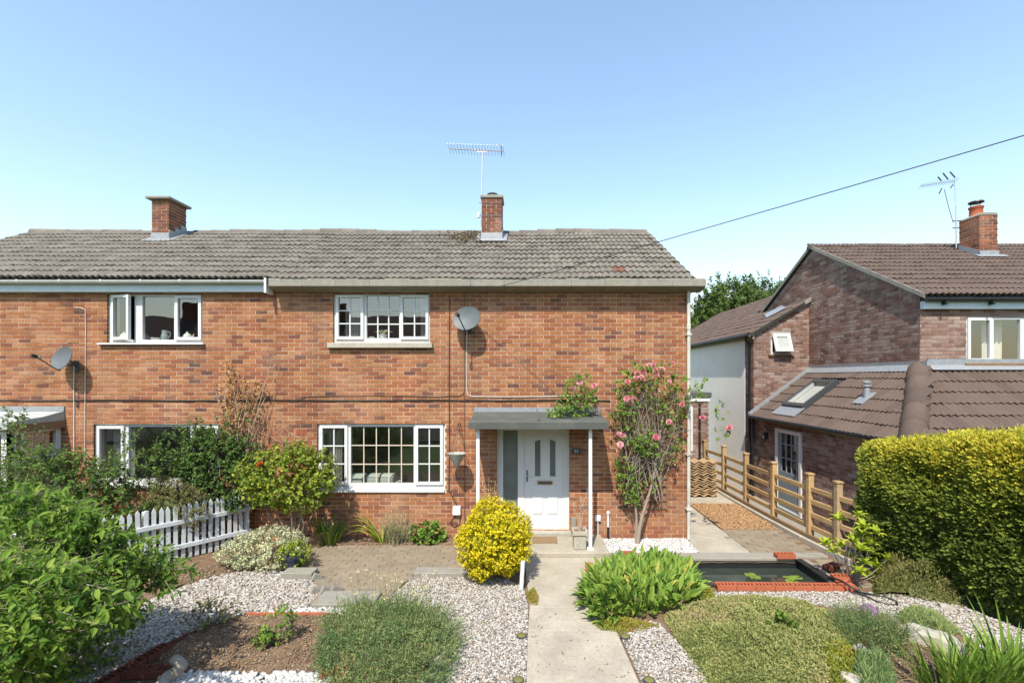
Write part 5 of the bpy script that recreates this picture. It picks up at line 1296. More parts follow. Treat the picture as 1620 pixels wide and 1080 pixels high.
# stack of roof tiles at the house side
SX0, SX1, SYc = 3.60, 4.72, 3.35
def wave_slab():
    V = []; F = []; n = 24; w = .68; d = .40; t = .022
    for i in range(n + 1):
        x = -w / 2 + w * i / n; z = .026 * math.cos(2 * math.pi * 3 * i / n)
        V += [(x, -d / 2, z), (x, d / 2, z), (x, d / 2, z + t), (x, -d / 2, z + t)]
    for i in range(n):
        a = 4 * i; b = a + 4
        F += [(a, b, b + 3, a + 3), (a + 1, a + 2, b + 2, b + 1), (a + 3, b + 3, b + 2, a + 2), (a, a + 1, b + 1, b)]
    F += [(0, 3, 2, 1), (4 * n, 4 * n + 1, 4 * n + 2, 4 * n + 3)]
    me = bpy.data.meshes.new('stacked_tile'); me.from_pydata(V, [], F); me.materials.append(MATS['stack_tile']); me.update(); return me
wme = wave_slab()
cxs_ = wx(1106, 3.3)
ORD = 'first second third fourth fifth sixth seventh eighth ninth tenth eleventh twelfth thirteenth fourteenth fifteenth'.split()
for i in range(15):
    o = newobj('stacked_tile', wme, None, None, random.random())
    o.location = (cxs_ + RG.normal(0, .012), 3.2 + RG.normal(0, .012), .05 + i * .058); o.rotation_euler = (0, 0, RG.normal(0, .02)); 
    tag(o, ('bottom' if i == 0 else 'topmost' if i == 14 else ORD[i] + ' from the bottom') + ' wavy buff roof tile in the stack behind the drainpipe', 'roof tile', 'roof tiles stacked in the side passage')
# ------------------------------------------------------------------ picket fence on the left
pf = thing('picket_fence', 'white painted picket fence half hidden by shrubs on the left', 'fence', (-5.8, -1.2, 0))
P0 = np.array((-5.02, -.22)); dv = np.array((-.637, -.771)); pn = np.array((.771, -.637))
me = MB().prism([(-.028, 0), (.028, 0), (.028, .85), (0, .91), (-.028, .85)], 'y', -.009, .009)
pm = bpy.data.meshes.new('picket'); pm.from_pydata(me.v, [], me.f); pm.materials.append(MATS['picket_paint_shaded']); pm.update()
ang = math.atan2(dv[1], dv[0])
for i in range(30):
    p = P0 + dv * .097 * i
    o = newobj('picket', pm, None); o.location = (p[0], p[1], RG.normal(0, .008)); o.rotation_euler = (0, RG.normal(0, .012), ang + math.pi); put(o, pf)
for z in (.22, .62):
    m = Matrix.Translation((P0[0] + pn[0] * .026, P0[1] + pn[1] * .026, 0)) @ Matrix.Rotation(ang, 4, 'Z'); MB().box(-.05, 2.9, -.015, .015, z - .035, z + .035).xf(m).build('rail', 'picket_paint_shaded', pf, bevel=.004)
for k in (0, 1.45, 2.85):
    p = P0 + dv * k - pn * .05; MB().box(p[0] - .035, p[0] + .035, p[1] - .035, p[1] + .035, -.05, .88).build('post', 'picket_paint_shaded', pf, bevel=.005)
tag(MB().box(-.02, .02, 0, 1.35, -.05, .22).xf(Matrix.Translation((*G(428, 886)[:2], 0)) @ Matrix.Rotation(math.radians(-38), 4, 'Z')).build('timber_sleeper', 'timber_brown', None, bevel=.01), 'brown timber board holding back the raised bed under the shrubs', 'board')

# ------------------------------------------------------------------ smaller garden things
pl = thing('square_planter', 'square pale stone planter with a relief and a dead plant by the canopy post', 'planter', (wx(917, -.72), -.72, .083))
x0, y0 = wx(917, -.72), -.68
slab = MB()
slab.prism([(x0 - .105, -.79), (x0 + .105, -.79), (x0 + .105, -.57), (x0 - .105, -.57)], 'z', .083, .33); slab.build('body', 'concrete_light', pl, bevel=.012)
slab_holes(MB(), x0 - .125, x0 + .125, -.81, -.55, [(x0 - .095, x0 + .095, -.78, -.58)], -.395, -.33).xf(Matrix.Rotation(-math.pi / 2, 4, 'X')).build('rim', 'concrete_light', pl)
bpy.data.objects.remove(bpy.data.objects['rim']) if False else None
for a, b in (((x0 - .06, .13), (x0 + .05, .28)), ((x0 - .05, .26), (x0 + .06, .15)), ((x0 - .07, .2), (x0 + .02, .12))):
    MB().tube([(a[0], -.789, a[1]), ((a[0] + b[0]) / 2, -.792, (a[1] + b[1]) / 2 + .03), (b[0], -.789, b[1])], [.004, .007, .003], 6).build('relief', 'concrete_light', pl, smooth=True)
MB().box(x0 - .094, x0 + .094, -.778, -.582, .331, .36).build('soil', 'soil', pl)
dw = MB()
rr = random.Random(4)
for k in range(9):
    p = [Vector((x0 + rr.uniform(-.02, .02), -.68, .34))]; dx, dy = rr.uniform(-.16, .16), rr.uniform(-.1, .1); h = rr.uniform(.45, .75)
    for t in (.4, .7, 1.): p.append(Vector((x0 + dx * t ** 2 + rr.uniform(-.02, .02), -.68 + dy * t, .34 + h * t)))
    dw.tube(p, [.005, .004, .003, .0015], 4)
    for _ in range(5):
        b = p[2].lerp(p[3], rr.random()); dw.tube([b, b + Vector((rr.uniform(-.1, .1), rr.uniform(-.06, .06), rr.uniform(.0, .1)))], [.0025, .001], 3)
dw.build('dead_stems', 'twig_dry', pl)
dt = thing('dead_plant', 'dry brown seed stems behind the yellow bush beside the door', 'plant', (wx(774, -.5), -.5, .08))
dw = MB(); hd_ = []
for k in range(12):
    bx, by = wx(774, -.5) + rr.uniform(-.03, .03), -.5; dx, dy = rr.uniform(-.14, .14), rr.uniform(-.08, .08); h = rr.uniform(.75, 1.1)
    p = [Vector((bx + dx * t ** 2, by + dy * t, .08 + h * t)) for t in (0, .4, .75, 1)]
    dw.tube(p, [.006, .005, .004, .002], 4); hd_.append(p[3]); hd_.append(p[2].lerp(p[3], .5))
dw.build('stems', 'twig_dry', dt)
hm = frame_mats(np.repeat(np.array([tuple(h) for h in hd_]), 14, 0) + RG.normal(0, .035, (len(hd_) * 14, 3)), rand_dir(len(hd_) * 14, RG), rand_dir(len(hd_) * 14, RG), .03, .015)
joined('seed_heads', LEAF2, hm, RG.random(len(hm)), 'leaf_dry', dt)['kind'] = 'stuff'
dm = MB().box(-.22, .22, -.13, .13, 0, .022).xf(Matrix.Translation((wx(862, -.4), -.36, .088)) @ Matrix.Rotation(math.radians(7), 4, 'X')).build('door_mat', 'mat', None, bevel=.005)
tag(dm, 'worn brown doormat in front of the white door', 'doormat')
sk_ = MB().box(-.028, .028, -.028, .028, -.05, .40).xf(Matrix.Translation((*G(824.5, 932)[:2], 0)) @ Matrix.Rotation(.06, 4, 'Y')).build('wooden_stake', 'picket_paint_shaded', None, bevel=.004)
tag(sk_, 'short whitish stake beside the yellow bush', 'stake')
for px, py, lb in ((825, 1004, 'round solar light in the gravel left of the path, the farther one'), (820, 1074, 'round solar light in the gravel left of the path, the nearer one'), (989, 1005, 'half hidden solar light in the gravel right of the path behind sedum'), (1027, 1074, 'round solar light in the gravel right of the path, the nearer one')):
    p = G(px, py, .03); t = thing('solar_light', lb, 'garden light', (p[0], p[1], 0), 'solar lights beside the path')
    MB().lathe((p[0], p[1], 0), [(.02, -.03), (.055, .0), (.06, .022), (.058, .03), (.05, .032)], 18).build('housing', 'dark_metal', t, smooth=True)
    MB().lathe((p[0], p[1], .032), [(.048, 0), (.045, .004), (.02, .007), (.001, .008)], 16).build('lens', 'leaf_olive', t, smooth=True, color=.6)
# brick edging of the soil bed and driftwood
ea, eb = G(256, 1026), G(172, 1076)
d2 = (eb - ea)[:2]; Ld = np.linalg.norm(d2); n = int(Ld / .27); angE = math.atan2(d2[1], d2[0])
nm_ = ['farthest', 'second', 'third', 'fourth', 'fifth', 'sixth', 'seventh']
for i in range(n + 1):
    p = ea[:2] + d2 / Ld * .27 * i
    brick_at('%s shade-darkened red perforated brick of the edging along the left of the soil bed' % nm_[min(i, 6)], p[0], p[1], .0, angE, 'terracotta_dark_shaded', 'bricks edging the soil bed')
for i, px in enumerate((196, 232)):
    p = G(px, 1074); brick_at('%s shade-darkened red perforated brick at the near left corner of the soil bed' % ('left' if i == 0 else 'right'), p[0], p[1], .0, .03, 'terracotta_dark_shaded', 'bricks edging the soil bed')
tag(MB().box(0, 1, -.025, .0, -.03, .035).xf(Matrix.Translation((*G(312, 1000)[:2], 0)) @ Matrix.Rotation(math.atan2(*(G(256, 1026) - G(312, 1000))[1::-1]), 4, 'Z') @ Matrix.Diagonal((float(np.linalg.norm((G(256, 1026) - G(312, 1000))[:2])), 1, 1, 1))).build('edging_board', 'terracotta_dark_shaded', None), 'thin dark edging between the pebbles and the soil bed', 'edging')
tag(box('edging_board', 'terracotta', None, G(392, 972)[0], G(520, 972)[0], G(400, 974.5)[1], G(400, 972.5)[1], -.03, .04), 'thin orange brick edging behind the soil bed', 'edging')
for i, (px, lb) in enumerate(((505, 'orange brick corner at the near right end of the white pebbles'),)):
    p = G(px, 1078); brick_at(lb, p[0], p[1], -.01, .2)
dwp = [G(250, 1092, .05), G(262, 1074, .10), G(276, 1064, .14), G(284, 1054, .20), G(282, 1045, .25), G(272, 1040, .27)]
tag(MB().tube(smooth_pts(dwp, 5), [.065, .065, .062, .062, .06, .058, .056, .056, .055, .055, .055, .055, .055, .056, .056, .055, .052, .05, .045, .045, .045, .046, .045, .04, .035, .02], 9).build('driftwood', 'bark_grey', None, smooth=True), 'twisted grey driftwood branch at the bottom left of the soil bed', 'driftwood')
dwo = bpy.data.objects['driftwood'].data
co = np.empty(len(dwo.vertices) * 3, np.float32); dwo.vertices.foreach_get('co', co); co = co.reshape(-1, 3)
co += (.03 * (np.stack([vnoise(co, 14., s) for s in (1., 2., 3.)], -1) - .5)).astype(np.float32); dwo.vertices.foreach_set('co', co.ravel())
# rocks
def rock(label, px, py, sx, sy, sz, rot, seed, z=.0):
    me = bpy.data.meshes.new('rock'); bm = bmesh.new(); bmesh.ops.create_icosphere(bm, subdivisions=4, radius=1)
    V = np.array([v.co for v in bm.verts]); N = V.copy()
    d = 1 + .5 * (vnoise(V + seed * 7.3, 1.3, seed) - .5) + .2 * (vnoise(V + seed, 4., seed) - .5) + .08 * (vnoise(V, 11., seed) - .5)
    V = np.clip(N * d[:, None], -.72, .8) * np.array((sx, sy, sz)) * 1.2
    V[:, 2] += .025 * np.floor(3.2 * vnoise(V * np.array((1, 1, 4)), 9., seed)) * (V[:, 2] > 0) * sz * 3
    for v, c in zip(bm.verts, V): v.co = c
    bm.to_mesh(me); bm.free()
    o = newobj('rock', me, None, 'stone'); p = G(px, py, z); o.location = (p[0], p[1], z); o.rotation_euler = (0, .12, rot)
    me.polygons.foreach_set('use_smooth', [True] * len(me.polygons)); tag(o, label, 'rock', 'rocks in the right hand bed')
rock('large flat layered rock beside the gravel at the lower right', 1475, 1018, .27, .13, .13, -.5, 1.)
rock('rounded grey rock between the green mound and the spiky tuft', 1385, 1052, .12, .10, .11, .3, 2.)
rock('pale rock at the bottom edge below the spiky tuft', 1352, 1086, .15, .10, .09, 0, 3.)
rock('small pale stone at the tip of the soil patch', 1416, 984, .05, .04, .04, 0, 4.)
rock('small buff stone beside the flat rock', 1428, 993, .055, .035, .03, .4, 5.)
rock('flat pale stone at the foot of the hedge', 1497, 962, .09, .06, .04, -.4, 6.)
# ------------------------------------------------------------------ plants
def leaves_on(root, P, tdir, k, tl, proto, L, Wd, mat, nsep, rng, spread=1.0, upb=.8, droop=.0, lvar=.3, bias=None, out=None, part='leaf', mass='foliage', along=.6):
    n = len(P)
    t = np.tile(np.linspace(.05, 1, k), n)
    Pp = np.repeat(P, k, 0); Td = np.repeat(tdir, k, 0); tlr = np.repeat(np.broadcast_to(tl, (n,)), k)
    pos = Pp + Td * (t * tlr)[:, None]; pos[:, 2] -= droop * (t * tlr) ** 2 * 4
    ang = np.tile(np.arange(k) * 2.399, n) + np.repeat(rng.random(n) * 6.28, k)
    s1 = unit(np.cross(Td, np.array((.13, .21, 1.)))); s2 = np.cross(Td, s1)
    rad = s1 * np.cos(ang)[:, None] + s2 * np.sin(ang)[:, None]
    d = unit(Td * along + rad * spread + rng.normal(0, .22, pos.shape)); d[:, 2] -= droop * .6
    nr = np.array((0, 0, upb)) + rng.normal(0, .35, pos.shape) + (np.repeat(out, k, 0) * .45 if out is not None else 0)
    Ls = L * (1 + lvar * rng.normal(0, 1, len(pos)).clip(-1.6, 1.6)) * (.75 + .35 * np.sin(np.pi * t))
    m = frame_mats(pos, d, nr, Ls, Ls * Wd)
    r = rng.random(len(pos)) * .75 + .12 * np.repeat(rng.normal(0, 1, n), k)
    if bias is not None: r = r + np.repeat(bias, k)
    scatter(part, mass, proto, m, np.clip(r, 0, .99), mat, root, nsep)
def twig_mesh(root, P, tdir, tl, r, mat, name='twigs', droop=0.):
    n = len(P); tl = np.broadcast_to(tl, (n,))
    proto = ([(math.cos(a), 0, math.sin(a)) for a in (0, 2.1, 4.2)] + [(.4 * math.cos(a), 1, .4 * math.sin(a)) for a in (0, 2.1, 4.2)], [(0, 1, 4, 3), (1, 2, 5, 4), (2, 0, 3, 5)])
    m = frame_mats(P, tdir, np.tile((.3, .2, 1.), (n, 1)), tl, r, np.full((n, 1), r))
    o = joined(name, proto, m, np.zeros(n), mat, root); o['kind'] = 'stuff'
def ellips(n, c, rad, rng, inner=.55, lump=.35, seed=0., zmin=.02, up=.5, top=0.):
    c = np.asarray(c, float); rad = np.asarray(rad, float)
    d = rand_dir(int(n * 1.6), rng); d[:, 2] += top; d = unit(d)
    lp = 1 - lump / 2 + lump * vnoise(d * 1.0 + seed * 3.7, 2.3, seed)
    r = (inner + (1 - inner) * rng.random(len(d)) ** .6) * lp
    P = c + d * rad * r[:, None]; k = P[:, 2] > zmin
    P, d = P[k][:n], d[k][:n]
    out = unit(d / rad); td = unit(out + np.array((0, 0, up)) + rng.normal(0, .35, P.shape))
    return P, td, out
def shrub(name, label, cat, base, c, rad, n, k, tl, proto, L, Wd, mat, nsep=0, stem='bark', seed=1, core=0., inner=.5, lump=.4, up=.5, droop=0., upb=.8, nbranch=7, br=.018, zmin=.02, twr=.004, group=None, top=0., extra=None, spread=1., along=.6, keep=None):
    rng = np.random.default_rng(seed)
    root = thing(name, label, cat, base, group)
    P, td, out = ellips(n, c, rad, rng, inner, lump, seed, zmin, up, top)
    if extra is not None:
        eP, eT = extra; P = np.concatenate([P, eP]); td = np.concatenate([td, unit(eT)]); out = np.concatenate([out, unit(eT)])
    if keep is not None: kk = keep(P); P, td, out = P[kk], td[kk], out[kk]
    leaves_on(root, P, td, k, tl, proto, L, Wd, mat, nsep, rng, droop=droop, upb=upb, out=out, spread=spread, along=along)
    if twr: twig_mesh(root, P, td, tl, twr, stem)
    if core:
        bm = bmesh.new(); bmesh.ops.create_icosphere(bm, subdivisions=3, radius=1); V = np.array([v.co for v in bm.verts])
        V = np.asarray(c) + V * np.asarray(rad) * (core * (.86 + .25 * vnoise(V + seed, 2.2, seed)))[:, None]; V[:, 2] = np.maximum(V[:, 2], .02)
        for v, q in zip(bm.verts, V): v.co = q
        me = bpy.data.meshes.new('inner_growth'); bm.to_mesh(me); bm.free(); newobj('inner_growth', me, root, mat, .02)
    b = np.asarray(base, float); mb = MB()
    for i in range(nbranch):
        q = P[rng.integers(len(P))]; q = b + (q - b) * .92; mid = b + (q - b) * .45 + np.array((*rng.normal(0, .06, 2), .08))
        mb.tube(smooth_pts([b + np.array((*rng.normal(0, .04, 2), -.05)), mid, q], 4), list(np.linspace(br, br * .3, 9)), 6)
    mb.build('branches', stem, root, smooth=True)
    return root, P, td, rng
def blade_strip(p, az, el, L, w, bend, seg=6, twist=0.):
    V = []; F = []; pos = np.array(p, float); sd = np.array((-math.sin(az), math.cos(az), 0))
    for i in range(seg + 1):
        t = i / seg; ww = w * (1 - t ** 2.2) * (.55 + .9 * min(t * 3, 1) * .5)
        up = np.cross(np.array((math.cos(az), math.sin(az), 0)), sd) * 0
        V += [tuple(pos - sd * ww / 2), tuple(pos + np.array((0, 0, -.12 * ww))), tuple(pos + sd * ww / 2)]
        d = np.array((math.cos(az) * math.cos(el), math.sin(az) * math.cos(el), math.sin(el))); pos = pos + d * L / seg; el -= bend / seg * (.4 + 1.2 * t)
    for i in range(seg):
        a = 3 * i; F += [(a, a + 1, a + 4, a + 3), (a + 1, a + 2, a + 5, a + 4)]
    return V, F
def blades(root, N, c, r, L, w, el, bend, mat, rng, sep=True, az0=0., azr=6.283, name='blade', lv=.25, mass='blades', zb=0.):
    allV = []; allF = []; rn = []
    for i in range(N):
        a = az0 + rng.uniform(-.5, .5) * azr; rr = r * math.sqrt(rng.random())
        p = (c[0] + rr * math.cos(a) + rng.normal(0, .01), c[1] + rr * math.sin(a) * .8, (c[2] if len(c) > 2 else 0) + zb)
        V, F = blade_strip(p, a, el + rng.normal(0, .16), L * (1 + lv * rng.normal()), w * rng.uniform(.7, 1.2), bend * rng.uniform(.5, 1.4))
        if sep:
            mb = MB(); mb.v = V; mb.f = F; mb.build(name, mat, root, smooth=True, color=float(rng.random()))
        else:
            n0 = len(allV); allV += V; allF += [tuple(n0 + j for j in f) for f in F]; rn += [rng.random()] * len(F)
    if not sep:
        me = arr_mesh(mass, allV, [allF], rn, True); o = newobj(mass, me, root, mat, 0.); o['kind'] = 'stuff'
def mound(name, label, cat, poly, hgt, n, proto, L, Wd, mat, seed, upw=1.0, group=None, kind='stuff', z0=0., lumps=3.5, flowers=None, dirv=(0, 0, 1.), rv=.45):
    rng = np.random.default_rng(seed); xs = [p[0] for p in poly]; ys = [p[1] for p in poly]
    x = rng.uniform(min(xs), max(xs), n * 2); y = rng.uniform(min(ys), max(ys), n * 2); k = pip(x, y, poly); x, y = x[k][:n], y[k][:n]
    cx_, cy_ = np.mean(xs), np.mean(ys)
    # height falls to nothing at the rim
    def inside(s): return pip(cx_ + (x - cx_) * s, cy_ + (y - cy_) * s, poly)
    e = np.zeros(len(x))
    for s in (1.06, 1.14, 1.25, 1.4, 1.6, 1.9): e += inside(s) / 6.
    h = hgt * e ** .7 * (.3 + .9 * vnoise(np.stack([x, y, x * 0], -1), lumps, seed) + .5 * vnoise(np.stack([x, y, x * 0], -1), lumps * 2.7, seed + 1))
    z = z0 + h * (.45 + .6 * rng.random(len(x)))
    d = unit(np.array(dirv) * upw + rng.normal(0, rv, (len(x), 3)) + np.stack([(x - cx_) * .3, (y - cy_) * .3, x * 0], -1))
    m = frame_mats(np.stack([x, y, z], -1), d, rand_dir(len(x), rng) + np.array((0, -.5, .4)), L * rng.uniform(.6, 1.3, len(x)), L * Wd * rng.uniform(.7, 1.3, len(x)))
    r = np.clip(rng.random(len(x)) * .6 + .5 * (vnoise(np.stack([x, y, z], -1), 5., seed + 2) - .3) + .55 * (vnoise(np.stack([x, y, z], -1), 1.7, seed + 3) - .45), 0, .99)
    o = joined(name, proto, m, r, mat, None); tag(o, label, cat, group, kind)
    # low body below the leaf tips
    g_ = 40; gx2 = np.linspace(min(xs), max(xs), g_); gy2 = np.linspace(min(ys), max(ys), g_); GX, GY = np.meshgrid(gx2, gy2, indexing='ij')
    ee = np.zeros(GX.shape)
    for s in (1.0, 1.06, 1.14, 1.25, 1.4, 1.6, 1.9): ee += pip(cx_ + (GX - cx_) * s, cy_ + (GY - cy_) * s, poly) / 7.
    ZZ = z0 - .02 + hgt * ee ** .7 * (.3 + .9 * vnoise(np.stack([GX, GY, GX * 0], -1), lumps, seed)+ .5 * vnoise(np.stack([GX, GY, GX * 0], -1), lumps * 2.7, seed + 1)) * .55
    idx = np.arange(g_ * g_).reshape(g_, g_); q = np.stack([idx[:-1, :-1], idx[1:, :-1], idx[1:, 1:], idx[:-1, 1:]], -1)
    kk = (ee[:-1, :-1] > 0) & (ee[1:, 1:] > 0) & (ee[1:, :-1] > 0) & (ee[:-1, 1:] > 0)
    me = arr_mesh('inner_growth', np.stack([GX, GY, ZZ], -1).reshape(-1, 3), [q[kk]], np.full(int(kk.sum()), .12), True)
    newobj('inner_growth', me, o, mat, 0.)
    return o
def pxy(poly, n, Y0, Y1, rng):
    xs = [p[0] for p in poly]; ys = [p[1] for p in poly]; out = []
    x = rng.uniform(min(xs), max(xs), n * 4); y = rng.uniform(min(ys), max(ys), n * 4); k = pip(x, y, poly); x, y = x[k][:n], y[k][:n]
    Yv = rng.uniform(Y0, Y1, len(x)); d = DIST + Yv
    return np.stack([(x - CX) * d / FPX, Yv, CH - (y - HZ) * d / FPX], -1)
def rose_proto():
    V = []; F = []
    for ring, (n, r0, r1, z0, z1, w) in enumerate(((6, .12, 1.0, 0, .25, .62), (5, .1, .72, .1, .55, .5), (5, .06, .45, .2, .72, .36), (3, .02, .2, .3, .8, .2))):
        for i in range(n):
            a = 6.283 * i / n + ring * .5; c, s_ = math.cos(a), math.sin(a)
            b = len(V)
            for r, z, ww in ((r0, z0, w * .4), ((r0 + r1) / 2, (z0 + z1) / 2 - .06, w), (r1, z1, w * .75)):
                V += [(c * r - s_ * ww, s_ * r + c * ww, z + .05), (c * r + s_ * ww, s_ * r - c * ww, z + .05)]
            F += [(b, b + 1, b + 3, b + 2), (b + 2, b + 3, b + 5, b + 4)]
    return V, F
ROSE = rose_proto()
def flowers(root, pts, r, mat, rng, name='flower'):
    pts = np.asarray(pts); n = len(pts); nr = np.array((-.1, -.8, .6)) + rng.normal(0, .35, (n, 3))
    m = frame_mats(pts, unit(rng.normal(0, 1, (n, 3))), nr, r * rng.uniform(.8, 1.2, n), r * rng.uniform(.8, 1.2, n))
    scatter(name, name + 's', ROSE, m, rng.random(n), mat, root, 60)

# big shrub in the left foreground: 300 nearest leaves singly
rngE = np.random.default_rng(5)
eP = np.concatenate([pxy([(100, 808), (205, 848), (275, 892), (285, 940), (230, 985), (150, 1000), (60, 860)], 260, -4.3, -3.7, rngE), pxy([(-20, 772), (50, 776), (130, 808), (180, 862), (0, 880)], 150, -4.6, -3.9, rngE), pxy([(-30, 880), (120, 890), (210, 980), (170, 1050), (120, 1095), (-30, 1095)], 420, -5.2, -4.2, rngE)])
eT = np.tile((.75, -.1, .28), (len(eP), 1)) + rngE.normal(0, .3, eP.shape)
shrub('leafy_shrub', 'large bright green leafy shrub filling the left foreground', 'shrub', (-4.7, -4.6, -.02), (-4.65, -4.6, .62), (1.26, 1.12, .82), 1250, 9, .24, LEAFBIG, .082, .40, 'leaf_bright', 300, seed=11, inner=.45, lump=.4, up=.35, droop=.25, upb=1.0, nbranch=16, br=.022, extra=(eP, eT), twr=.0035, keep=lambda P: ~((P[:, 0] > -4.25) & (P[:, 2] < .66 + .62 * (P[:, 0] + 4.06))))
# shrubs of the neighbouring front garden
rngE = np.random.default_rng(6)
eP = np.concatenate([pxy([(150, 790), (185, 700), (200, 680), (225, 690), (215, 760), (190, 800)], 40, -1.1, -.8, rngE), pxy([(210, 790), (235, 705), (255, 705), (262, 740), (240, 790)], 36, -1.0, -.8, rngE), pxy([(-10, 760), (0, 640), (40, 660), (60, 700), (70, 760)], 46, -2.4, -1.9, rngE)])
eT = np.tile((.2, 0, 1.0), (len(eP), 1)) + rngE.normal(0, .35, eP.shape)
shrub('leafy_shrub', 'mid green glossy shrub with upright shoots in front of the enclosed porch', 'shrub', (-7.4, -1.4, -.02), (-7.5, -1.3, 1.0), (1.35, .42, .80), 1150, 9, .17, LEAF4, .070, .46, 'leaf_mid', 0, seed=12, extra=(eP, eT), inner=.5, br=.016)
shrub('leafy_shrub', 'dark green shrub growing up the wall by the half hidden window', 'shrub', (-5.5, -.62, -.02), (-5.62, -.32, 1.26), (.78, .22, .80), 950, 9, .14, LEAFRND, .048, .62, 'leaf_dark', 0, seed=13, inner=.5, lump=.75,
      extra=(lambda P: (P, np.tile((0., -.2, 1.), (len(P), 1)) + np.random.default_rng(3).normal(0, .3, P.shape)))(pxy([(250, 720), (262, 690), (300, 668), (340, 668), (372, 650), (398, 655), (392, 720), (330, 760)], 120, -.5, -.2, np.random.default_rng(8))))
sh3, *_ = shrub('leafy_shrub', 'yellowish green shrub with a red bloom left of the wide window', 'shrub', (-4.0, -.72, -.02), (-4.02, -.66, 1.28), (.78, .44, .50), 900, 9, .12, LEAFRND, .050, .62, 'leaf_lime', 0, seed=14, inner=.45, lump=.5, nbranch=9)
flowers(sh3, [W(412, 734, -1.08), W(410.5, 737, -1.1)], .045, 'petal_red', np.random.default_rng(2))
shrub('leafy_shrub', 'dull olive domed shrub behind the picket fence', 'shrub', (-6.0, -1.0, -.02), (-6.15, -.78, .72), (.75, .34, .54), 1300, 8, .08, LEAF2, .032, .5, 'leaf_olive', 0, seed=15, core=.5, inner=.75, lump=.2, up=.3)
sv, *_ = shrub('variegated_plant', 'cream and green variegated plant sprawling beside the patio', 'plant', (*G(420, 905)[:2], -.02), (*(G(408, 902)[:2] + np.array((.0, .2))), .22), (.66, .40, .30), 900, 8, .08, LEAF4, .030, .7, 'leaf_varieg', 0, seed=16, inner=.6, lump=.5, up=.8, nbranch=10, br=.006)
tp_ = G(463, 903); tpo = thing('plant_pot', 'dark blue pot with trailing yellow green leaves at the patio corner', 'pot', tuple(tp_))
MB().lathe(tuple(tp_), [(.09, 0), (.13, .2), (.14, .2), (.14, .23), (.12, .23)], 18).build('pot', 'pot_blue', tpo, smooth=True)
rngp = np.random.default_rng(9); P, td, out = ellips(90, (tp_[0] + .03, tp_[1], .27), (.2, .18, .15), rngp, up=.3, zmin=.1)
leaves_on(tpo, P, td, 7, .09, LEAFRND, .042, .7, 'leaf_lime', 0, rngp, out=out)
# dead climber on the wall
dc = thing('dead_climber', 'brown dried climber with curled leaves on the wall between the two ground floor windows', 'climber', (-5.2, -.1, 1.2))
mb = MB(); rr = random.Random(11); tips = []
for px, py in ((362, 572), (352, 590), (385, 640), (395, 600), (432, 560), (445, 575), (405, 620), (370, 620), (340, 615), (420, 640), (378, 590), (333, 650), (425, 590)):
    a = W(382 + rr.uniform(-8, 8), 720, -.18); b = W(px, py, -.08 - rr.random() * .1); m_ = (a + b) / 2 + np.array((rr.uniform(-.08, .08), -.05, rr.uniform(-.05, .05)))
    mb.tube(smooth_pts([a, m_, b], 5), list(np.linspace(.007, .002, 11)), 4); tips.append((a, m_, b))
for k in range(16):
    a = W(400 + rr.uniform(0, 80), 710 - rr.uniform(0, 20), -.03); b = a + np.array((rr.uniform(-.6, .7), 0, rr.uniform(.2, .75))); mb.tube([a, (a + b) / 2 + np.array((rr.uniform(-.06, .06), -.02, 0)), b], [.003, .0025, .0015], 3)
mb.build('stems', 'twig_dry', dc)
rngd = np.random.default_rng(21)
P = np.concatenate([pxy([(352, 575), (366, 570), (372, 640), (388, 690), (352, 690), (356, 640)], 130, -.24, -.06, rngd), pxy([(335, 610), (360, 600), (420, 600), (412, 660), (360, 690), (345, 650)], 120, -.22, -.06, rngd), pxy([(395, 600), (422, 605), (400, 660), (385, 650)], 40, -.2, -.06, rngd)])
leaves_on(dc, P, rand_dir(len(P), rngd), 4, .04, LEAFRND, .036, .75, 'leaf_dry', 0, rngd, mass='dead_leaves')
# plants under the wide window
rngb = np.random.default_rng(31)
ir = thing('strap_leaf_plant', 'tall strap leaved plant at the left end of the bed under the wide window', 'plant', tuple(G(520, 860)))
blades(ir, 46, G(522, 859, .02), .17, .48, .042, 1.2, .9, 'leaf_clump', rngb)
ir = thing('strap_leaf_plant', 'plant with long arching yellowing leaves under the middle of the wide window', 'plant', tuple(G(592, 861)))
blades(ir, 12, G(605, 860, .02), .05, .72, .040, .95, 2.0, 'leaf_lime', rngb, az0=math.pi, azr=1.2); blades(ir, 10, G(605, 860, .02), .06, .5, .034, 1.1, 1.6, 'leaf_clump', rngb)
hp = thing('herb_plant', 'upright bushy herb with pale flower tips in the bed under the wide window', 'plant', tuple(G(628, 862)))
P = np.tile(G(628, 861), (110, 1)) + rngb.normal(0, .07, (110, 3)) * np.array((1.3, .8, 0)); td = unit(np.array((0, 0, 1.)) + rngb.normal(0, .2, P.shape)); tl = rngb.uniform(.3, .62, 110)
leaves_on(hp, P, td, 14, tl, LEAF2, .035, .4, 'leaf_sage', 0, rngb); twig_mesh(hp, P, td, tl, .003, 'twig_dry')
shrub('leafy_plant', 'low green leafy plant at the right end of the bed under the wide window', 'plant', tuple(G(672, 860, -.01)), (*G(676, 859)[:2], .17), (.30, .14, .17), 90, 6, .09, LEAFRND, .06, .8, 'leaf_clump', 0, seed=33, nbranch=4, br=.006, zmin=.03)
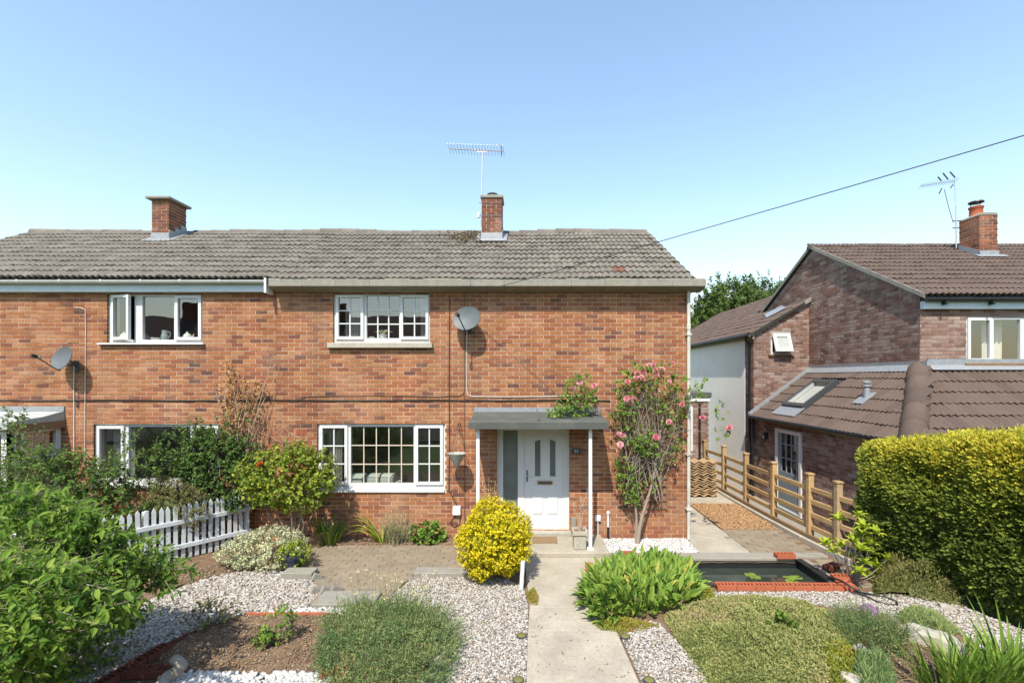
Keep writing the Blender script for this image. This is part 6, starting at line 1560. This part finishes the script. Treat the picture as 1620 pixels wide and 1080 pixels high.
# yellow bush
yc = G(783, 918); ybc = (wx(783, yc[1]), yc[1] + .05, .60)
shrub('yellow_bush', 'clipped round bright yellow bush at the corner of the front path', 'bush', (yc[0], yc[1] + .05, -.02), ybc, (.50, .48, .50), 2900, 7, .07, LEAFRND, .030, .62, 'leaf_yellow', 0, seed=41, inner=.72, lump=.46, up=.35, nbranch=8, br=.014, twr=0, core=.80)
mound('sedum_patch', 'tiny yellow green sedum tuft at the left edge of the path', 'ground cover', PG((832, 938), (845, 930), (853, 945), (850, 958), (838, 956)), .05, 700, LEAF2, .018, .7, 'leaf_sedum', 42)
# climbing rose -------------------------------------------------------------
cr = thing('climbing_rose', 'tall climbing rose with pink blooms on a trellis right of the porch', 'climbing rose', tuple(G(1010, 860)))
rngr = np.random.default_rng(51); mb = MB(); b0_ = G(1008, 861)
tr_ = [(1008, 862, -.30, .042), (1013, 830, -.29, .033), (1021, 800, -.27, .027), (1033, 760, -.26, .02), (1040, 720, -.25, .015), (1046, 680, -.25, .012), (1052, 640, -.25, .012)]
mb.tube(smooth_pts([W(a, b, c) for a, b, c, r in tr_], 4), list(np.interp(np.linspace(0, 6, 25), range(7), [t[3] for t in tr_])), 8)
tr2 = [(1006, 862, -.28, .028), (1007, 820, -.25, .022), (1002, 780, -.24, .016), (995, 740, -.22, .012), (985, 690, -.22, .012), (975, 650, -.2, .010), (960, 625, -.2, .007)]
mb.tube(smooth_pts([W(a, b, c) for a, b, c, r in tr2], 4), list(np.interp(np.linspace(0, 6, 25), range(7), [t[3] for t in tr2])), 7)
mb.build('trunk', 'bark_rose', cr, smooth=True)
mb = MB()
for i in range(80):
    a = W(rngr.uniform(985, 1050), rngr.uniform(690, 800), rngr.uniform(-.3, -.08)); b = W(rngr.uniform(968, 1085), rngr.uniform(590, 730), rngr.uniform(-.4, -.06))
    m_ = (a + b) / 2 + rngr.normal(0, .1, 3) * np.array((1, .4, 1)); mb.tube(smooth_pts([a, m_, b], 3), list(np.linspace(.008, .0025, 7)), 4)
for pts_ in ([(1060, 660, -.3), (1090, 640, -.45), (1120, 650, -.5), (1140, 655, -.5)], [(1050, 690, -.3), (1090, 680, -.45), (1130, 685, -.55), (1155, 678, -.55)], [(985, 700, -.2), (955, 672, -.3), (935, 655, -.35), (905, 635, -.3)], [(975, 650, -.2), (950, 640, -.3), (920, 610, -.25)], [(1055, 640, -.3), (1090, 620, -.45), (1108, 612, -.45)]):
    mb.tube(smooth_pts([W(*p) for p in pts_], 4), .004, 4)
for i in range(120):
    a = W(rngr.uniform(985, 1085), rngr.uniform(625, 720), rngr.uniform(-.35, -.06)); mb.tube([a, a + rngr.normal(0, .07, 3), a + rngr.normal(0, .13, 3)], [.004, .003, .0015], 3)
mb.build('stems', 'bark_rose', cr, smooth=True)
zones = [([(968, 620), (985, 585), (1010, 572), (1050, 575), (1085, 590), (1105, 610), (1100, 640), (1060, 655), (1010, 650), (975, 660)], 250, -.45, -.08), ([(972, 640), (1000, 650), (1030, 680), (1020, 720), (985, 710), (965, 660)], 95, -.38, -.08), ([(1008, 690), (1040, 690), (1042, 720), (1012, 722)], 40, -.42, -.3),
         ([(970, 720), (1000, 730), (1012, 790), (990, 800), (975, 770)], 70, -.32, -.08), ([(1040, 650), (1085, 640), (1080, 720), (1050, 740)], 50, -.35, -.06), ([(1100, 605), (1112, 600), (1112, 625), (1100, 628)], 12, -.5, -.4), ([(1128, 640), (1145, 640), (1145, 665), (1130, 665)], 9, -.55, -.45), ([(1132, 678), (1155, 674), (1156, 692), (1135, 694)], 9, -.55, -.45), ([(1000, 740), (1020, 760), (1008, 800), (995, 790)], 30, -.35, -.2), ([(972, 700), (1060, 690), (1055, 760), (1010, 800), (975, 780)], 25, -.34, -.07)]
P = np.concatenate([pxy(z, n, a, b, rngr) for z, n, a, b in zones])
leaves_on(cr, P, unit(rngr.normal(0, 1, P.shape) + np.array((0, -.5, .2))), 6, .09, LEAFRND, .043, .68, 'leaf_clump', 0, rngr, upb=.5, out=np.tile((0., -1., .2), (len(P), 1)))
# a share of older, dry leaves
Pd = pxy([(985, 640), (1080, 640), (1080, 740), (1040, 760), (990, 740)], 90, -.3, -.06, rngr)
leaves_on(cr, Pd, rand_dir(len(Pd), rngr), 4, .06, LEAFRND, .032, .6, 'leaf_dry', 0, rngr, mass='dry_leaves')
fl = [(1026, 578), (1033, 577), (1035, 583), (1046, 583), (1009, 590), (1013, 594), (1006, 597), (1016, 601), (992, 603), (995, 628), (992, 631), (1004, 632), (998, 634), (1040, 620), (1048, 626), (1081, 641), (980, 686), (977, 689), (984, 688), (1059, 669), (983, 702), (1038, 692), (1153, 677), (1111, 660), (1057, 604), (1062, 575), (1019, 588), (1038, 590)]
flowers(cr, [W(x, y, -.44 if x < 1095 else -.55) + rngr.normal(0, .01, 3) for x, y in fl], .050, 'petal_pink', rngr)
cp = thing('rose_spray', 'spray of rose leaves with pink blooms lying on the door canopy', 'climbing rose', tuple(W(905, 650, -.3)))
P = np.concatenate([pxy([(870, 655), (890, 620), (905, 595), (925, 590), (942, 605), (945, 640), (920, 660), (880, 662)], 150, -.5, -.12, rngr), pxy([(868, 650), (900, 640), (915, 660), (872, 662)], 40, -.7, -.3, rngr)])
P = P[(P[:, 2] > 2.31)]
leaves_on(cp, P, unit(rngr.normal(0, 1, P.shape) + np.array((0, -.5, .2))), 6, .09, LEAFRND, .045, .68, 'leaf_clump', 0, rngr, upb=.5, out=np.tile((0., -1., .2), (len(P), 1)))
mb = MB()
for k in range(14):
    a = W(945 + rngr.uniform(-5, 10), 655, -.3); b = W(rngr.uniform(875, 945), rngr.uniform(600, 655), rngr.uniform(-.5, -.15)); mb.tube(smooth_pts([a, (a + b) / 2 + rngr.normal(0, .05, 3), b], 3), list(np.linspace(.005, .002, 7)), 4)
mb.build('stems', 'bark', cp)
flowers(cp, [W(907, 614, -.5), W(917, 605, -.45), W(940, 610, -.45)], .052, 'petal_pink', rngr)
trl = thing('trellis', 'brown square lattice trellis behind the climbing rose', 'trellis', W(1028, 800, -.03))
for i in range(7):
    x = wx(985 + i * 11.5); MB().box(x - .011, x + .011, -.038, -.022, wz(805), wz(655)).build('lath', 'timber_brown', trl)
for j in range(13):
    z = wz(803 - j * 11.7); MB().box(wx(983), wx(1056), -.0215, -.006, z - .011, z + .011).build('lath', 'timber_brown', trl)

# leafy clump by the path: the 300 nearest leaves singly
rc = np.random.default_rng(61); cl_ = thing('leafy_clump', 'dense clump of broad upright green leaves between path and pond', 'plant', tuple(G(1005, 950)))
pol = PG((918, 945), (945, 912), (985, 893), (1040, 888), (1090, 905), (1112, 938), (1090, 962), (1040, 975), (985, 985), (945, 990), (925, 970))
xs = [p[0] for p in pol]; ys = [p[1] for p in pol]; x = rc.uniform(min(xs), max(xs), 1500); y = rc.uniform(min(ys), max(ys), 1500); k = pip(x, y, pol); x, y = x[k], y[k]
mxp, myp = np.mean(xs), np.mean(ys); n = len(x)
rr_ = np.stack([(x - mxp) * .9, (y - myp) * .9, np.zeros(n)], -1)
d = unit(rr_ + np.array((0, 0, .85)) + rc.normal(0, .35, (n, 3)))
m = frame_mats(np.stack([x, y, np.full(n, .0) + rc.random(n) * .13], -1), d, np.array((0, -.3, 1.)) + rc.normal(0, .4, (n, 3)) - rr_ * .3, .205 * rc.uniform(.6, 1.25, n), .068 * rc.uniform(.7, 1.2, n), (.20 * rc.uniform(.5, 1.5, n))[:, None])
scatter('leaf', 'foliage', LEAFBIG, m, rc.random(n), 'leaf_clump', cl_, 300)
mound('sedum_patch', 'yellow green sedum with red tips below the leafy clump beside the path', 'ground cover', PG((935, 985), (975, 978), (1020, 985), (1045, 990), (1010, 1000), (985, 1005), (950, 998)), .06, 2200, LEAF2, .022, .7, 'leaf_sedum', 62)
mound('sedum_patch', 'reddish yellow sedum tuft at the left end of the pond bricks', 'ground cover', PG((1085, 955), (1100, 938), (1128, 935), (1132, 950), (1110, 960)), .07, 1400, LEAF2, .022, .7, 'leaf_sedum', 63)
THY = PG((1048, 975), (1085, 958), (1130, 945), (1190, 944), (1250, 948), (1290, 958), (1330, 975), (1360, 1005), (1380, 1050), (1400, 1120), (1130, 1120), (1095, 1050), (1070, 1010))
mound('thyme_mat', 'wide pale olive thyme mat covering the right hand bed', 'ground cover', THY, .13, 42000, LEAF2, .031, .5, 'leaf_thyme', 64, lumps=4.5, rv=.7)
sg = [G(x, y) for x, y in ((1262, 1012), (1290, 1003), (1310, 1018))]
wd = thing('weed', 'small bright green weed growing through the thyme mat', 'plant', tuple(G(1240, 1008)))
P, td, out = ellips(26, (*G(1240, 1002)[:2], .12), (.11, .08, .06), rc, up=.5, zmin=.05); leaves_on(wd, P, td, 4, .05, LEAFRND, .06, .8, 'leaf_bright', 0, rc)
HEA = PG((1318, 985), (1350, 975), (1395, 985), (1425, 1015), (1430, 1045), (1400, 1050), (1365, 1035), (1330, 1010))
mound('grass_tuft', 'low green tuft between the gravel and the flat rock', 'plant', PG((1418, 975), (1440, 966), (1480, 975), (1515, 1000), (1500, 1008), (1460, 990), (1430, 988)), .10, 3000, LEAF2, .06, .14, 'leaf_sage', 66, kind='thing', dirv=(.4, 0, 1))
mound('spiky_grass', 'spiky grey green grass tuft at the bottom right', 'plant', PG((1355, 1048), (1385, 1045), (1410, 1068), (1415, 1110), (1365, 1110), (1350, 1070)), .16, 3600, LEAF2, .085, .09, 'leaf_sage', 67, kind='thing', dirv=(.2, 0, 1))
mound('lilac_flowers', 'low lilac flowering thyme at the edge of the gravel by the pond', 'ground cover', PG((1355, 962), (1375, 957), (1392, 966), (1385, 975), (1365, 973)), .05, 900, LEAF2, .02, .8, 'petal_lilac', 68)
mound('creeping_plant', 'mixed creeping plant with reddish leaves around the grey rock', 'ground cover', PG((1290, 1010), (1330, 1012), (1365, 1040), (1360, 1075), (1345, 1110), (1320, 1110), (1300, 1060)), .12, 3200, LEAFRND, .028, .7, 'leaf_sedum', 69)
mound('dry_ground_cover', 'dull dry ground cover at the foot of the hedge behind the gravel', 'ground cover', PG((1385, 945), (1380, 915), (1400, 890), (1440, 900), (1490, 930), (1530, 960), (1500, 958), (1440, 945)), .30, 7000, LEAF2, .05, .3, 'leaf_olive', 70)
wf_ = thing('white_flower', 'small cluster of white flowers beside the grey rock', 'flower', tuple(G(1360, 1030))); flowers(wf_, [G(1355, 1024, .16), G(1362, 1022, .17), G(1366, 1026, .16)], .03, 'gravel_white', rc)
cro = thing('crocosmia_clump', 'tall clump of long bright green sword leaves at the lower right corner', 'plant', (*G(1570, 1130)[:2], 0))
for cx_, cy_, N_ in ((1545, 1100, 120), (1605, 1095, 130), (1500, 1102, 60)): blades(cro, N_, (*G(cx_, cy_)[:2], -.02), .22, .52, .036, 1.25, .75, 'leaf_bright', rc, sep=True)
blades(cro, 26, (*G(1490, 1105)[:2], -.02), .1, .5, .014, 1.0, 1.4, 'leaf_thyme', rc, az0=math.pi, azr=1.6)
fl2 = G(1556, 1080, .16); flowers(cro, [fl2, fl2 + np.array((.01, .0, .02))], .03, 'petal_lilac', rc)
# santolina mound left of the path
SAN = PG((498, 1030), (520, 985), (570, 960), (640, 955), (700, 975), (732, 1010), (728, 1050), (700, 1110), (520, 1115), (495, 1075))
def tuft(name, label, cat, poly, n, tl, k, L, Wd, mat, seed, out=.9, upw=.7, tv=.35, stem='leaf_olive', nz=3.2):
    rg = np.random.default_rng(seed); xs = [p[0] for p in poly]; ys = [p[1] for p in poly]; cx_, cy_ = np.mean(xs), np.mean(ys)
    x = rg.uniform(min(xs), max(xs), n * 3); y = rg.uniform(min(ys), max(ys), n * 3); kk = pip(cx_ + (x - cx_) * 1.12, cy_ + (y - cy_) * 1.12, poly); x, y = x[kk][:n], y[kk][:n]; n = len(x)
    root = thing(name, label, cat, (cx_, cy_, 0)); P = np.stack([x, y, rg.random(n) * .05], -1)
    R_ = np.stack([(x - cx_) / (max(xs) - min(xs)), (y - cy_) / (max(ys) - min(ys)), 0 * x], -1) * 2
    td = unit(R_ * out + np.array((0, 0, upw)) + rg.normal(0, .38, P.shape) * np.array((1, 1, .5))); td[:, 2] = np.abs(td[:, 2])
    tls = tl * (1 + tv * rg.normal(0, 1, n)).clip(.4, 1.8) * (.45 + 1.1 * vnoise(P, nz, seed))
    leaves_on(root, P, td, k, tls, LEAF2, L, Wd, mat, 0, rg, spread=.8, along=.9, upb=.5, bias=.55 * (vnoise(P, 4., seed + 1) - .5)); twig_mesh(root, P, td, tls, .0022, stem)
    return root
tuft('santolina_mound', 'large green feathery mound between the soil bed and the gravel', 'plant', SAN, 1900, .165, 15, .042, .17, 'leaf_sage', 71)
fs = thing('dried_flower_stems', 'thin stems with small yellow heads standing behind the feathery mound', 'flower', tuple(G(615, 950)))
mb = MB(); hd_ = []
for k in range(46):
    px = rc.uniform(560, 690); p = G(px, rc.uniform(948, 1000), 0); h = rc.uniform(.3, .5); q_ = p + np.array((rc.normal(0, .05), rc.normal(0, .04), h)); mb.tube([p, (p + q_) / 2 + rc.normal(0, .01, 3), q_], .0022, 3); hd_.append(q_)
mb.build('stems', 'leaf_sage', fs, color=.7)
P = np.repeat(np.array(hd_), 8, 0) + rc.normal(0, .008, (len(hd_) * 8, 3)); joined('heads', LEAF2, frame_mats(P, rand_dir(len(P), rc), rand_dir(len(P), rc), .02, .014), rc.random(len(P)), 'petal_cream', fs)['kind'] = 'stuff'
tuft('heather_mound', 'green needle leaved mound beside the bare soil at the lower right', 'plant', HEA, 520, .20, 16, .034, .17, 'leaf_sage', 65)
# small roses in the soil bed
def small_rose(label, px, py, h, w, mat, seed, flp=()):
    t, P, td, rg = shrub('small_rose', label, 'plant', tuple(G(px, py, -.02)), (*G(px, py)[:2], h * .55), (w, w * .8, h * .5), 55, 5, .07, LEAFRND, .038, .7, mat, 0, seed=seed, nbranch=6, br=.006, zmin=.05, lump=.6)
    return t
t = small_rose('spindly young rose with green leaves in the soil bed', 441, 1018, .36, .15, 'leaf_clump', 81); flowers(t, [G(437, 968, .30)], .035, 'petal_cream', rc)
small_rose('yellowing low bush between the pebbles and the soil bed', 338, 990, .26, .24, 'leaf_olive', 82)
small_rose('tiny green seedling beside the young rose', 422, 1022, .10, .09, 'leaf_clump', 83)

# rhododendron by the pond: every leaf singly
rh = thing('rhododendron', 'young rhododendron with lime green leaf rosettes between pond and hedge', 'shrub', tuple(G(1348, 925)))
rq = np.random.default_rng(91); mb = MB(); mats_ = []; rn = []
base = G(1347, 926); Yq = base[1]
for px, py in ((1328, 824), (1357, 818), (1366, 836), (1385, 845), (1310, 862), (1332, 866), (1349, 858), (1362, 872), (1402, 886), (1376, 876), (1383, 896), (1358, 906), (1372, 912), (1345, 884), (1320, 875), (1376, 862), (1388, 908), (1366, 892), (1362, 848)):
    c_ = W(px, py, Yq + rq.uniform(-.22, .2)); mid = base + (c_ - base) * .5 + np.array((*rq.normal(0, .05, 2), .02))
    mb.tube(smooth_pts([base + rq.normal(0, .015, 3) * np.array((1, 1, 0)), mid, c_], 4), list(np.linspace(.009, .004, 9)), 5)
    ax = unit(c_ - mid + np.array((0, 0, .25)))
    for j in range(11):
        a = j * 2.399 + rq.random(); s1 = unit(np.cross(ax, np.array((.2, .1, 1.)))); s2 = np.cross(ax, s1); rad = s1 * math.cos(a) + s2 * math.sin(a)
        d = unit(rad * (.95 - .05 * j) + ax * (.25 + .07 * j)); mats_.append(frame_mats((c_ + ax * .01)[None], d[None], (ax + rq.normal(0, .15, 3))[None], .15 * rq.uniform(.7, 1.15), .056)[0]); rn.append(rq.random() * .8)
mb.build('stems', 'bark', rh, smooth=True)
scatter('leaf', 'foliage', LEAFBIG, np.array(mats_), np.array(rn), 'leaf_rhodo', rh, 300)

# fallen leaves caught on the paving, the gravel and the soil
rl = np.random.default_rng(95); lp = []
for pol, n in ((GC, 70), (GL, 90), (GR2, 90), (PATIO, 70), (SOILBED, 60), (GR1, 30), (PG((836, 960), (930, 960), (980, 1010), (1010, 1080), (834, 1080)), 26), ([(3.1, -.7), (4.9, -.7), (4.9, 2.3), (3.1, 2.3)], 40)):
    xs = [p[0] for p in pol]; ys = [p[1] for p in pol]; x = rl.uniform(min(xs), max(xs), n * 3); y = rl.uniform(min(ys), max(ys), n * 3); k = pip(x, y, pol); lp.append(np.stack([x[k][:n], y[k][:n], np.full(min(n, k.sum()), .024)], -1))
lp = np.concatenate(lp); dd_ = rand_dir(len(lp), rl); dd_[:, 2] *= .15
o = joined('leaf_litter', LEAFRND, frame_mats(lp, dd_, np.tile((0., 0., 1.), (len(lp), 1)) + rl.normal(0, .3, lp.shape), rl.uniform(.018, .042, len(lp)), rl.uniform(.010, .022, len(lp))), rl.random(len(lp)), 'leaf_dry')
tag(o, 'dry fallen leaves scattered over the gravel, paving and soil', 'leaf litter', kind='stuff')
# ------------------------------------------------------------------ hedge
hg = thing('golden_hedge', 'tall clipped golden conifer hedge along the right boundary', 'hedge', (6.3, -3.0, 0))
rh_ = np.random.default_rng(101)
A0, B0 = np.array((5.92, -.78)), np.array((7.10, -5.6)); Lh = np.linalg.norm(B0 - A0); dh = (B0 - A0) / Lh; nh_ = np.array((dh[1], -dh[0]))   # nh points left/outward
if nh_[0] > 0: nh_ = -nh_
def hsurf(t, ph, grow=0., e=.5):
    cap = np.clip(1 - (1 - np.clip(t / .10, 0, 1)) ** 3, 0, 1) ** .4
    hgt = 1.88 + .46 * np.clip(t * 1.7, 0, 1)
    a = (.62 + grow) * cap; b = hgt / 2 + grow
    cs, sn = np.cos(ph), np.sin(ph); u = np.sign(cs) * np.abs(cs) ** e * a; v = np.sign(sn) * np.abs(sn) ** e * b * (.80 + .20 * cap)
    nrm2 = np.stack([np.sign(cs) * np.abs(cs) ** (2 - e) / a.clip(.2), np.sign(sn) * np.abs(sn) ** (2 - e) / b], -1)
    base_ = A0[None] + dh[None] * (t * Lh)[:, None] + nh_[None] * u[:, None]
    pos = np.stack([base_[:, 0], base_[:, 1], hgt / 2 + v], -1)
    n3 = unit(np.stack([nh_[0] * nrm2[:, 0], nh_[1] * nrm2[:, 0], nrm2[:, 1]], -1) - np.concatenate([dh, [0]])[None] * (np.clip(1 - t / .10, 0, 1) * 1.6)[:, None])
    return pos, n3
n = 52000
n = 60000
t = rh_.random(n) * .95; s_ = rh_.uniform(-.97, 1, n); ph = np.arcsin(np.sign(s_) * s_ * s_)
topk = rh_.random(n) < .36; u_ = rh_.uniform(-.9, 1, n); ph = np.where(topk, np.arccos(np.sign(u_) * u_ * u_), ph)
k = rh_.random(n) < .12; t[k] = rh_.random(k.sum()) * .08
pos, n3 = hsurf(t, ph)
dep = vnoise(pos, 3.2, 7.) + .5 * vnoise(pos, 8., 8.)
pos = pos + n3 * ((dep - .75) * .24 - .06 * rh_.random(n))[:, None]
kz = pos[:, 2] > .03; pos, n3, t, dep = pos[kz], n3[kz], t[kz], dep[kz]; n = len(pos)
d = unit(n3 * .7 + np.array((-.15, .0, .35)) + rh_.normal(0, .38, (n, 3)))
m = frame_mats(pos, d, n3 * .6 + rh_.normal(0, .4, (n, 3)) + np.array((-.1, -.7, .9)), .105 * rh_.uniform(.55, 1.3, n), .055 * rh_.uniform(.6, 1.3, n))
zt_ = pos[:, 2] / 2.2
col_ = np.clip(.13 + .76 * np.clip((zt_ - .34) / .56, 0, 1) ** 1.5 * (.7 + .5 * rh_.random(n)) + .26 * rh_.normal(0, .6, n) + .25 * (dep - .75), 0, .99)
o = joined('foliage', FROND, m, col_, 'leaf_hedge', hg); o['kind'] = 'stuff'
# young shoots standing above the clipped top
pl_ = 210; t = rh_.random(pl_) * .6; ph = rh_.uniform(.28 * math.pi, .75 * math.pi, pl_); pos, n3 = hsurf(t, ph)
kf = 26; hgts = rh_.uniform(.08, .27, pl_) * (.5 + t * 1.2).clip(.4, 1.1)
f = np.tile(np.linspace(0, 1, kf), pl_); P = np.repeat(pos, kf, 0) + np.stack([np.repeat(rh_.normal(0, .05, pl_), kf) * f, np.repeat(rh_.normal(0, .05, pl_), kf) * f, f * np.repeat(hgts, kf)], -1)
d = unit(rh_.normal(0, .55, P.shape) + np.array((0, 0, .9))); m = frame_mats(P, d, rh_.normal(0, 1, P.shape) + np.array((0, -.5, .3)), .07 * (1.25 - f) * rh_.uniform(.7, 1.2, len(P)), .03 * (1.25 - f))
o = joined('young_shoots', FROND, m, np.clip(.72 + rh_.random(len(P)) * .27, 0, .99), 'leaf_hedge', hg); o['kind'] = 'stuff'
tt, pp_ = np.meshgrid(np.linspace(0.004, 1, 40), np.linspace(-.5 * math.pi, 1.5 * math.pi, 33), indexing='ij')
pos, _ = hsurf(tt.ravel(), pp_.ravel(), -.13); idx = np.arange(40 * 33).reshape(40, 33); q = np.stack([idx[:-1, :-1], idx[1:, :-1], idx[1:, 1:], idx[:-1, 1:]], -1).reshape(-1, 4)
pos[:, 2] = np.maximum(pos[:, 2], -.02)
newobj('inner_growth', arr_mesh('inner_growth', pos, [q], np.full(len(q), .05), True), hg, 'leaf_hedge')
mb = MB()
for i in range(9):
    p = A0 + dh * Lh * (.06 + .1 * i); mb.tube([(p[0], p[1], -.05), (p[0] + .03, p[1], .6), (p[0] - .05, p[1] + .04, 1.5)], [.05, .04, .015], 7)
mb.build('trunks', 'bark', hg)

# ------------------------------------------------------------------ trees behind the houses
def tree(label, c, rad, base, nclump, leaf, seed):
    rg = np.random.default_rng(seed); root = thing('tree', label, 'tree', base, 'trees behind the houses')
    mb = MB(); b = np.array(base, float); top = np.array(c) + np.array((0, 0, rad[2] * .3))
    mb.tube(smooth_pts([b, (b + top) / 2 + np.array((.2, 0, 0)), top], 5), list(np.linspace(.28, .06, 11)), 8)
    for i in range(16):
        e = np.array(c) + rand_dir(1, rg)[0] * np.array(rad) * .8; s_ = b + (top - b) * rg.uniform(.45, .9); mb.tube(smooth_pts([s_, (s_ + e) / 2 + np.array((0, 0, .3)), e], 3), list(np.linspace(.09, .02, 7)), 5)
    mb.build('trunk', 'bark', root, smooth=True)
    P, td, out = ellips(nclump, c, rad, rg, inner=.35, lump=.75, seed=seed * .7, zmin=.5, up=.3)
    k = vnoise(P, .75, seed) > .36; P, td, out = P[k], td[k], out[k]
    leaves_on(root, P, td, 12, .55, LEAF4, leaf, .6, 'leaf_tree', 0, rg, out=out, mass='crown', upb=.5)
tree('broad dark green tree rising behind the neighbour side roof', (13.6, 21.5, 6.3), (3.3, 2.4, 2.9), (13.6, 21.5, -.2), 2900, .19, 111)
tree('lower dark tree between the two houses behind the gutter end', (11.2, 22.5, 5.0), (1.5, 1.5, 2.2), (11.2, 22.5, -.2), 1000, .19, 112)
tree('dark tree top peeping over the neighbour rear roof', (16.6, 23.5, 7.4), (2.0, 2.0, 2.2), (16.6, 23.5, -.2), 1100, .19, 113)
